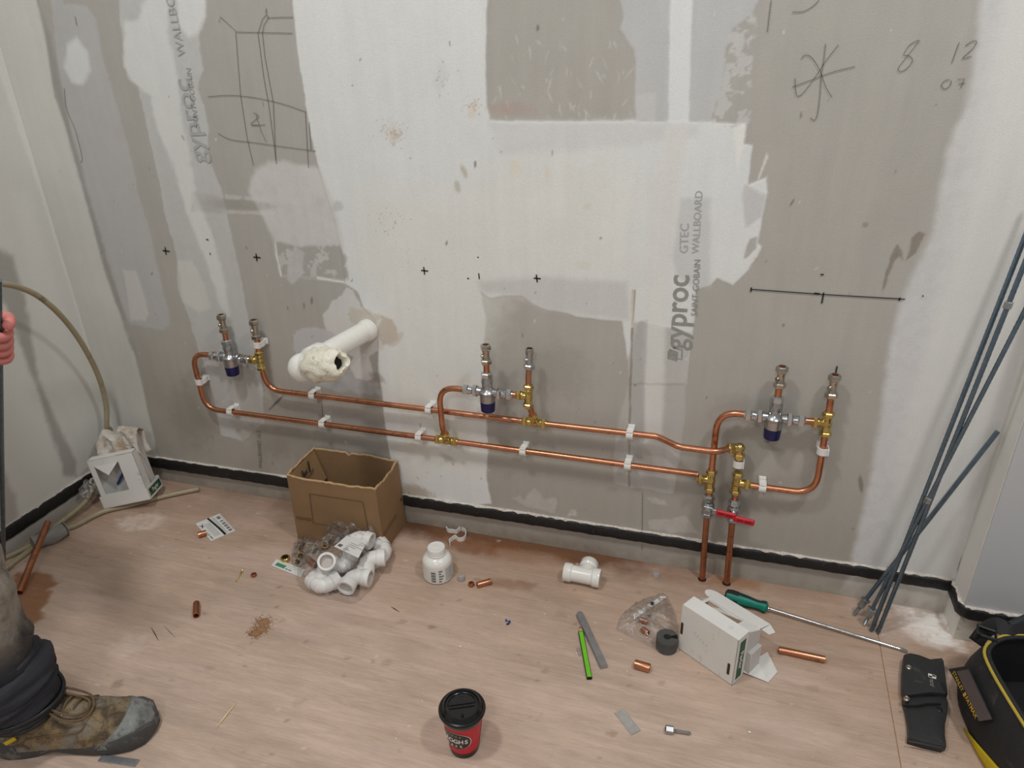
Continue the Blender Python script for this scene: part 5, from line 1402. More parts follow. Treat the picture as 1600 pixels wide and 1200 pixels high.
# grey torn plastic sleeve on the hose
t = thing('plastic_sleeve', 'torn grey plastic sleeve around the beige hoses, in the left corner', 'sleeve', F(78, 845, 0))
A = F(101, 831, .014); B_ = F(52, 852, .020); rs = np.random.RandomState(2); rings = []
x_, y_, z_ = frame_from(B_ - A)
for k in range(8):
    c = A.lerp(B_, k / 7); rr0 = .0235 - .003 * abs(k - 3) * .4
    rings.append([c + Vector((0, 0, .006)) + (x_ * math.cos(g) + y_ * math.sin(g)) * rr0 * (1 + .12 * math.sin(3 * g + k) + rs.uniform(-.07, .07)) for g in np.linspace(0, 2 * math.pi, 19)[:-1]])
for r in rings:
    for p in r: p.z = max(p.z, .001)
b = MB(); b.loft(rings); obj('sleeve_body', b, MT['greyplastic'], t)
b = MB(); c = A + (A - B_).normalized() * .002; dd = (A - B_).normalized()
b.lathe(c + Vector((0, 0, .008)), c + dd * .003 + Vector((0, 0, .008)), [(0, .012), (0, .021), (.001, .0225), (.0025, .0225), (.003, .021), (.003, .012)], 24, cap=False); obj('flange', b, MT['greyplastic'], t)
A = F(30, 926, .009); B_ = F(75, 816, .058)
q = MB(); q.tube([A, B_], .0085, 16, hollow=.8); o = obj('copper_offcut', q, MT['copper_dull']); tag(o, 'long tarnished copper pipe leaning over the hoses at the left edge', 'pipe offcut')

# crumpled clear packing behind, in the corner
def crumple(name, label, c, r, m, seed, cat, flat=1.0, amp=.25, nu=26, nv=16):
    rs = np.random.RandomState(seed); b = MB(); b.ball(c, r, nu, nv)
    c = Vector(c)
    ph = rs.uniform(0, 6, 12)
    for i, p in enumerate(b.v):
        d = p - c; g = math.atan2(d.y, d.x); h = d.z / (r[2] if hasattr(r, '__len__') else r)
        f_ = 1 + amp * (.5 * math.sin(3 * g + ph[0] + 3 * h) + .35 * math.sin(7 * g + ph[1] - 5 * h) + .25 * math.sin(9 * h + ph[2] + 2 * g) + rs.uniform(-.25, .25))
        b.v[i] = c + d * f_
        if b.v[i].z < .0012: b.v[i].z = .0012
    o = obj(name, b, m, ang=65)
    return o

# ------------------------------------------------------------------ white carton with window, left corner
def carton_thing(name, label, Mx, L, Wd, d, H, D2, logo_side, body_open=False):
    t = thing(name, label, 'carton', Mx.translation)
    th = .0016
    def part(nm, quad, m='carton', lab=None, parent=None, sgn=1):
        b = MB(); b.T = Mx; b.sheet(quad, th * sgn); return obj(nm, b, MT[m], parent or t, smooth=False, label=lab)
    part('tray_bottom', [(0, 0, 0), (L, 0, 0), (L, Wd, 0), (0, Wd, 0)])
    part('tray_wall', [(0, 0, 0), (0, 0, d), (L, 0, d), (L, 0, 0)], sgn=1)
    part('tray_wall', [(0, Wd, 0), (L, Wd, 0), (L, Wd, d), (0, Wd, d)], sgn=1)
    part('tray_wall', [(0, 0, 0), (0, Wd, 0), (0, Wd, d), (0, 0, d)], sgn=1)
    e = part('tray_end', [(L, 0, 0), (L, 0, d), (L, Wd, d), (L, Wd, 0)], sgn=1)
    b = MB(); b.T = Mx; b.add([(L + .0003, Wd * .07, d * .2), (L + .0003, Wd * .95, d * .2), (L + .0003, Wd * .95, d * .8), (L + .0003, Wd * .07, d * .8)], [(0, 1, 2, 3)])
    obj('green_label', b, MT['green'], e, smooth=False, label='dark green end label with white lettering')
    text('label_lettering', 'Pegler', d * .46, Mx @ basis((L + .0007, Wd * .52, d * .5), (0, 1, 0), (0, 0, 1)), MT['inkwhite'], e, bold=.0003)
    b = MB(); b.T = Mx; b.add([(L + .0006, Wd * .11, d * .3), (L + .0006, Wd * .15, d * .3), (L + .0006, Wd * .15, d * .42), (L + .0006, Wd * .11, d * .42)], [(0, 1, 2, 3)])
    obj('label_mark', b, MT['inkyellow'], e, smooth=False)
    i = .004
    # window frame body: front with cut-out, top, sides, back
    x0, x1 = i, L - i; z1 = H
    wx0, wx1, wz0, wz1 = x0 + .016, x0 + (x1 - x0) * .64, d + .004, H - .020
    b = MB(); b.T = Mx
    for (xa, xb, za, zb) in ((x0, wx0, .002, z1), (wx1, x1, .002, z1), (wx0, wx1, wz1, z1), (wx0, wx1, .002, wz0)):
        b.sheet([(xa, i, za), (xb, i, za), (xb, i, zb), (xa, i, zb)], -th)
    obj('front_frame', b, MT['carton'], t, smooth=False)
    part('top_panel', [(x0, i, z1), (x1, i, z1), (x1, D2, z1), (x0, D2, z1)], sgn=-1)
    part('side_frame', [(x1, i, .002), (x1, D2, .002), (x1, D2, z1), (x1, i, z1)], sgn=-1)
    part('side_frame', [(x0, i, .002), (x0, i, z1), (x0, D2, z1), (x0, D2, .002)], sgn=-1)
    part('back_panel', [(x0, D2, .002), (x0, D2, z1), (x1, D2, z1), (x1, D2, .002)], m='cartonin', sgn=-1)
    part('window_flap', [(wx0, i - .001, wz1), (wx0 + (wx1 - wx0) * .52, i - .010, wz1 - .034), (wx1, i - .001, wz1)], sgn=1, lab='triangular flap hanging in the window')
    return t
Rm = Matrix(((0.9116, -0.3628, -0.1932, -1.7395), (0.3801, 0.9229, 0.0606, -0.2029), (0.1564, -0.1287, 0.9793, 0.0140), (0, 0, 0, 1)))
lcn = carton_thing('white_carton', 'white window carton with a green end label, tilted over the hose in the left corner', Rm, .1467, .0936, .0399, .1603, .040, 'r')
b = MB(); b.T = Rm; b.sheet([(.050, .034, .055), (.092, .026, .098), (.088, .026, .105), (.046, .034, .061)], -.0016); 
o = obj('blue_printed_slip', b, MT['bluebit'], smooth=False); tag(o, 'blue and white printed slip showing through the left carton window', 'slip')
# wrapped pack with a dusty cloth hung over it behind the frame
b = MB(); b.T = Rm
b.box((.052, .048, .004), (.140, .086, .205), .006)
o = obj('white_pack', b, MT['cartonin'], ang=40); tag(o, 'tall white wrapped pack standing in the tray of the left carton', 'pack')
rs = np.random.RandomState(21)
b = MB(); b.T = Rm
nx, nz = 30, 26; V = []
for a_ in range(nx + 1):
    u = a_ / nx
    for k in range(nz + 1):
        s_ = k / nz                          # runs up the front, over the top and down the back
        x = .030 + u * .122
        sag = .018 * math.sin(u * 9.5) + .010 * math.sin(u * 21 + 1)
        if s_ < .42: y = .041 - .008 * math.sin(u * 14 + s_ * 6) ; z = .135 + sag * (1 - s_ / .42) + (s_ / .42) * .075
        elif s_ < .62:
            q_ = (s_ - .42) / .20; y = .041 + q_ * .052; z = .210 + .012 * math.sin(q_ * math.pi) + .006 * math.sin(u * 12)
        else:
            q_ = (s_ - .62) / .38; y = .093 + .004 * math.sin(u * 13); z = .210 - q_ * .080
        y += .0025 * rs.uniform(-1, 1); z += .0025 * rs.uniform(-1, 1) + .004 * math.sin(u * 17 + s_ * 9) - .010 * (abs(u - .5) * 2) ** 4
        V.append((x + .003 * math.sin(z * 70), y, z))
Fc = []
for a_ in range(nx):
    for k in range(nz):
        p = a_ * (nz + 1) + k; Fc.append((p, p + nz + 1, p + nz + 2, p + 1))
b.add(V, Fc)
o = obj('dusty_cloth', b, MT['cloth'], ang=80); tag(o, 'crumpled dusty off-white cloth draped over the pack in the left corner', 'cloth')
sm_ = o.modifiers.new('thick', 'SOLIDIFY'); sm_.thickness = .002
b = MB(); b.T = Rm; b.box((.006, .052, .150), (.052, .080, .196), .018)
o = obj('grey_pad', b, MT['greycloth'], ang=50); tag(o, 'rounded grey pad poking out left of the dusty cloth', 'pad')
o = crumple('polythene_scrap', '', X(142, 762, -1.806), (.020, .036, .026), MT['filmmilk'], 31, '', amp=.3); tag(o, 'crumpled milky plastic scrap between hose and carton in left corner', 'plastic scrap')
# ------------------------------------------------------------------ right-hand group: carton, zip bag, pipe slicer, screwdriver
RT = Matrix.Translation((-0.0056, -0.2879, 0.0006)) @ Matrix.Rotation(-0.5701, 4, 'Z')
L, H, D = .1425, .1300, .0400
rc = thing('white_carton', 'larger white carton on its side with open flaps in front of the screwdriver', 'carton', RT.translation)
def rp(nm, quad, m='carton', lab=None, parent=None, th=.0016):
    b = MB(); b.T = RT; b.sheet(quad, th); return obj(nm, b, MT[m], parent or rc, smooth=False, label=lab)
fr = rp('tray_bottom', [(0, 0, 0), (0, 0, H), (L, 0, H), (L, 0, 0)])
rp('tray_wall', [(0, 0, H), (0, D, H), (L, D, H), (L, 0, H)], th=-.0016)
rp('tray_wall', [(0, 0, 0), (L, 0, 0), (L, D, 0), (0, D, 0)])
rp('tray_end', [(0, 0, 0), (0, D, 0), (0, D, H), (0, 0, H)], th=-.0016)
en = rp('tray_end', [(L, 0, 0), (L, 0, H), (L, D, H), (L, D, 0)])
b = MB(); b.T = RT; b.add([(L + .0004, .010, .010), (L + .0004, .031, .010), (L + .0004, .031, .118), (L + .0004, .010, .118)], [(0, 1, 2, 3)])
obj('green_label', b, MT['green'], en, smooth=False, label='dark green end label with white lettering')
text('label_lettering', 'Pegler', .0190, RT @ basis((L + .0009, .0205, .062), (0, 0, -1), (0, 1, 0)), MT['inkwhite'], en, bold=.0004, sx=1.05)
for (u, w0, w1) in ((L - .0135, .026, .052), (.003, .050, .078)):
    b = MB(); b.T = RT
    n = 8; P = [(u + .0034 * math.cos(a) , -.0004, (w1 if math.sin(a) > 0 else w0) + .0034 * math.sin(a)) for a in np.linspace(0, 2 * math.pi, 17)[:-1]]
    b.add(P, [tuple(range(16))]); obj('slot', b, MT['cardprint'], fr, smooth=False, label='rounded slot in the tray bottom')
b = MB(); b.T = RT
for k in range(5): b.add([(.036 + k * .008, -.0005, .070 - k * .003), (.038 + k * .008, -.0005, .078 - k * .003), (.0388 + k * .008, -.0005, .0778 - k * .003), (.0368 + k * .008, -.0005, .0698 - k * .003)], [(0, 1, 2, 3)])
o = obj('scuff_marks', b, MT['inkfaint'], fr, smooth=False); o['kind'] = 'stuff'
# inner frame (narrower body with a window) projecting from the tray
u0, u1, w1, v1 = .004, L - .004, H - .006, .096
b = MB(); b.T = RT
wx0, wx1, wv0, wv1 = .012, .100, D + .002, .084
def wt(v): return w1 - max(0, v - D) * .50
for (xa, xb, va, vb) in ((u0, wx0, .004, v1), (wx1, u1, .004, v1), (wx0, wx1, .004, wv0), (wx0, wx1, wv1, v1)):
    b.sheet([(xa, va, wt(va)), (xb, va, wt(va)), (xb, vb, wt(vb)), (xa, vb, wt(vb))], -.0016)
obj('window_frame', b, MT['carton'], rc, smooth=False, label='carton face with triangular window')
rp('window_flap', [(wx0 + .024, wv0 + .006, wt(wv0) - .004), (wx1 - .004, wv1, wt(wv1) - .002), (wx0 + .030, wv1, wt(wv1) - .006)], lab='white triangular flap folded into the window')
rp('side_panel', [(u1, .004, .004), (u1, v1, .004), (u1, v1, wt(v1)), (u1, D, w1), (u1, .004, w1)], m='cartonin')
rp('side_panel', [(u0, .004, .004), (u0, .004, w1), (u0, D, w1), (u0, v1, wt(v1)), (u0, v1, .004)], m='cartonin')
rp('lower_panel', [(u0, .004, .004), (u1, .004, .004), (u1, v1, .004), (u0, v1, .004)], m='cartonin')
# open flaps at the far end
wb_ = wt(v1)
rp('end_flap', [(u0, v1, wb_), (u1 - .002, v1, wb_), (u1 + .004, v1 + .036, wb_ - .006), (u0 - .004, v1 + .036, wb_ - .006)], th=.0012)
b = MB(); b.T = RT
lobe = [(u0 - .001, v1 + .002, wb_)] + [(u0 - .002 - .020 * math.sin(t_), v1 + .019 - .016 * math.cos(t_), wb_ - (.019 - .016 * math.cos(t_)) * .166) for t_ in np.linspace(.1, math.pi - .1, 10)] + [(u0 - .003, v1 + .035, wb_ - .0058)]
b.sheet(lobe, .0012); obj('rounded_tab', b, MT['carton'], rc, smooth=False)
rp('tuck_flap', [(u1 + .001, v1 + .004, wb_ - .002), (u1 + .016, v1 + .010, wb_ - .010), (u1 + .020, v1 + .030, wb_ - .014), (u1 + .004, v1 + .035, wb_ - .006)], th=.0012)
rp('side_flap', [(u1 + .001, v1, .010), (u1 + .004, v1 + .045, .002), (u1 + .050, v1 + .010, .002), (u1 + .052, v1 - .030, .002), (u1 + .001, .046, .006)], th=.0012)
b = MB(); b.T = RT; b.box((u1 + .0015, .050, .004), (u1 + .012, .092, .062), .001)
obj('inner_sleeve', b, MT['cartonin'], rc, ang=40)

# zip bag with copper couplers in it
zb = film_bag('zip_bag', 'clear zip bag lying flat with two copper stubs inside, left of the big carton', [(963, 985), (968, 968), (985, 950), (1010, 938), (1036, 930), (1052, 952), (1060, 985), (1056, 1004), (1035, 1020), (1010, 1008), (985, 996)], .024, MT['film'], 14, steep=.04, noise_=.0035)
A = [F(988, 962, .020), F(1036, 930, .030), F(1041, 934, .031), F(992, 967, .020)]
b = MB(); b.sheet([A[0], A[3], A[2], A[1]], .002); obj('zip_strip', b, MT['filmmilk'], zb, smooth=False, label='milky zip strip of the bag')
b = MB(); c = F(1019, 943, .032); b.box(c - Vector((.004, .004, .001)), c + Vector((.004, .004, .003)), .001); obj('zip_tab', b, MT['ink'], zb)
offcut('copper_stub', 'copper stub nearest the camera inside the clear zip bag', (1003, 982), (1013, 989), .0065, 'copper', z=.008)
offcut('copper_stub', 'reddish copper stub deeper inside the clear zip bag', (1000, 968), (1012, 971), .0065, 'copper_dull', z=.008)
# pipe slicer
c = F(1041, 1012, 0)
ps = thing('pipe_slicer', 'round dark grey ribbed pipe slicer standing on the floor against the big carton', 'pipe cutter', c)
n = 84; R0 = .0245; rings = []
prof = [(0.0, .93, 0), (.0015, 1, 0), (.003, 1, 1), (.026, 1, 1), (.028, 1.0, 0), (.0335, 1.0, 0), (.0355, .95, 0)]
for (z, k, rib) in prof:
    rings.append([c + Vector((math.cos(g), math.sin(g), 0)) * R0 * (k - (.045 if rib and j % 2 else 0)) + Vector((0, 0, z)) for j, g in enumerate(np.linspace(0, 2 * math.pi, n + 1)[:-1])])
q = MB(); q.loft(rings, cap=False); q.add(rings[0], [tuple(reversed(range(n)))])
obj('ribbed_body', q, MT['darkgrey'], ps, ang=50)
q = MB()
zt = .0352
def ring_face(r0, r1, z0, z1, a0, a1, m):
    V = []; Fc = []
    for i in range(m + 1):
        g = a0 + (a1 - a0) * i / m
        V += [c + Vector((math.cos(g) * r0, math.sin(g) * r0, z0)), c + Vector((math.cos(g) * r1, math.sin(g) * r1, z1))]
        if i: Fc.append((2 * i - 2, 2 * i - 1, 2 * i + 1, 2 * i))
    q.add(V, Fc)
gs = math.radians(10)
ring_face(R0 * .95, .0085, .0355, .0340, gs + .32, gs + 2 * math.pi - .32, 40)
ring_face(.0085, .0085, .0340, .010, gs + .32, gs + 2 * math.pi - .32, 40)
obj('top_face', q, MT['darkgrey'], ps)
q = MB(); ring_face(R0 * .95, .0088, .0352, .0340, gs - .3, gs + .3, 8)
ring_face(.0088, .0, .0120, .0120, 0, 2 * math.pi, 20)
q.add([c + Vector((math.cos(gs + s_ * .32) * r, math.sin(gs + s_ * .32) * r, z)) for (s_, r, z) in ((-1, .0085, .030), (-1, .0236, .030), (1, .0236, .030), (1, .0085, .030))], [(0, 1, 2, 3)])
obj('cutting_slot', q, MT['hole'], ps, label='dark slot and bore for the pipe')
offcut('copper_coupler', 'copper coupler lying in front of the pipe slicer', (991.5, 1037), (1015.5, 1044), .0098, 'copper')
offcut('copper_offcut', 'bright copper pipe offcut right of the big carton', (1217, 1015), (1289, 1030.5), .0080, 'copper')

# screwdriver
A = F(1133, 929, .017); T_ = F(1418, 1018, .004)
d = (T_ - A).normalized(); HL = (F(1200, 950, .015) - A).length; LL = (T_ - A).length
sd = thing('screwdriver', 'long flat screwdriver with green and black handle lying behind the big carton', 'screwdriver', (A.x, A.y, 0))
prof = [(0, .0095), (.004, .0150), (.016, .0172), (.034, .0166), (.058, .0150), (.076, .0124), (.088, .0120), (.096, .0148), (.104, .0150), (.108, .0120), (.110, .006)]
k = HL / .110; prof = [(t * k, r * min(1, .017 / .0172)) for t, r in prof]
x_, y_, z_ = frame_from(d)
def sd_part(nm, m, r0, keep, grow=1.0, lab=None):
    q = MB(); n = 24
    V = []; Fc = []
    for (t, r) in prof:
        for j in range(n):
            g = 2 * math.pi * j / n
            rr = r * (1 - .06 * math.cos(3 * g) ** 2) * grow
            V.append(A + d * t + (x_ * math.cos(g) + y_ * math.sin(g)) * rr)
    for i in range(len(prof) - 1):
        for j in range(n):
            if keep(i, j): Fc.append((i * n + j, i * n + (j + 1) % n, (i + 1) * n + (j + 1) % n, (i + 1) * n + j))
    if keep(0, 0) and nm == 'handle':
        Fc.append(tuple(reversed(range(n)))); Fc.append(tuple((len(prof) - 1) * n + j for j in range(n)))
    q.add(V, Fc); return obj(nm, q, MT[m], sd, label=lab)
sd_part('handle', 'teal', 0, lambda i, j: True, lab='teal green handle')
sd_part('grip', 'rubber', 0, lambda i, j: (i < 3 and j % 8 not in (2, 3, 4)) or (3 <= i < 8 and j % 8 in (0, 7)) or i == 0, 1.025, 'black rubber grip inlays')
q = MB(); S0 = A + d * (HL - .003)
q.tube([S0, S0.lerp(T_, .96)], .0036, 12); obj('shaft', q, MT['chrome'], sd, label='long bright steel shaft')
q = MB(); S1 = S0.lerp(T_, .95); sd_d = Vector((-d.y, d.x, 0)).normalized(); u_ = Vector((0, 0, 1))
def flat(p, w, h): return [p - sd_d * w - u_ * h, p + sd_d * w - u_ * h, p + sd_d * w + u_ * h, p - sd_d * w + u_ * h]
q.loft([flat(S1, .0034, .0034), flat(S1.lerp(T_, .4), .0042, .0026), flat(T_, .0040, .0007)]); obj('blade', q, MT['steel'], sd, ang=30)

# steel bar, carpenter's pencil, wall plug, plastic tag, metal strip
def bar_on_floor(p0, p1, w, h, z0=0.0):
    a, b_ = F(p0[0], p0[1], z0 + h), F(p1[0], p1[1], z0 + h)
    x = (b_ - a); x.z = 0
    return a, b_, x.length, basis((a.x, a.y, z0), x, Vector((-x.y, x.x, 0)))
a, b_, Lb, Mx = bar_on_floor((904.5, 955), (944, 1040), .019, .010)
q = MB(); q.T = Mx
P = [(Lb, -.0085), (Lb, .0085)] + [(.010 * 0 + .0085 - .0085 * math.sin(t), .0085 * math.cos(t)) for t in np.linspace(0, math.pi, 12)]
q.prism(P, 0.0005, .0055); q.prism([(x + (.0003 if x < .01 else -.0004), y * .93) for x, y in P], .0055, .0105)
o = obj('steel_bar', q, MT['steel'], ang=30); tag(o, 'flat grey steel bar with rounded end lying beside the green pencil', 'bar')
a, b_, Lb, Mx = bar_on_floor((907, 983), (921, 1058), .012, .0075)
pc = thing('carpenter_pencil', 'flat lime green carpenter pencil on the floor beside the grey steel bar', 'pencil', (a.x, a.y, 0))
q = MB(); q.T = Mx; q.prism([(.004, -.0026), (Lb, -.0026), (Lb, .0026), (.004, .0026)], .0066, .0076); 
hexp = [(-.0062, .0), (-.0062, .0)]
q = MB(); q.T = Mx
sec = [(-.0064, .0038), (-.0048, .0004), (.0048, .0004), (.0064, .0038), (.0048, .0074), (-.0048, .0074)]
q.loft([[Vector((x, y, z)) for y, z in sec] for x in (.006, Lb)]); obj('pencil_body', q, MT['limeside'], pc, smooth=False)
q = MB(); q.T = Mx; q.box((.008, -.0046, .0072), (Lb - .001, .0046, .0079)); obj('lime_face', q, MT['lime'], pc, smooth=False, label='lime green painted face')
q = MB(); q.T = Mx; q.loft([[Vector((x, y * k_, .0038 + (z - .0038) * k_)) for y, z in sec] for x, k_ in ((.0065, .98), (.0, .75), (-.006, .35))]); obj('sharpened_end', q, MT['wood'], pc, smooth=False)
q = MB(); q.T = Mx; q.box((-.0095, -.0018, .0028), (-.0055, .0018, .0048)); obj('lead', q, MT['ink'], pc, smooth=False)
q = MB(); q.T = Mx; q.loft([[Vector((x, y, z)) for y, z in sec] for x in (Lb, Lb + .0008)]); obj('dark_end', q, MT['hole'], pc, smooth=False)
A = F(903, 1012, .003); B_ = F(906, 1024, .003); q = MB(); Lq = (B_ - A).length
q.lathe(A, B_, [(0, .0022), (.001, .0030), (Lq * .3, .0024), (Lq * .35, .0030), (Lq * .55, .0024), (Lq * .6, .0030), (Lq * .8, .0024), (Lq, .0018)], 10)
o = obj('wall_plug', q, MT['clear']); tag(o, 'tiny clear ribbed plug lying left of the green pencil', 'plug'); rebase(o)
a, b_, Lb, Mx = bar_on_floor((967, 1110), (994, 1144), .02, .0025)
q = MB(); q.T = Mx; q.box((0, -.0115, .0006), (Lb, .0115, .0026), .0008); q.box((Lb * .12, -.0085, .0024), (Lb * .8, .0085, .0031), .0004); q.box((Lb * .88, -.009, .0024), (Lb * .99, .009, .0031), .0003)
o = obj('plastic_tag', q, mat('smoky_plastic', rgb(168, 166, 160), .25, 0, .08, 60)); tag(o, 'flat grey translucent plastic tag on the floor right of the coffee cup', 'tag')
a, b_, Lb, Mx = bar_on_floor((156, 1184), (215, 1192), .016, .002)
q = MB(); q.T = Mx; q.box((0, -.0075, .0005), (Lb, .0075, .0024), .0004)
for k in range(7): q.box((Lb * (.08 + k * .125), -.006, .0022), (Lb * (.14 + k * .125), .006, .0030), .0003)
o = obj('metal_strip', q, MT['steel'], ang=30); tag(o, 'short grey embossed metal strip on the floor below the boot', 'strip')
def hanger(A, B_, name, label, s_=1.0):
    """coupling head with a wood-screw thread"""
    t = thing(name, label, 'hanger screw', (A.x, A.y, 0))
    L_ = (B_ - A).length; d = (B_ - A).normalized()
    q = MB(); q.hexnut(A, A + d * L_ * .32, .0085 * s_); obj('hex_head', q, MT['zincthread'], t)
    q = MB(); q.lathe(A - d * .0003, A, [(0, .005 * s_), (.0003, .005 * s_)], 12); obj('bore', q, MT['hole'], t)
    prof = [(L_ * .32, .0034 * s_)]
    for i in range(18): prof.append((L_ * (.36 + .6 * i / 18), (.0038 if i % 2 else .0026) * s_))
    prof.append((L_, .0008)); q = MB(); q.lathe(A, B_, prof, 12); obj('screw_thread', q, MT['zincthread'], t)
    return t
hanger(F(1039.5, 1139, .0075), F(1080, 1146, .0045), 'hanger_screw', 'loose hex-headed hanger screw on the floor right of the plastic tag')

# ------------------------------------------------------------------ threaded rods leaning in the right corner
def rod_thing(name, label, A, B_, r, hang=None, collars=(), cap=False):
    t = thing(name, label, 'rod', (A.x, A.y, 0), 'threaded rods leaning in the right corner')
    d = (B_ - A).normalized(); L_ = (B_ - A).length
    s0 = 0
    if hang:
        q = MB(); prof = [(0, .0012)]
        n = 20
        for i in range(n): prof.append((.004 + .026 * i / n, (.0046 if i % 2 else .0028)))
        q.lathe(A, B_, prof, 12); obj('screw_thread', q, MT['zincthread'], t)
        q = MB(); q.hexnut(A + d * .029, A + d * .050, .0088); obj('coupling_nut', q, MT['zincthread'], t)
        q = MB(); q.lathe(A + d * .050, A + d * .0535, [(0, .0105), (.001, .0118), (.003, .0118), (.0035, .0100)], 6); obj('washer', q, MT['zincthread'], t)
        s0 = .050
    prof = []
    m = 180; l0 = L_ - s0
    for i in range(m + 1): prof.append((s0 + l0 * i / m, r * (1.0 if i % 2 else .93)))
    q = MB(); q.lathe(A, B_, prof, 10); obj('rod_shank', q, MT['zinc'], t)
    for c_ in collars:
        q = MB(); q.hexnut(A + d * (L_ * c_ - .007), A + d * (L_ * c_ + .007), .0078); obj('nut', q, MT['zincthread'], t)
    return t
def along(px, py, z=None, y=None, x=None):
    return F(px, py, z) if z is not None else (W(px, py, -y) if y is not None else X(px, py, x))
def rod_px(p0, p1, yv, ext):
    """from floor pixel p0 through pixel p1 (at depth y) extended by ext metres"""
    A = F(p0[0], p0[1], .004); B_ = W(p1[0], p1[1], yv); d = (B_ - A).normalized(); return A, B_ + d * ext
A, B_ = rod_px((1361.5, 985), (1600, 374), .046, .10)
rod_thing('threaded_rod', 'leftmost long blue-grey threaded rod with plain foot, leaning in the right corner', A, B_, .0050)
A, B_ = rod_px((1372, 988), (1600, 414), .072, .15)
rod_thing('threaded_rod', 'second long threaded rod with nut high up and plain foot nearest the wall recess', A, B_, .0050, collars=(.78,))
A, B_ = rod_px((1350, 977), (1600, 488), .092, .12)
rod_thing('threaded_rod', 'third long threaded rod standing on a hanger-screw foot beside the plain feet', A, B_, .0046, hang=True, collars=(.40,))
A = F(1334, 961, .004); B_ = X(1559, 674, .592)
rod_thing('threaded_rod', 'short threaded rod on a hanger-screw foot, its top resting on the white return', A, B_, .0052, hang=True)

# ------------------------------------------------------------------ black tool pouch
pl = thing('tool_pouch', 'black leather tool pouch with two rivets lying on floor left of the tool bag', 'tool pouch', F(1440, 1100, 0))
def slab(px, z0, z1, m, nm, parent, bulge=.004, lab=None):
    """soft flat leather piece following floor pixels"""
    P = [F(x, y, 0) for x, y in px]
    c = sum(P, Vector()) / len(P)
    rings = []
    for s_, z in ((.985, z0), (1.0, z0 + (z1 - z0) * .25), (1.0, z0 + (z1 - z0) * .7), (.97, z1), (.85, z1 + bulge * .4), (.6, z1 + bulge * .8), (.3, z1 + bulge), (.02, z1 + bulge)):
        rings.append([Vector((c.x + (p.x - c.x) * s_, c.y + (p.y - c.y) * s_, z)) for p in P])
    q = MB(); q.loft(rings); return obj(nm, q, MT[m], parent, lab and True or True, lab)
low = [(1408, 1099), (1409, 1098), (1476, 1096), (1479, 1108), (1478, 1122), (1474, 1140), (1474, 1160), (1476, 1174), (1470, 1177), (1440, 1170), (1416, 1163), (1417, 1150), (1416, 1135), (1413, 1118)]
slab(low, .0005, .018, 'leather', 'lower_sheath', pl, .003)
up = [(1409, 1035), (1418, 1033), (1432, 1036), (1450, 1043), (1468, 1041), (1471, 1046), (1474, 1070), (1477, 1096), (1474, 1099), (1450, 1096), (1430, 1099), (1410, 1101), (1406, 1090), (1406, 1060)]
upo = slab(up, .006, .026, 'leather', 'front_pocket', pl, .002)
for (x, y) in ((1420, 1042), (1417, 1091)):
    c = F(x, y, .028); q = MB(); q.lathe(c - Vector((0, 0, .004)), c + Vector((0, 0, .0015)), [(0, .0062), (.004, .0062), (.0048, .0050), (.0042, .0040), (.0042, .0030), (.0055, .0022)], 16); obj('rivet', q, MT['nickel'], pl, label='round metal rivet')
c = F(1468, 1108, .022); q = MB(); q.lathe(c - Vector((0, 0, .006)), c, [(0, .0068), (.005, .0064), (.006, .0045)], 14); obj('press_stud', q, MT['black'], pl)
q = MB(); q.tube(spline([F(x, y, .0255) for x, y in [(1412, 1103), (1432, 1103), (1450, 1100), (1470, 1100)]], 4), .0022, 6); obj('pocket_mouth', q, MT['hole'], pl)
q = MB(); q.tube([F(x, y, .021) for x, y in [(1419, 1158), (1440, 1162), (1472, 1169)]], .0018, 6); obj('folded_seam', q, MT['rubber'], pl)
e0 = F(1458, 1053, .0295); e1 = F(1460, 1083, .0290)
ux = (e1 - e0).normalized(); Mp = basis(F(1456.5, 1056.5, .0296), ux, Vector((0, 0, 1)).cross(ux))
def sq(x0, y0, x1, y1, m, nm):
    b = MB(); b.T = Mp; b.add([(x0, y0, 0), (x1, y0, 0), (x1, y1, 0), (x0, y1, 0)], [(0, 1, 2, 3)]); return obj(nm, b, MT[m], upo, smooth=False)
for k, (x0, y0, x1, y1) in enumerate([(-.0055, -.0075, .0055, -.0066), (-.0055, .0066, .0055, .0075), (-.0055, -.0075, -.0046, .0075), (.0046, -.0075, .0055, .0075), (-.0046, -.0066, 0, 0), (0, 0, .0046, .0066)]):
    sq(x0, y0, x1, y1, 'inkwhite', 'printed_emblem')
text('printed_lettering', 'rarzi', .0125, Mp @ Matrix.Translation((.008, -.0010, 0)), MT['inkgrey'], upo, 'LEFT', .0003, .95)

# ------------------------------------------------------------------ black and yellow tool bag
tb = thing('tool_bag', 'open black tool bag with yellow piping and yellow base panel at the right edge', 'tool bag', (.75, -.36, 0))
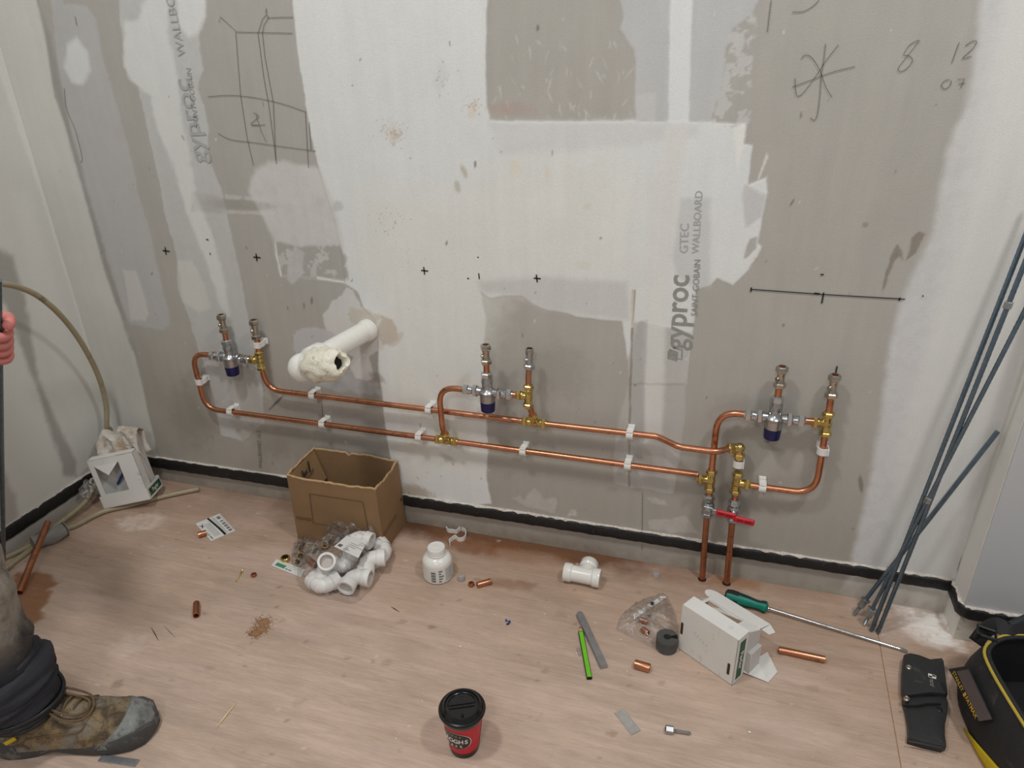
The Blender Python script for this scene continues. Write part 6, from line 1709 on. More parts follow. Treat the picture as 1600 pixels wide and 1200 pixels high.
# rings are bag cross sections from floor to mouth: superellipse footprints, leaning slightly
bc_ = Vector((.722, -.378, 0)); Ax = Vector((.20, -.98, 0)).normalized(); Bx = Vector((.98, .20, 0)).normalized()
def bag_ring(hl, hw, z, sh=(0, 0), n=48, e=3.2, dz=0.0):
    R = []
    for j in range(n):
        g = 2 * math.pi * j / n
        cx, sx = math.cos(g), math.sin(g)
        a = hl * (abs(cx) ** (2 / e)) * (1 if cx >= 0 else -1)
        b_ = hw * (abs(sx) ** (2 / e)) * (1 if sx >= 0 else -1)
        p = bc_ + Ax * (a + sh[0]) + Bx * (b_ + sh[1])
        R.append(Vector((p.x, p.y, z + dz * math.cos(2 * g) + .004 * math.sin(5 * g + z * 30))))
    return R
HL_, HW_ = .195, .145
lv = [(HL_ * .97, HW_ * .97, .0008, (0, 0)), (HL_, HW_, .010, (0, 0)), (HL_ * 1.01, HW_ * 1.03, .03, (0, 0)), (HL_ * 1.0, HW_ * 1.03, .06, (0, 0)), (HL_ * .98, HW_ * 1.0, .09, (0, 0)), (HL_ * .94, HW_ * .94, .12, (0, 0)), (HL_ * .90, HW_ * .88, .14, (0, 0))]
rings = [bag_ring(a, b_, z, s_) for a, b_, z, s_ in lv]
q = MB(); q.loft(rings, cap=False); q.add(rings[0], [tuple(reversed(range(48)))])
obj('bag_body', q, MT['nylon'], tb)
rin = [bag_ring(HL_ * .87, HW_ * .84, .14), bag_ring(HL_ * .87, HW_ * .86, .09), bag_ring(HL_ * .88, HW_ * .86, .02)]
q = MB(); q.loft([rings[-1]] + rin, cap=False); q.add(rin[-1], [tuple(range(48))]); obj('lining', q, MT['nylonin'], tb)
q = MB(); rr0 = bag_ring(HL_ * .895, HW_ * .875, .1425); q.tube(rr0 + rr0[:1], .0030, 8); obj('yellow_piping', q, MT['piping'], tb, label='yellow piping around the open mouth')
q = MB(); rr0 = bag_ring(HL_ * .86, HW_ * .83, .143); q.tube(rr0 + rr0[:1], .0042, 8); obj('zip_edge', q, MT['nylon'], tb)
# yellow base panel wrapped round the lower front of the bag (camera end)
rr1 = [bag_ring(HL_ * 1.02, HW_ * 1.045, z, (0, 0)) for z in (.004, .03, .075)]
q = MB(); sel = list(range(36, 48)) + list(range(0, 13)); 
sel = [j % 48 for j in range(39, 60)]
sel = [j % 48 for j in range(35, 60)]
rows = []
for k_ in range(4):
    row = []
    for i_, j in enumerate(sel):
        zt = min(.078, .004 + .0165 * i_) * k_ / 3 + .003
        row.append(Vector((rr1[0][j].x, rr1[0][j].y, zt)) if zt < .012 else Vector((rr1[1][j].x, rr1[1][j].y, zt)))
    rows.append(row)
q.loft(rows, cap=False, closed=False); o = obj('yellow_panel', q, MT['yellow'], tb, label='yellow fabric base panel'); o.modifiers.new('t', 'SOLIDIFY').thickness = .002
# label pocket on the side facing left (-Bx)
def side_pt(t, z, off=.004):      # t along bag length
    k = np.interp(z, [.0, .03, .06, .09, .12, .14], [HW_, HW_ * 1.03, HW_ * 1.03, HW_, HW_ * .94, HW_ * .88])
    p = bc_ + Ax * t - Bx * (k + off); return Vector((p.x, p.y, z))
def ray_side(px, py, off=.004):
    """where a view ray meets the plane of the bag's left flank"""
    d = Vector(ray(px, py)); n = (-Bx + Vector((0, 0, .30))).normalized(); o0 = side_pt(0, .08, off)
    t = n.dot(o0 - Vector(CAM)) / n.dot(d); return Vector(CAM) + d * t
Pk = [ray_side(*p, off=.007) for p in ((1484, 1046), (1513, 1041), (1552, 1124), (1530, 1128))]
q = MB(); q.sheet([Pk[0], Pk[3], Pk[2], Pk[1]], .003); lp = obj('label_pocket', q, MT['nylon'], tb, smooth=False)
In = [ray_side(*p, off=.0115) for p in ((1495, 1049), (1513, 1046), (1550, 1124), (1530, 1127))]
q = MB(); q.sheet([In[0], In[3], In[2], In[1]], .0006); obj('label_window', q, MT['pvcwindow'], lp, smooth=False, label='clear window of the label pocket')
t0, t1 = ray_side(1489, 1048.5, .0125), ray_side(1527.5, 1125, .0125)
ux = (t1 - t0); n_ = (-Bx + Vector((0, 0, .30))).normalized()
Mt = basis(t0, ux, n_.cross(ux)); tl = ux.length
text('printed_lettering', 'STANLEY', tl * .105, Mt @ Matrix.Translation((tl * .02, 0, .0006)), MT['inkyellow'], lp, 'LEFT', .0002, .93)
b = MB(); b.T = Mt; b.add([(tl * .47, -.0045, .0006), (tl * .53, -.0045, .0006), (tl * .53, .0045, .0006), (tl * .47, .0045, .0006)], [(0, 1, 2, 3)]); obj('printed_block', b, MT['inkyellow'], lp, smooth=False)
text('printed_lettering', 'FATMAX', tl * .105, Mt @ Matrix.Translation((tl * .55, 0, .0006)), MT['inkyellow'], lp, 'LEFT', .0003, 1.0)
# shoulder strap with buckle over the far end
P = [F(1524, 1004, .115), F(1540, 985, .140), F(1558, 977, .152), F(1580, 988, .152), F(1605, 985, .150), F(1640, 990, .145)]
q = MB(); pts = spline(P, 6); rings = []
for i, p in enumerate(pts):
    t = (pts[min(i + 1, len(pts) - 1)] - pts[max(i - 1, 0)]).normalized(); s_ = t.cross(Vector((.3, -.8, .5))).normalized(); u_ = s_.cross(t)
    rings.append([p - s_ * .016 - u_ * .002, p + s_ * .016 - u_ * .002, p + s_ * .016 + u_ * .002, p - s_ * .016 + u_ * .002])
q.loft(rings); obj('strap', q, MT['nylon'], tb)
q = MB(); bk = F(1543, 996, .142)
q.tube([bk + Vector((-.018, 0, .004)), bk + Vector((.012, -.010, .004)), bk + Vector((.016, .012, .008)), bk + Vector((-.014, .022, .008)), bk + Vector((-.018, 0, .004))], .0042, 8)
q.tube([bk + Vector((-.022, -.004, -.004)), bk + Vector((-.02, -.004, .012))], .005, 8)
obj('buckle', q, MT['black'], tb)
q = MB(); q.tube([F(1577, 978, .158), F(1603, 966, .166), F(1640, 964, .166)], .0085, 10); obj('carry_handle', q, MT['rubber'], tb)

# ------------------------------------------------------------------ coffee cup
cc = F(726, 1165, 0)
cp = thing('coffee_cup', 'red paper coffee cup with black sip lid standing on the plywood floor', 'cup', cc)
R0, R1, HC = .0288, .0420, .108
def cr(z): return R0 + (R1 - R0) * z / HC
q = MB(); q.lathe(cc + Vector((0, 0, .0004)), cc + Vector((0, 0, 1)), [(0, R0 - .002), (.0, R0), (.012, cr(.012)), (HC - .008, cr(HC - .008))], 48); obj('cup_wall', q, MT['cupred'], cp)
q = MB(); q.lathe(cc + Vector((0, 0, .0002)), cc + Vector((0, 0, 1)), [(0, R0 + .0003), (.0135, cr(.0135) + .0004), (.0135, cr(.0135) - .001)], 48, cap=False); obj('black_foot', q, MT['cupblack'], cp, label='black band at the foot')
q = MB(); zl = HC - .014
q.lathe(cc + Vector((0, 0, zl)), cc + Vector((0, 0, 1)), [(0, cr(zl) + .0004), (0, cr(zl) + .0022), (.006, .0448), (.009, .0460), (.013, .0462), (.0155, .0448), (.0165, .0420), (.0160, .0402), (.0175, .0388), (.0235, .0366), (.0250, .0352), (.0245, .0330), (.0215, .0315), (.0208, .020), (.0208, .0)], 56)
ld = obj('lid', q, MT['cupblack'], cp, label='black plastic sip lid', ang=28)
q = MB(); zz = zl + .0212
vd = Vector((CAM[0] - cc.x, CAM[1] - cc.y, 0)).normalized(); sdv = Vector((-vd.y, vd.x, 0)); 
sdv = (sdv + vd * -.02).normalized()
def onlid(x, y, z=0): return cc + sdv * x + vd * y + Vector((0, 0, zz + z))
P = [onlid(.027 * math.cos(a), -.001 - .027 * math.sin(a), .0008) for a in np.linspace(0, math.pi, 20)]
q.tube(P, .0013, 6); obj('lid_ridge', q, MT['cupblack'], ld)
for yy, xx in ((-.002, .027), (.0055, .0255)):
    q = MB(); q.tube([onlid(-xx, yy, .0006), onlid(xx, yy, .0006)], .0012, 6); obj('lid_ridge', q, MT['cupblack'], ld)
q = MB(); q.lathe(onlid(0, .027, .003), onlid(0, .027, .0042), [(0, .0030), (.0012, .0030)], 10); obj('sip_hole', q, MT['hole'], ld)
q = MB(); q.lathe(onlid(-.001, -.021, -.001), onlid(-.001, -.021, .0006), [(0, .0016), (.0016, .0016)], 8); obj('vent_hole', q, MT['rubber'], ld)
q = MB(); q.tube([cc + (sdv * .93 + vd * .36).normalized() * (cr(z) + .0001) + Vector((0, 0, z)) for z in (.014, .09)], .0006, 5); obj('seam', q, MT['redprint'], cp)
# oval emblem wrapped on the cup, facing left of the camera
ga = math.atan2(vd.y, vd.x) - .60
def oncup(s_, z, off=.0004):
    r = cr(z) + off; g = ga + s_ / r; return cc + Vector((math.cos(g) * r, math.sin(g) * r, z))
def oval(k, off, m, nm, parent):
    q = MB(); V = [oncup(0, .056, off)]; Fc = []
    n = 48
    for ring in (.2, .4, .6, .8, 1.0):
        for j in range(n):
            a = 2 * math.pi * j / n; V.append(oncup(.0355 * k * ring * math.copysign(abs(math.cos(a)) ** .8, math.cos(a)), .056 + .0245 * k * ring * math.copysign(abs(math.sin(a)) ** .9, math.sin(a)), off))
    for j in range(n):
        Fc.append((0, 1 + j, 1 + (j + 1) % n))
        for r_ in range(4): Fc.append((1 + r_ * n + j, 1 + r_ * n + n + j, 1 + r_ * n + n + (j + 1) % n, 1 + r_ * n + (j + 1) % n))
    q.add(V, Fc); return obj(nm, q, MT[m], parent)
em = oval(1.0, .0005, 'inkwhite', 'printed_emblem', cp); oval(.965, .0010, 'cupblack', 'emblem_field', em)
def cuptext(body, size, zc, sp, parent, arc=0.0, m='inkwhite', bold=.0):
    n = len(body)
    for i, ch in enumerate(body):
        if ch == ' ': continue
        s_ = (i - (n - 1) / 2) * sp; z = zc + arc * (s_ / .02) ** 2
        p = oncup(s_, z, .0017); p2 = oncup(s_ + .001, z + 2 * arc * s_ / .0004 * .001 if arc else z, .0017); n_ = (p - (cc + Vector((0, 0, z)))).normalized()
        ux = (p2 - p).normalized()
        text('lettering', ch, size, basis(p, ux, n_.cross(ux)), MT[m], parent, 'CENTER', bold)
cuptext('KEOGHS', .0140, .0565, .0104, em, bold=.0004)
cuptext('CAFE', .0085, .0405, .0095, em, arc=.0030, bold=.0002)
cuptext('*****', .0080, .0715, .0075, em, arc=-.0022)

# ------------------------------------------------------------------ crumbs and scraps
sd2 = [((412, 972), .030, .0030), ((398, 990), .022, .0030), ((408, 983), .024, .0034)]
q = MB(); rs = np.random.RandomState(9)
for k in range(900):
    (x, y), s_, h = sd2[rs.randint(3)]
    c = F(x, y, 0); p = c + Vector((rs.normal(0, s_ * .42), rs.normal(0, s_ * .30), 0)); e = rs.uniform(.0006, .0018)
    q.add([p + Vector((e * 1.6, 0, .0002)), p + Vector((-e, e, .0002)), p + Vector((-e, -e, .0002)), p + Vector((0, 0, e * 1.2))], [(0, 1, 3), (1, 2, 3), (2, 0, 3)])
for (x, y), s_, h in sd2:
    c = F(x, y, 0); R = []
    for k_, z in ((.72, .0002), (.55, h * .4), (.3, h * .8), (.02, h)):
        R.append([c + Vector((math.cos(g) * s_ * .8 * k_ * (1 + .25 * math.sin(3 * g + x)), math.sin(g) * s_ * .55 * k_ * (1 + .2 * math.cos(4 * g)), z)) for g in np.linspace(0, 2 * math.pi, 17)[:-1]])
    q.loft(R, cap=False)
o = obj('sawdust', q, MT['sawdust'], smooth=False); tag(o, 'small heap of brown sawdust on the floor below the brass screw', 'sawdust', kind='stuff')
pel = [(719.5, 1011), (773, 961), (851, 960), (930, 974), (970, 1000), (980, 1049), (901, 1021), (619, 1155), (660, 1096), (733, 1007), (1171, 1145)]
for i, (x, y) in enumerate(pel):
    c = F(x, y, 0); r = .0034 if i in (0, 10) else .0021
    q = MB(); q.ball(c + Vector((0, 0, r * .6)), (r, r * .9, r * .6), 8, 6); o = obj('white_pellet', q, MT['plaster_bit'])
    where = ['largest white crumb above the coffee cup', 'white crumb left of the blue scrap', 'white crumb left of the steel bar top', 'white crumb right of the steel bar top', 'white crumb left of the pipe slicer', 'white crumb just below the copper coupler', 'white crumb touching the clear plug', 'white crumb left of the coffee cup foot', 'white crumb left of the cup lid', 'faint crumb right of the largest crumb', 'flat white disc right of the hanger screw'][i]
    tag(o, where + ' on the plywood', 'crumb', 'white crumbs on the floor'); rebase(o)
c = F(792, 973, 0); q = MB(); rs = np.random.RandomState(6)
for k in range(5):
    a = rs.uniform(0, 6.28); p = c + Vector((math.cos(a) * .003, math.sin(a) * .003, .0005)); d_ = Vector((math.cos(a), math.sin(a), .3)) * .006
    s_ = Vector((-math.sin(a), math.cos(a), .2)) * .0022
    q.add([p - s_, p + s_, p + d_ + s_, p + d_ - s_, p - s_ + Vector((0, 0, .001)), p + s_ + Vector((0, 0, .001)), p + d_ + s_ + Vector((0, 0, .001)), p + d_ - s_ + Vector((0, 0, .001))], [(3, 2, 1, 0), (4, 5, 6, 7), (0, 1, 5, 4), (1, 2, 6, 5), (2, 3, 7, 6), (3, 0, 4, 7)])
o = obj('blue_scrap', q, MT['bluebit'], smooth=False); tag(o, 'tiny torn blue scrap on the floor above the cup', 'scrap'); rebase(o)
def sliver(name, label, a, b_, w, m, cat='splinter'):
    A = F(a[0], a[1], w); B_ = F(b_[0], b_[1], w); q = MB(); q.tube([A, A.lerp(B_, .5) + Vector((0, 0, w * .4)), B_], [w * .3, w, w * .3], 6)
    o = obj(name, q, MT[m]); tag(o, label, cat); return rebase(o)
sliver('wood_splinter', 'pale wood splinter lying right of the boot toe', (338, 1137), (369, 1098), .0020, 'splinter')
sliver('wire_bristle', 'thin dark bristle on the floor above the boot, the left one', (236, 980), (248, 1001), .0010, 'ink', 'bristle')
sliver('wire_bristle', 'thin dark bristle on the floor above the boot, right of its twin', (256, 978), (274, 996), .0008, 'inkgrey', 'bristle')
sliver('wire_bristle', 'thin dark bristle on the floor below the elbow bag', (611, 948), (624, 956), .0010, 'ink', 'bristle')
# ------------------------------------------------------------------ the plumber at the left edge: boot, dusty trousers, hand on a rod
dB = (F(196, 1160) - F(30, 1180)); dB.z = 0; dB.normalize(); nB = Vector((-dB.y, dB.x, 0))
TOE = F(246, 1127, .02); TOE.z = 0
OR = TOE - dB * .308
person = thing('person', 'person in dusty dark work trousers and worn brown work boots gripping a steel rod', 'person', OR)
def boot(o, d, n, mirror=1):
    Mx = Matrix(((d.x, n.x, 0, o.x), (d.y, n.y, 0, o.y), (0, 0, 1, 0), (0, 0, 0, 1)))
    root = None
    def mk(nm, m, q, parent, ang=50, lab=None): return obj(nm, q, MT[m], parent, ang=ang, label=lab)
    xs_ = [.015, .04, .08, .11, .14, .17, .20, .23, .255, .280, .298]
    ws_ = [.031, .039, .0415, .0425, .044, .048, .0515, .0525, .0505, .0410, .0220]
    hs_ = [.105, .122, .128, .124, .108, .093, .082, .073, .066, .055, .040]
    def dome(x, w, h, z0, grow=0, n=18, ex=2.4):
        R = []
        for k in range(n + 1):
            a = math.pi * k / n
            c, s_ = math.cos(a), math.sin(a)
            yy = (w + grow) * math.copysign(abs(c) ** (2 / ex), c); zz = z0 + (h + grow - z0) * abs(s_) ** (2 / ex)
            R.append(Vector((x, yy, zz)))
        return R
    q = MB(); q.T = Mx
    X_ = np.linspace(.012, .300, 34)
    rs = np.random.RandomState(4)
    rings = []
    for x in X_:
        w = np.interp(x, xs_, ws_); h = np.interp(x, xs_, hs_) + .0014 * math.sin(x * 160) * (.1 < x < .24)
        rings.append(dome(x, w, h, .024))
    q.loft(rings)
    up = mk('boot', 'suede', q, person)
    q = MB(); q.T = Mx
    sx_ = [0, .008, .03, .06, .10, .15, .20, .24, .27, .295, .308]; sw_ = [.016, .029, .038, .040, .039, .043, .053, .0565, .0525, .0380, .0120]
    rings = []
    for x in np.linspace(0, .308, 40):
        w = np.interp(x, sx_, sw_); zb = .010 * math.exp(-((x - .118) / .026) ** 2) + .0005 + .010 * max(0, (x - .28) / .03) ** 2 + .008 * max(0, (.02 - x) / .02) ** 2
        zt = .030 + .006 * math.exp(-((x - .03) / .03) ** 2) + (.012 * max(0, min(1, (x - .20) / .06)))
        if x > .296: zt -= (x - .296) * 1.2
        rings.append([Vector((x, -w * .93, zb)), Vector((x, -w, zb + .008)), Vector((x, -w * .99, zt - .004)), Vector((x, -w * .95, zt)), Vector((x, w * .95, zt)), Vector((x, w * .99, zt - .004)), Vector((x, w, zb + .008)), Vector((x, w * .93, zb))])
    q.loft(rings); mk('sole', 'sole', q, up, 40, 'grey rubber sole')
    q = MB(); q.T = Mx; rings = []
    for x in np.linspace(.262, .3035, 14):
        ring = []
        for k in range(19):
            s_ = abs(math.sin(math.pi * k / 18)); x2 = x - .052 * (1 - s_) ** 1.3 * (.3035 - x) / .0415
            w = np.interp(x2, xs_ + [.306], ws_ + [.008]); h = np.interp(x2, xs_ + [.306], hs_ + [.028])
            ring.append(dome(x2, w, h, .020, .0030)[k])
        rings.append(ring)
    q.loft(rings); mk('toe_cap', 'toecap', q, up, 60, 'scuffed grey toe cap')
    q = MB(); q.T = Mx; rings = []
    for x in np.linspace(.008, .055, 8):
        w = np.interp(x, [.0, .008, .02] + xs_[1:], [.01, .026, .034] + ws_[1:]); rings.append(dome(x, w, .088 - x * .3, .020, .0022))
    q.loft(rings); mk('heel_counter', 'sole', q, up, 60)
    for z_, x0, x1 in ((.060, .135, .225), ):
        for s_ in (-1, 1):
            q = MB(); q.T = Mx
            q.tube(spline([(x, s_ * (np.interp(x, xs_, ws_) * k_ + .0006), z) for x, z, k_ in ((.062, .040, 1.0), (.085, .058, .985), (.12, .062, .96), (.16, .062, .93), (.185, .066, .86), (.195, .074, .64))], 5), .0018, 6); mk('stitched_seam', 'lace', q, up)
    q = MB(); q.T = Mx @ Matrix.Translation((.056, -.0440, .062)) @ Matrix.Rotation(math.radians(-28), 4, 'Y') @ Matrix.Rotation(math.radians(-8), 4, 'X'); q.box((-.013, -.0015, -.0042), (.013, .0015, .0042), .001); mk('yellow_tag', 'yellow', q, up, 40, 'yellow tag on the boot side')
    # lacing
    for i, x in enumerate((.118, .134, .150, .166)):
        h = np.interp(x, xs_, hs_); w = .021 - i * .001
        q = MB(); q.T = Mx; q.tube(spline([(x, -w, h - .010), (x + .004, -w * .4, h + .0025), (x + .008, w * .4, h + .0025), (x + .010, w, h - .010)], 4), .0023, 7); mk('lace', 'lace', q, up)
        for s_ in (-1, 1):
            q = MB(); q.T = Mx; q.ball((x + (.005 if s_ > 0 else 0), s_ * (w + .004), h - .012), (.0042, .0030, .0042), 8, 6); mk('eyelet', 'nickel', q, up)
    for L_ in ([(.112, -.008, .128), (.128, -.022, .118), (.155, -.032, .105), (.182, -.030, .093), (.196, -.012, .089), (.188, .008, .092), (.160, .012, .105), (.130, .010, .120), (.112, .002, .129)],
               [(.112, .004, .129), (.135, .022, .118), (.165, .024, .104), (.192, .016, .092), (.203, -.010, .086), (.192, -.034, .084), (.160, -.040, .094), (.130, -.028, .112), (.112, -.010, .127)],
               [(.112, -.004, .128), (.120, -.026, .110), (.128, -.036, .098)]):
        q = MB(); q.T = Mx; q.tube(spline([(x, y, z + .003) for x, y, z in L_], 6), .0023, 7); mk('lace', 'lace', q, up, 60, 'loose brown bootlace loop')
    return up
boot(OR, dB, nB)
ORL = OR - dB * .46 + nB * .20
dL = Vector((dB.x * .95 - dB.y * .2, dB.y * .7, 0)).normalized(); nL = Vector((-dL.y, dL.x, 0))
ORL.x = max(ORL.x, -1.80)
boot(ORL, dL, nL)

def limb(q, P, R, n=26, wr=.006, seed=1, ph=0.0, sub=9):
    """cloth tube with drag folds"""
    rs = np.random.RandomState(seed); S = spline(P, sub); m = len(S)
    rad = np.interp(np.linspace(0, len(P) - 1, m), range(len(P)), R)
    x, y, z = frame_from(S[1] - S[0], (1, 0, 0)); rings = []
    for i, p in enumerate(S):
        t = (S[min(i + 1, m - 1)] - S[max(i - 1, 0)]).normalized()
        x = (x - t * x.dot(t)).normalized(); y = t.cross(x)
        ring = []
        for j in range(n):
            g = 2 * math.pi * j / n
            f_ = wr * (math.sin(2 * g + i * .9 + ph) * .6 + math.sin(3 * g - i * .55 + 1.3 * ph) * .5 + .35 * math.sin(i * 1.7 + 4 * g))
            ring.append(p + (x * math.cos(g) + y * math.sin(g)) * (rad[i] + f_))
        rings.append(ring)
    q.loft(rings)
ankR = OR + dB * .046 + Vector((0, 0, .13)); ankL = ORL + dL * .075 + Vector((0, 0, .12))
hipC = (OR + ORL) * .5 + dB * .06 + Vector((0, 0, .93)); hipC.x = min(hipC.x, -1.40)
hipR = hipC - nB * .095; hipL = hipC + nB * .095
kneR = ankR - dB * .006 + Vector((0, 0, .36)); kneL = ankL + dB * .10 + Vector((0, 0, .36))
# dusty fabric: pale plaster dust on dark navy cloth, as it is worn in
m, nt, bs = nodes_of('dusty_work_trousers')
co = objco(nt)
n1 = noise(nt, 9, 5, 0.62, co, 0.5); n2 = noise(nt, 46, 4, 0.65, co)
sp = N(nt, 'ShaderNodeSeparateXYZ'); nt.links.new(co, sp.inputs[0])
hz = ramp(nt, sp.outputs[2], .24, .34)
a_ = N(nt, 'ShaderNodeMath', operation='MULTIPLY'); nt.links.new(ramp(nt, n1, 0.28, 0.52), a_.inputs[0]); nt.links.new(hz, a_.inputs[1])
c = mixc(nt, a_.outputs[0], rgb(28, 29, 33), rgb(150, 142, 131))
c = mixc(nt, ramp(nt, n2, 0.45, 0.75, 0, .4), c, rgb(50, 48, 47))
nt.links.new(c, bs.inputs['Base Color']); bs.inputs['Roughness'].default_value = .9
b_ = N(nt, 'ShaderNodeBump'); b_.inputs['Distance'].default_value = .002; nt.links.new(n2, b_.inputs['Height']); nt.links.new(b_.outputs[0], bs.inputs['Normal'])
q = MB()
limb(q, [ankR + dB * .004 + Vector((0, 0, .035)), ankR + Vector((0, 0, .10)), ankR + dB * .004 + Vector((0, 0, .20)), kneR, kneR.lerp(hipR, .5) , hipR], [.086, .078, .076, .082, .092, .105], seed=2, ph=.4)
limb(q, [ankL + Vector((0, 0, .0)), ankL + Vector((0, 0, .10)), ankL + Vector((0, 0, .20)), kneL, kneL.lerp(hipL, .5), hipL], [.080, .076, .078, .082, .092, .105], seed=3, ph=1.9)
limb(q, [hipC - Vector((0, 0, .10)), hipC, hipC + Vector((0, 0, .09)), hipC + Vector((0, 0, .15))], [.13, .185, .175, .160], seed=5, wr=.004)
obj('trousers', q, m, person, ang=80, label='dusty dark work trousers')
q = MB()
hemC = OR + dB * .062
limb(q, [hemC + dB * .012 + Vector((0, 0, .098)), hemC + dB * .008 + Vector((0, 0, .125)), hemC + dB * .000 + Vector((0, 0, .155)), hemC - dB * .006 + Vector((0, 0, .185)), ankR + Vector((0, 0, .085))], [.066, .074, .086, .092, .078], seed=7, wr=.0045, ph=.8)
obj('trouser_hem', q, MT['hem'], person, ang=80, label='turned-up navy hem over the boot')
q = MB(); c0 = hemC + Vector((0, 0, .112)); x_, y_, z_ = frame_from((-dB * .0 + Vector((0, 0, 1)) + dB * .1))
for k in range(3):
    q2 = [c0 + Vector((0, 0, -.010 + .012 * k)) + (dB * math.cos(g) + nB * math.sin(g)) * (.0650 + .0042 * k + .002 * math.sin(4 * g + k)) + dB * .012 for g in np.linspace(0, 2 * math.pi, 41)]
    q.tube(q2, .0050, 8)
o = obj('elastic_cuff', q, MT['black'], person, ang=60); o['kind'] = 'stuff'
# torso, arms
chest = hipC + dB * .03 + Vector((0, 0, .34)); neck = hipC + dB * .05 + Vector((0, 0, .55)); headc = neck + dB * .03 + Vector((0, 0, .155))
shL = chest + nB * .19 + Vector((0, 0, .13)); shR = chest - nB * .19 + Vector((0, 0, .13))
ROD0 = F(6.0, 897, .002)
hand_c = X(-1, 534, -1.185)
elL = shL.lerp(hand_c, .45) + Vector((-.10, .05, -.05)); elR = shR + Vector((-.06, -.05, -.29)); haR = elR + dB * .10 + Vector((0, -.02, -.24))
q = MB()
limb(q, [hipC - Vector((0, 0, .02)), hipC + Vector((0, 0, .07)), hipC + Vector((0, 0, .20)), chest, chest + Vector((0, 0, .14)), neck - Vector((0, 0, .02))], [.200, .195, .170, .185, .165, .07], wr=.006, seed=8)
wrL = hand_c + (elL - hand_c).normalized() * .085
limb(q, [shL - nB * .05, shL, elL, wrL + (elL - wrL).normalized() * .03], [.075, .075, .058, .044], n=18, seed=9, wr=.005)
limb(q, [shR + nB * .05, shR, elR, haR + (elR - haR).normalized() * .05], [.075, .075, .058, .044], n=18, seed=10, wr=.005)
obj('jacket', q, MT['jacket'], person, ang=80)

def skin_obj(name, chains, m, parent, sub=2):
    """continuous body surface grown round a skeleton of (point, radius) chains; first vertex of each chain that starts with an int continues from it"""
    V = []; R = []; Ed = []; roots = []
    for ch in chains:
        prev = None
        for it in ch:
            if isinstance(it, int): prev = it; continue
            p, r = it; V.append(Vector(p)); R.append(r)
            i = len(V) - 1
            if prev is None: roots.append(i)
            else: Ed.append((prev, i))
            prev = i
    off = ORG[parent.name]
    me = bpy.data.meshes.new(name); me.from_pydata([tuple(v - off) for v in V], Ed, []); me.update()
    o = bpy.data.objects.new(name, me); COL.objects.link(o)
    sk = o.modifiers.new('skin', 'SKIN'); sk.use_smooth_shade = True
    if not me.skin_vertices: pass
    for i, sv in enumerate(me.skin_vertices[0].data):
        sv.radius = (R[i], R[i]); sv.use_root = i in roots
    ss = o.modifiers.new('sub', 'SUBSURF'); ss.levels = sub; ss.render_levels = sub
    dg = bpy.context.evaluated_depsgraph_get(); dg.update()
    nm = bpy.data.meshes.new_from_object(o.evaluated_get(dg)); nm.name = name
    bpy.data.objects.remove(o)
    nm.materials.clear(); nm.materials.append(m); nm.shade_smooth()
    o = bpy.data.objects.new(name, nm); COL.objects.link(o); o.parent = parent; ORG[o.name] = off
    return o
rod_ax = (hand_c - ROD0).normalized()
ev = Vector((CM[0][0], CM[0][1], CM[0][2])); ev = (ev - rod_ax * ev.dot(rod_ax)).normalized()       # to the viewer's right
fv = rod_ax.cross(ev)                                                                                # around the rod
if fv.dot(Vector(CAM) - hand_c) < 0: fv = -fv                                                         # towards the camera side
def gr(a, up, r): return hand_c + (ev * math.cos(a) + fv * math.sin(a)) * r + rod_ax * up
palm = hand_c - ev * .034 + fv * .004
chains = [[(hipC, .10), (hipC + Vector((0, 0, .18)), .10), (chest, .115), (neck - Vector((0, 0, .04)), .06), (neck + Vector((0, 0, .05)), .055), (headc - Vector((0, 0, .03)), .072), (headc + Vector((0, 0, .035)), .080), (headc + Vector((0, 0, .085)), .055)],
          [2, (shL, .055), (elL, .040), (wrL, .027), (palm, .030)],
          [2, (shR, .055), (elR, .040), (haR, .027), (haR - Vector((0, 0, .06)) + dB * .01, .032)],
          [0, (hipR, .07), (kneR, .034), (ankR, .028)], [0, (hipL, .07), (kneL, .034), (ankL, .028)]]
for k in range(4):                                        # four fingers closed round the rod
    up = .036 - k * .0215; r_f = (.0098, .0104, .0100, .0088)[k]
    chains.append([(palm + rod_ax * up * .8, r_f * 1.25)] + [(gr(a, up - .004 * i, .0165 + (.002 if i == 1 else 0)), r_f * (1.12 - .06 * i)) for i, a in enumerate((2.5, 1.45, .35, -.75, -1.7))])
chains.append([(palm + rod_ax * .010 - fv * .006, .015), (gr(-2.3, .034, .024), .0135), (gr(-1.2, .050, .021), .0118), (gr(-.1, .056, .017), .0105), (gr(.7, .058, .016), .0090)])
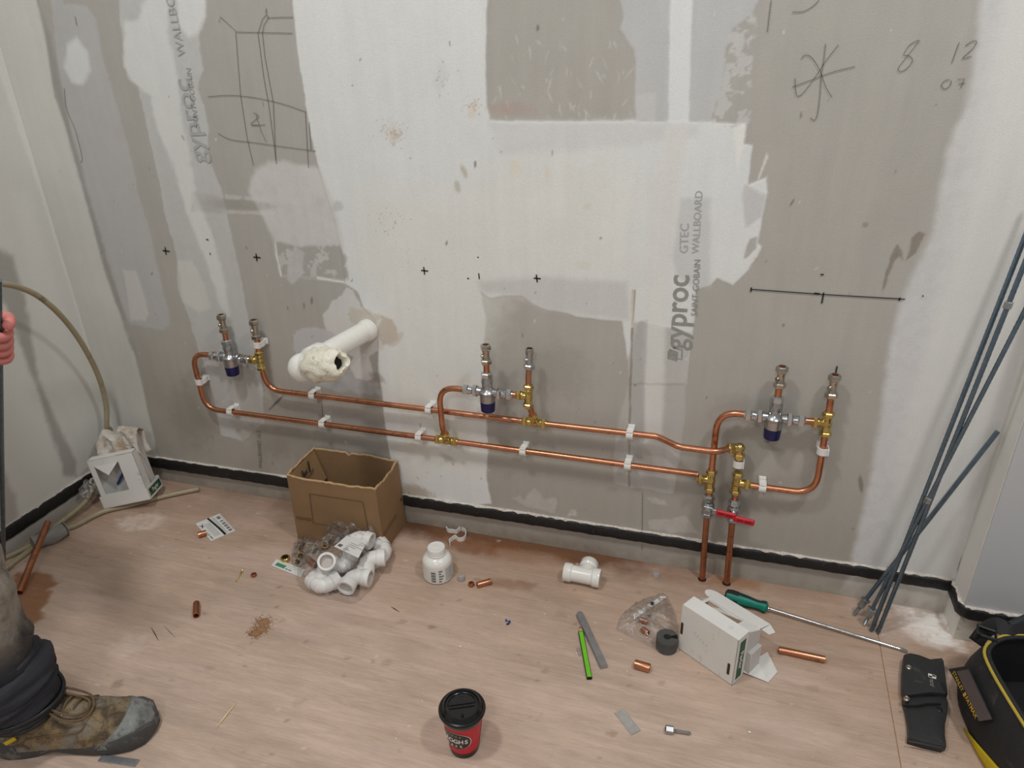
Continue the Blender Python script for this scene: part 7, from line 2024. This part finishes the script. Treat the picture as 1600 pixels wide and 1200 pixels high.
for k in range(4):                                        # relaxed right hand
    b0 = haR - Vector((0, 0, .085)) + dB * (.024 - .016 * k)
    chains.append([(haR - Vector((0, 0, .05)) + dB * (.016 - .010 * k), .0105), (b0, .0098), (b0 + Vector((0, 0, -.032)) + nB * .006, .0088), (b0 + Vector((0, 0, -.056)) + nB * .020, .0076)])
chains.append([(haR - Vector((0, 0, .025)) + dB * .014, .012), (haR - Vector((0, 0, .052)) + dB * .045 + nB * .01, .0105), (haR - Vector((0, 0, .082)) + dB * .050 + nB * .016, .0085)])
skin_obj('body', chains, MT['skin'], person)
fx = dB; sy = nB
q = MB(); hd = headc + Vector((0, 0, .03))
q.loft([[hd + fx * (.068 + dx) + sy * w_ * s_ + Vector((0, 0, z)) for s_, dx in ((-1, -.004), (0, dz), (1, -.004))] for z, w_, dz in ((.012, .006, .010), (-.010, .010, .020), (-.028, .015, .026), (-.036, .010, .012))], cap=False, closed=False)
obj('nose', q, MT['skin'], person)
for s_ in (-1, 1):
    q = MB(); q.ball(hd + fx * .066 + sy * s_ * .030 + Vector((0, 0, .012)), (.010, .012, .008), 10, 8); obj('eye', q, MT['white'], person)
    q = MB(); q.ball(hd - fx * .002 + sy * s_ * .080 + Vector((0, 0, -.006)), (.018, .008, .028), 10, 8); obj('ear', q, MT['skin'], person)
q = MB(); q.tube([hd + fx * .066 + sy * .022 + Vector((0, 0, -.056)), hd + fx * .076 + Vector((0, 0, -.056)), hd + fx * .066 - sy * .022 + Vector((0, 0, -.056))], .0045, 8); obj('mouth', q, mat('lips', rgb(160, 84, 80), .5), person)
q = MB(); q.ball(headc + Vector((0, 0, .052)) - fx * .014, (.092, .090, .080), 20, 14)
q.v = [p if p.z > headc.z - .01 else Vector((p.x - .01 * fx.x, p.y - .01 * fx.y, headc.z - .01 - (headc.z - .01 - p.z) * .4)) for p in q.v]
obj('hair', q, MT['hair'], person)
# the rod in the hand
t = thing('steel_rod', 'upright blue-grey steel rod held in the hand at the left edge', 'rod', ROD0)
q = MB(); end = hand_c + rod_ax * .16
n = 160; Lr = (end - ROD0).length
q.lathe(ROD0, end, [(Lr * i / n, .0052 if i % 2 else .0048) for i in range(n + 1)], 10); obj('rod_shank', q, MT['zinc'], t)
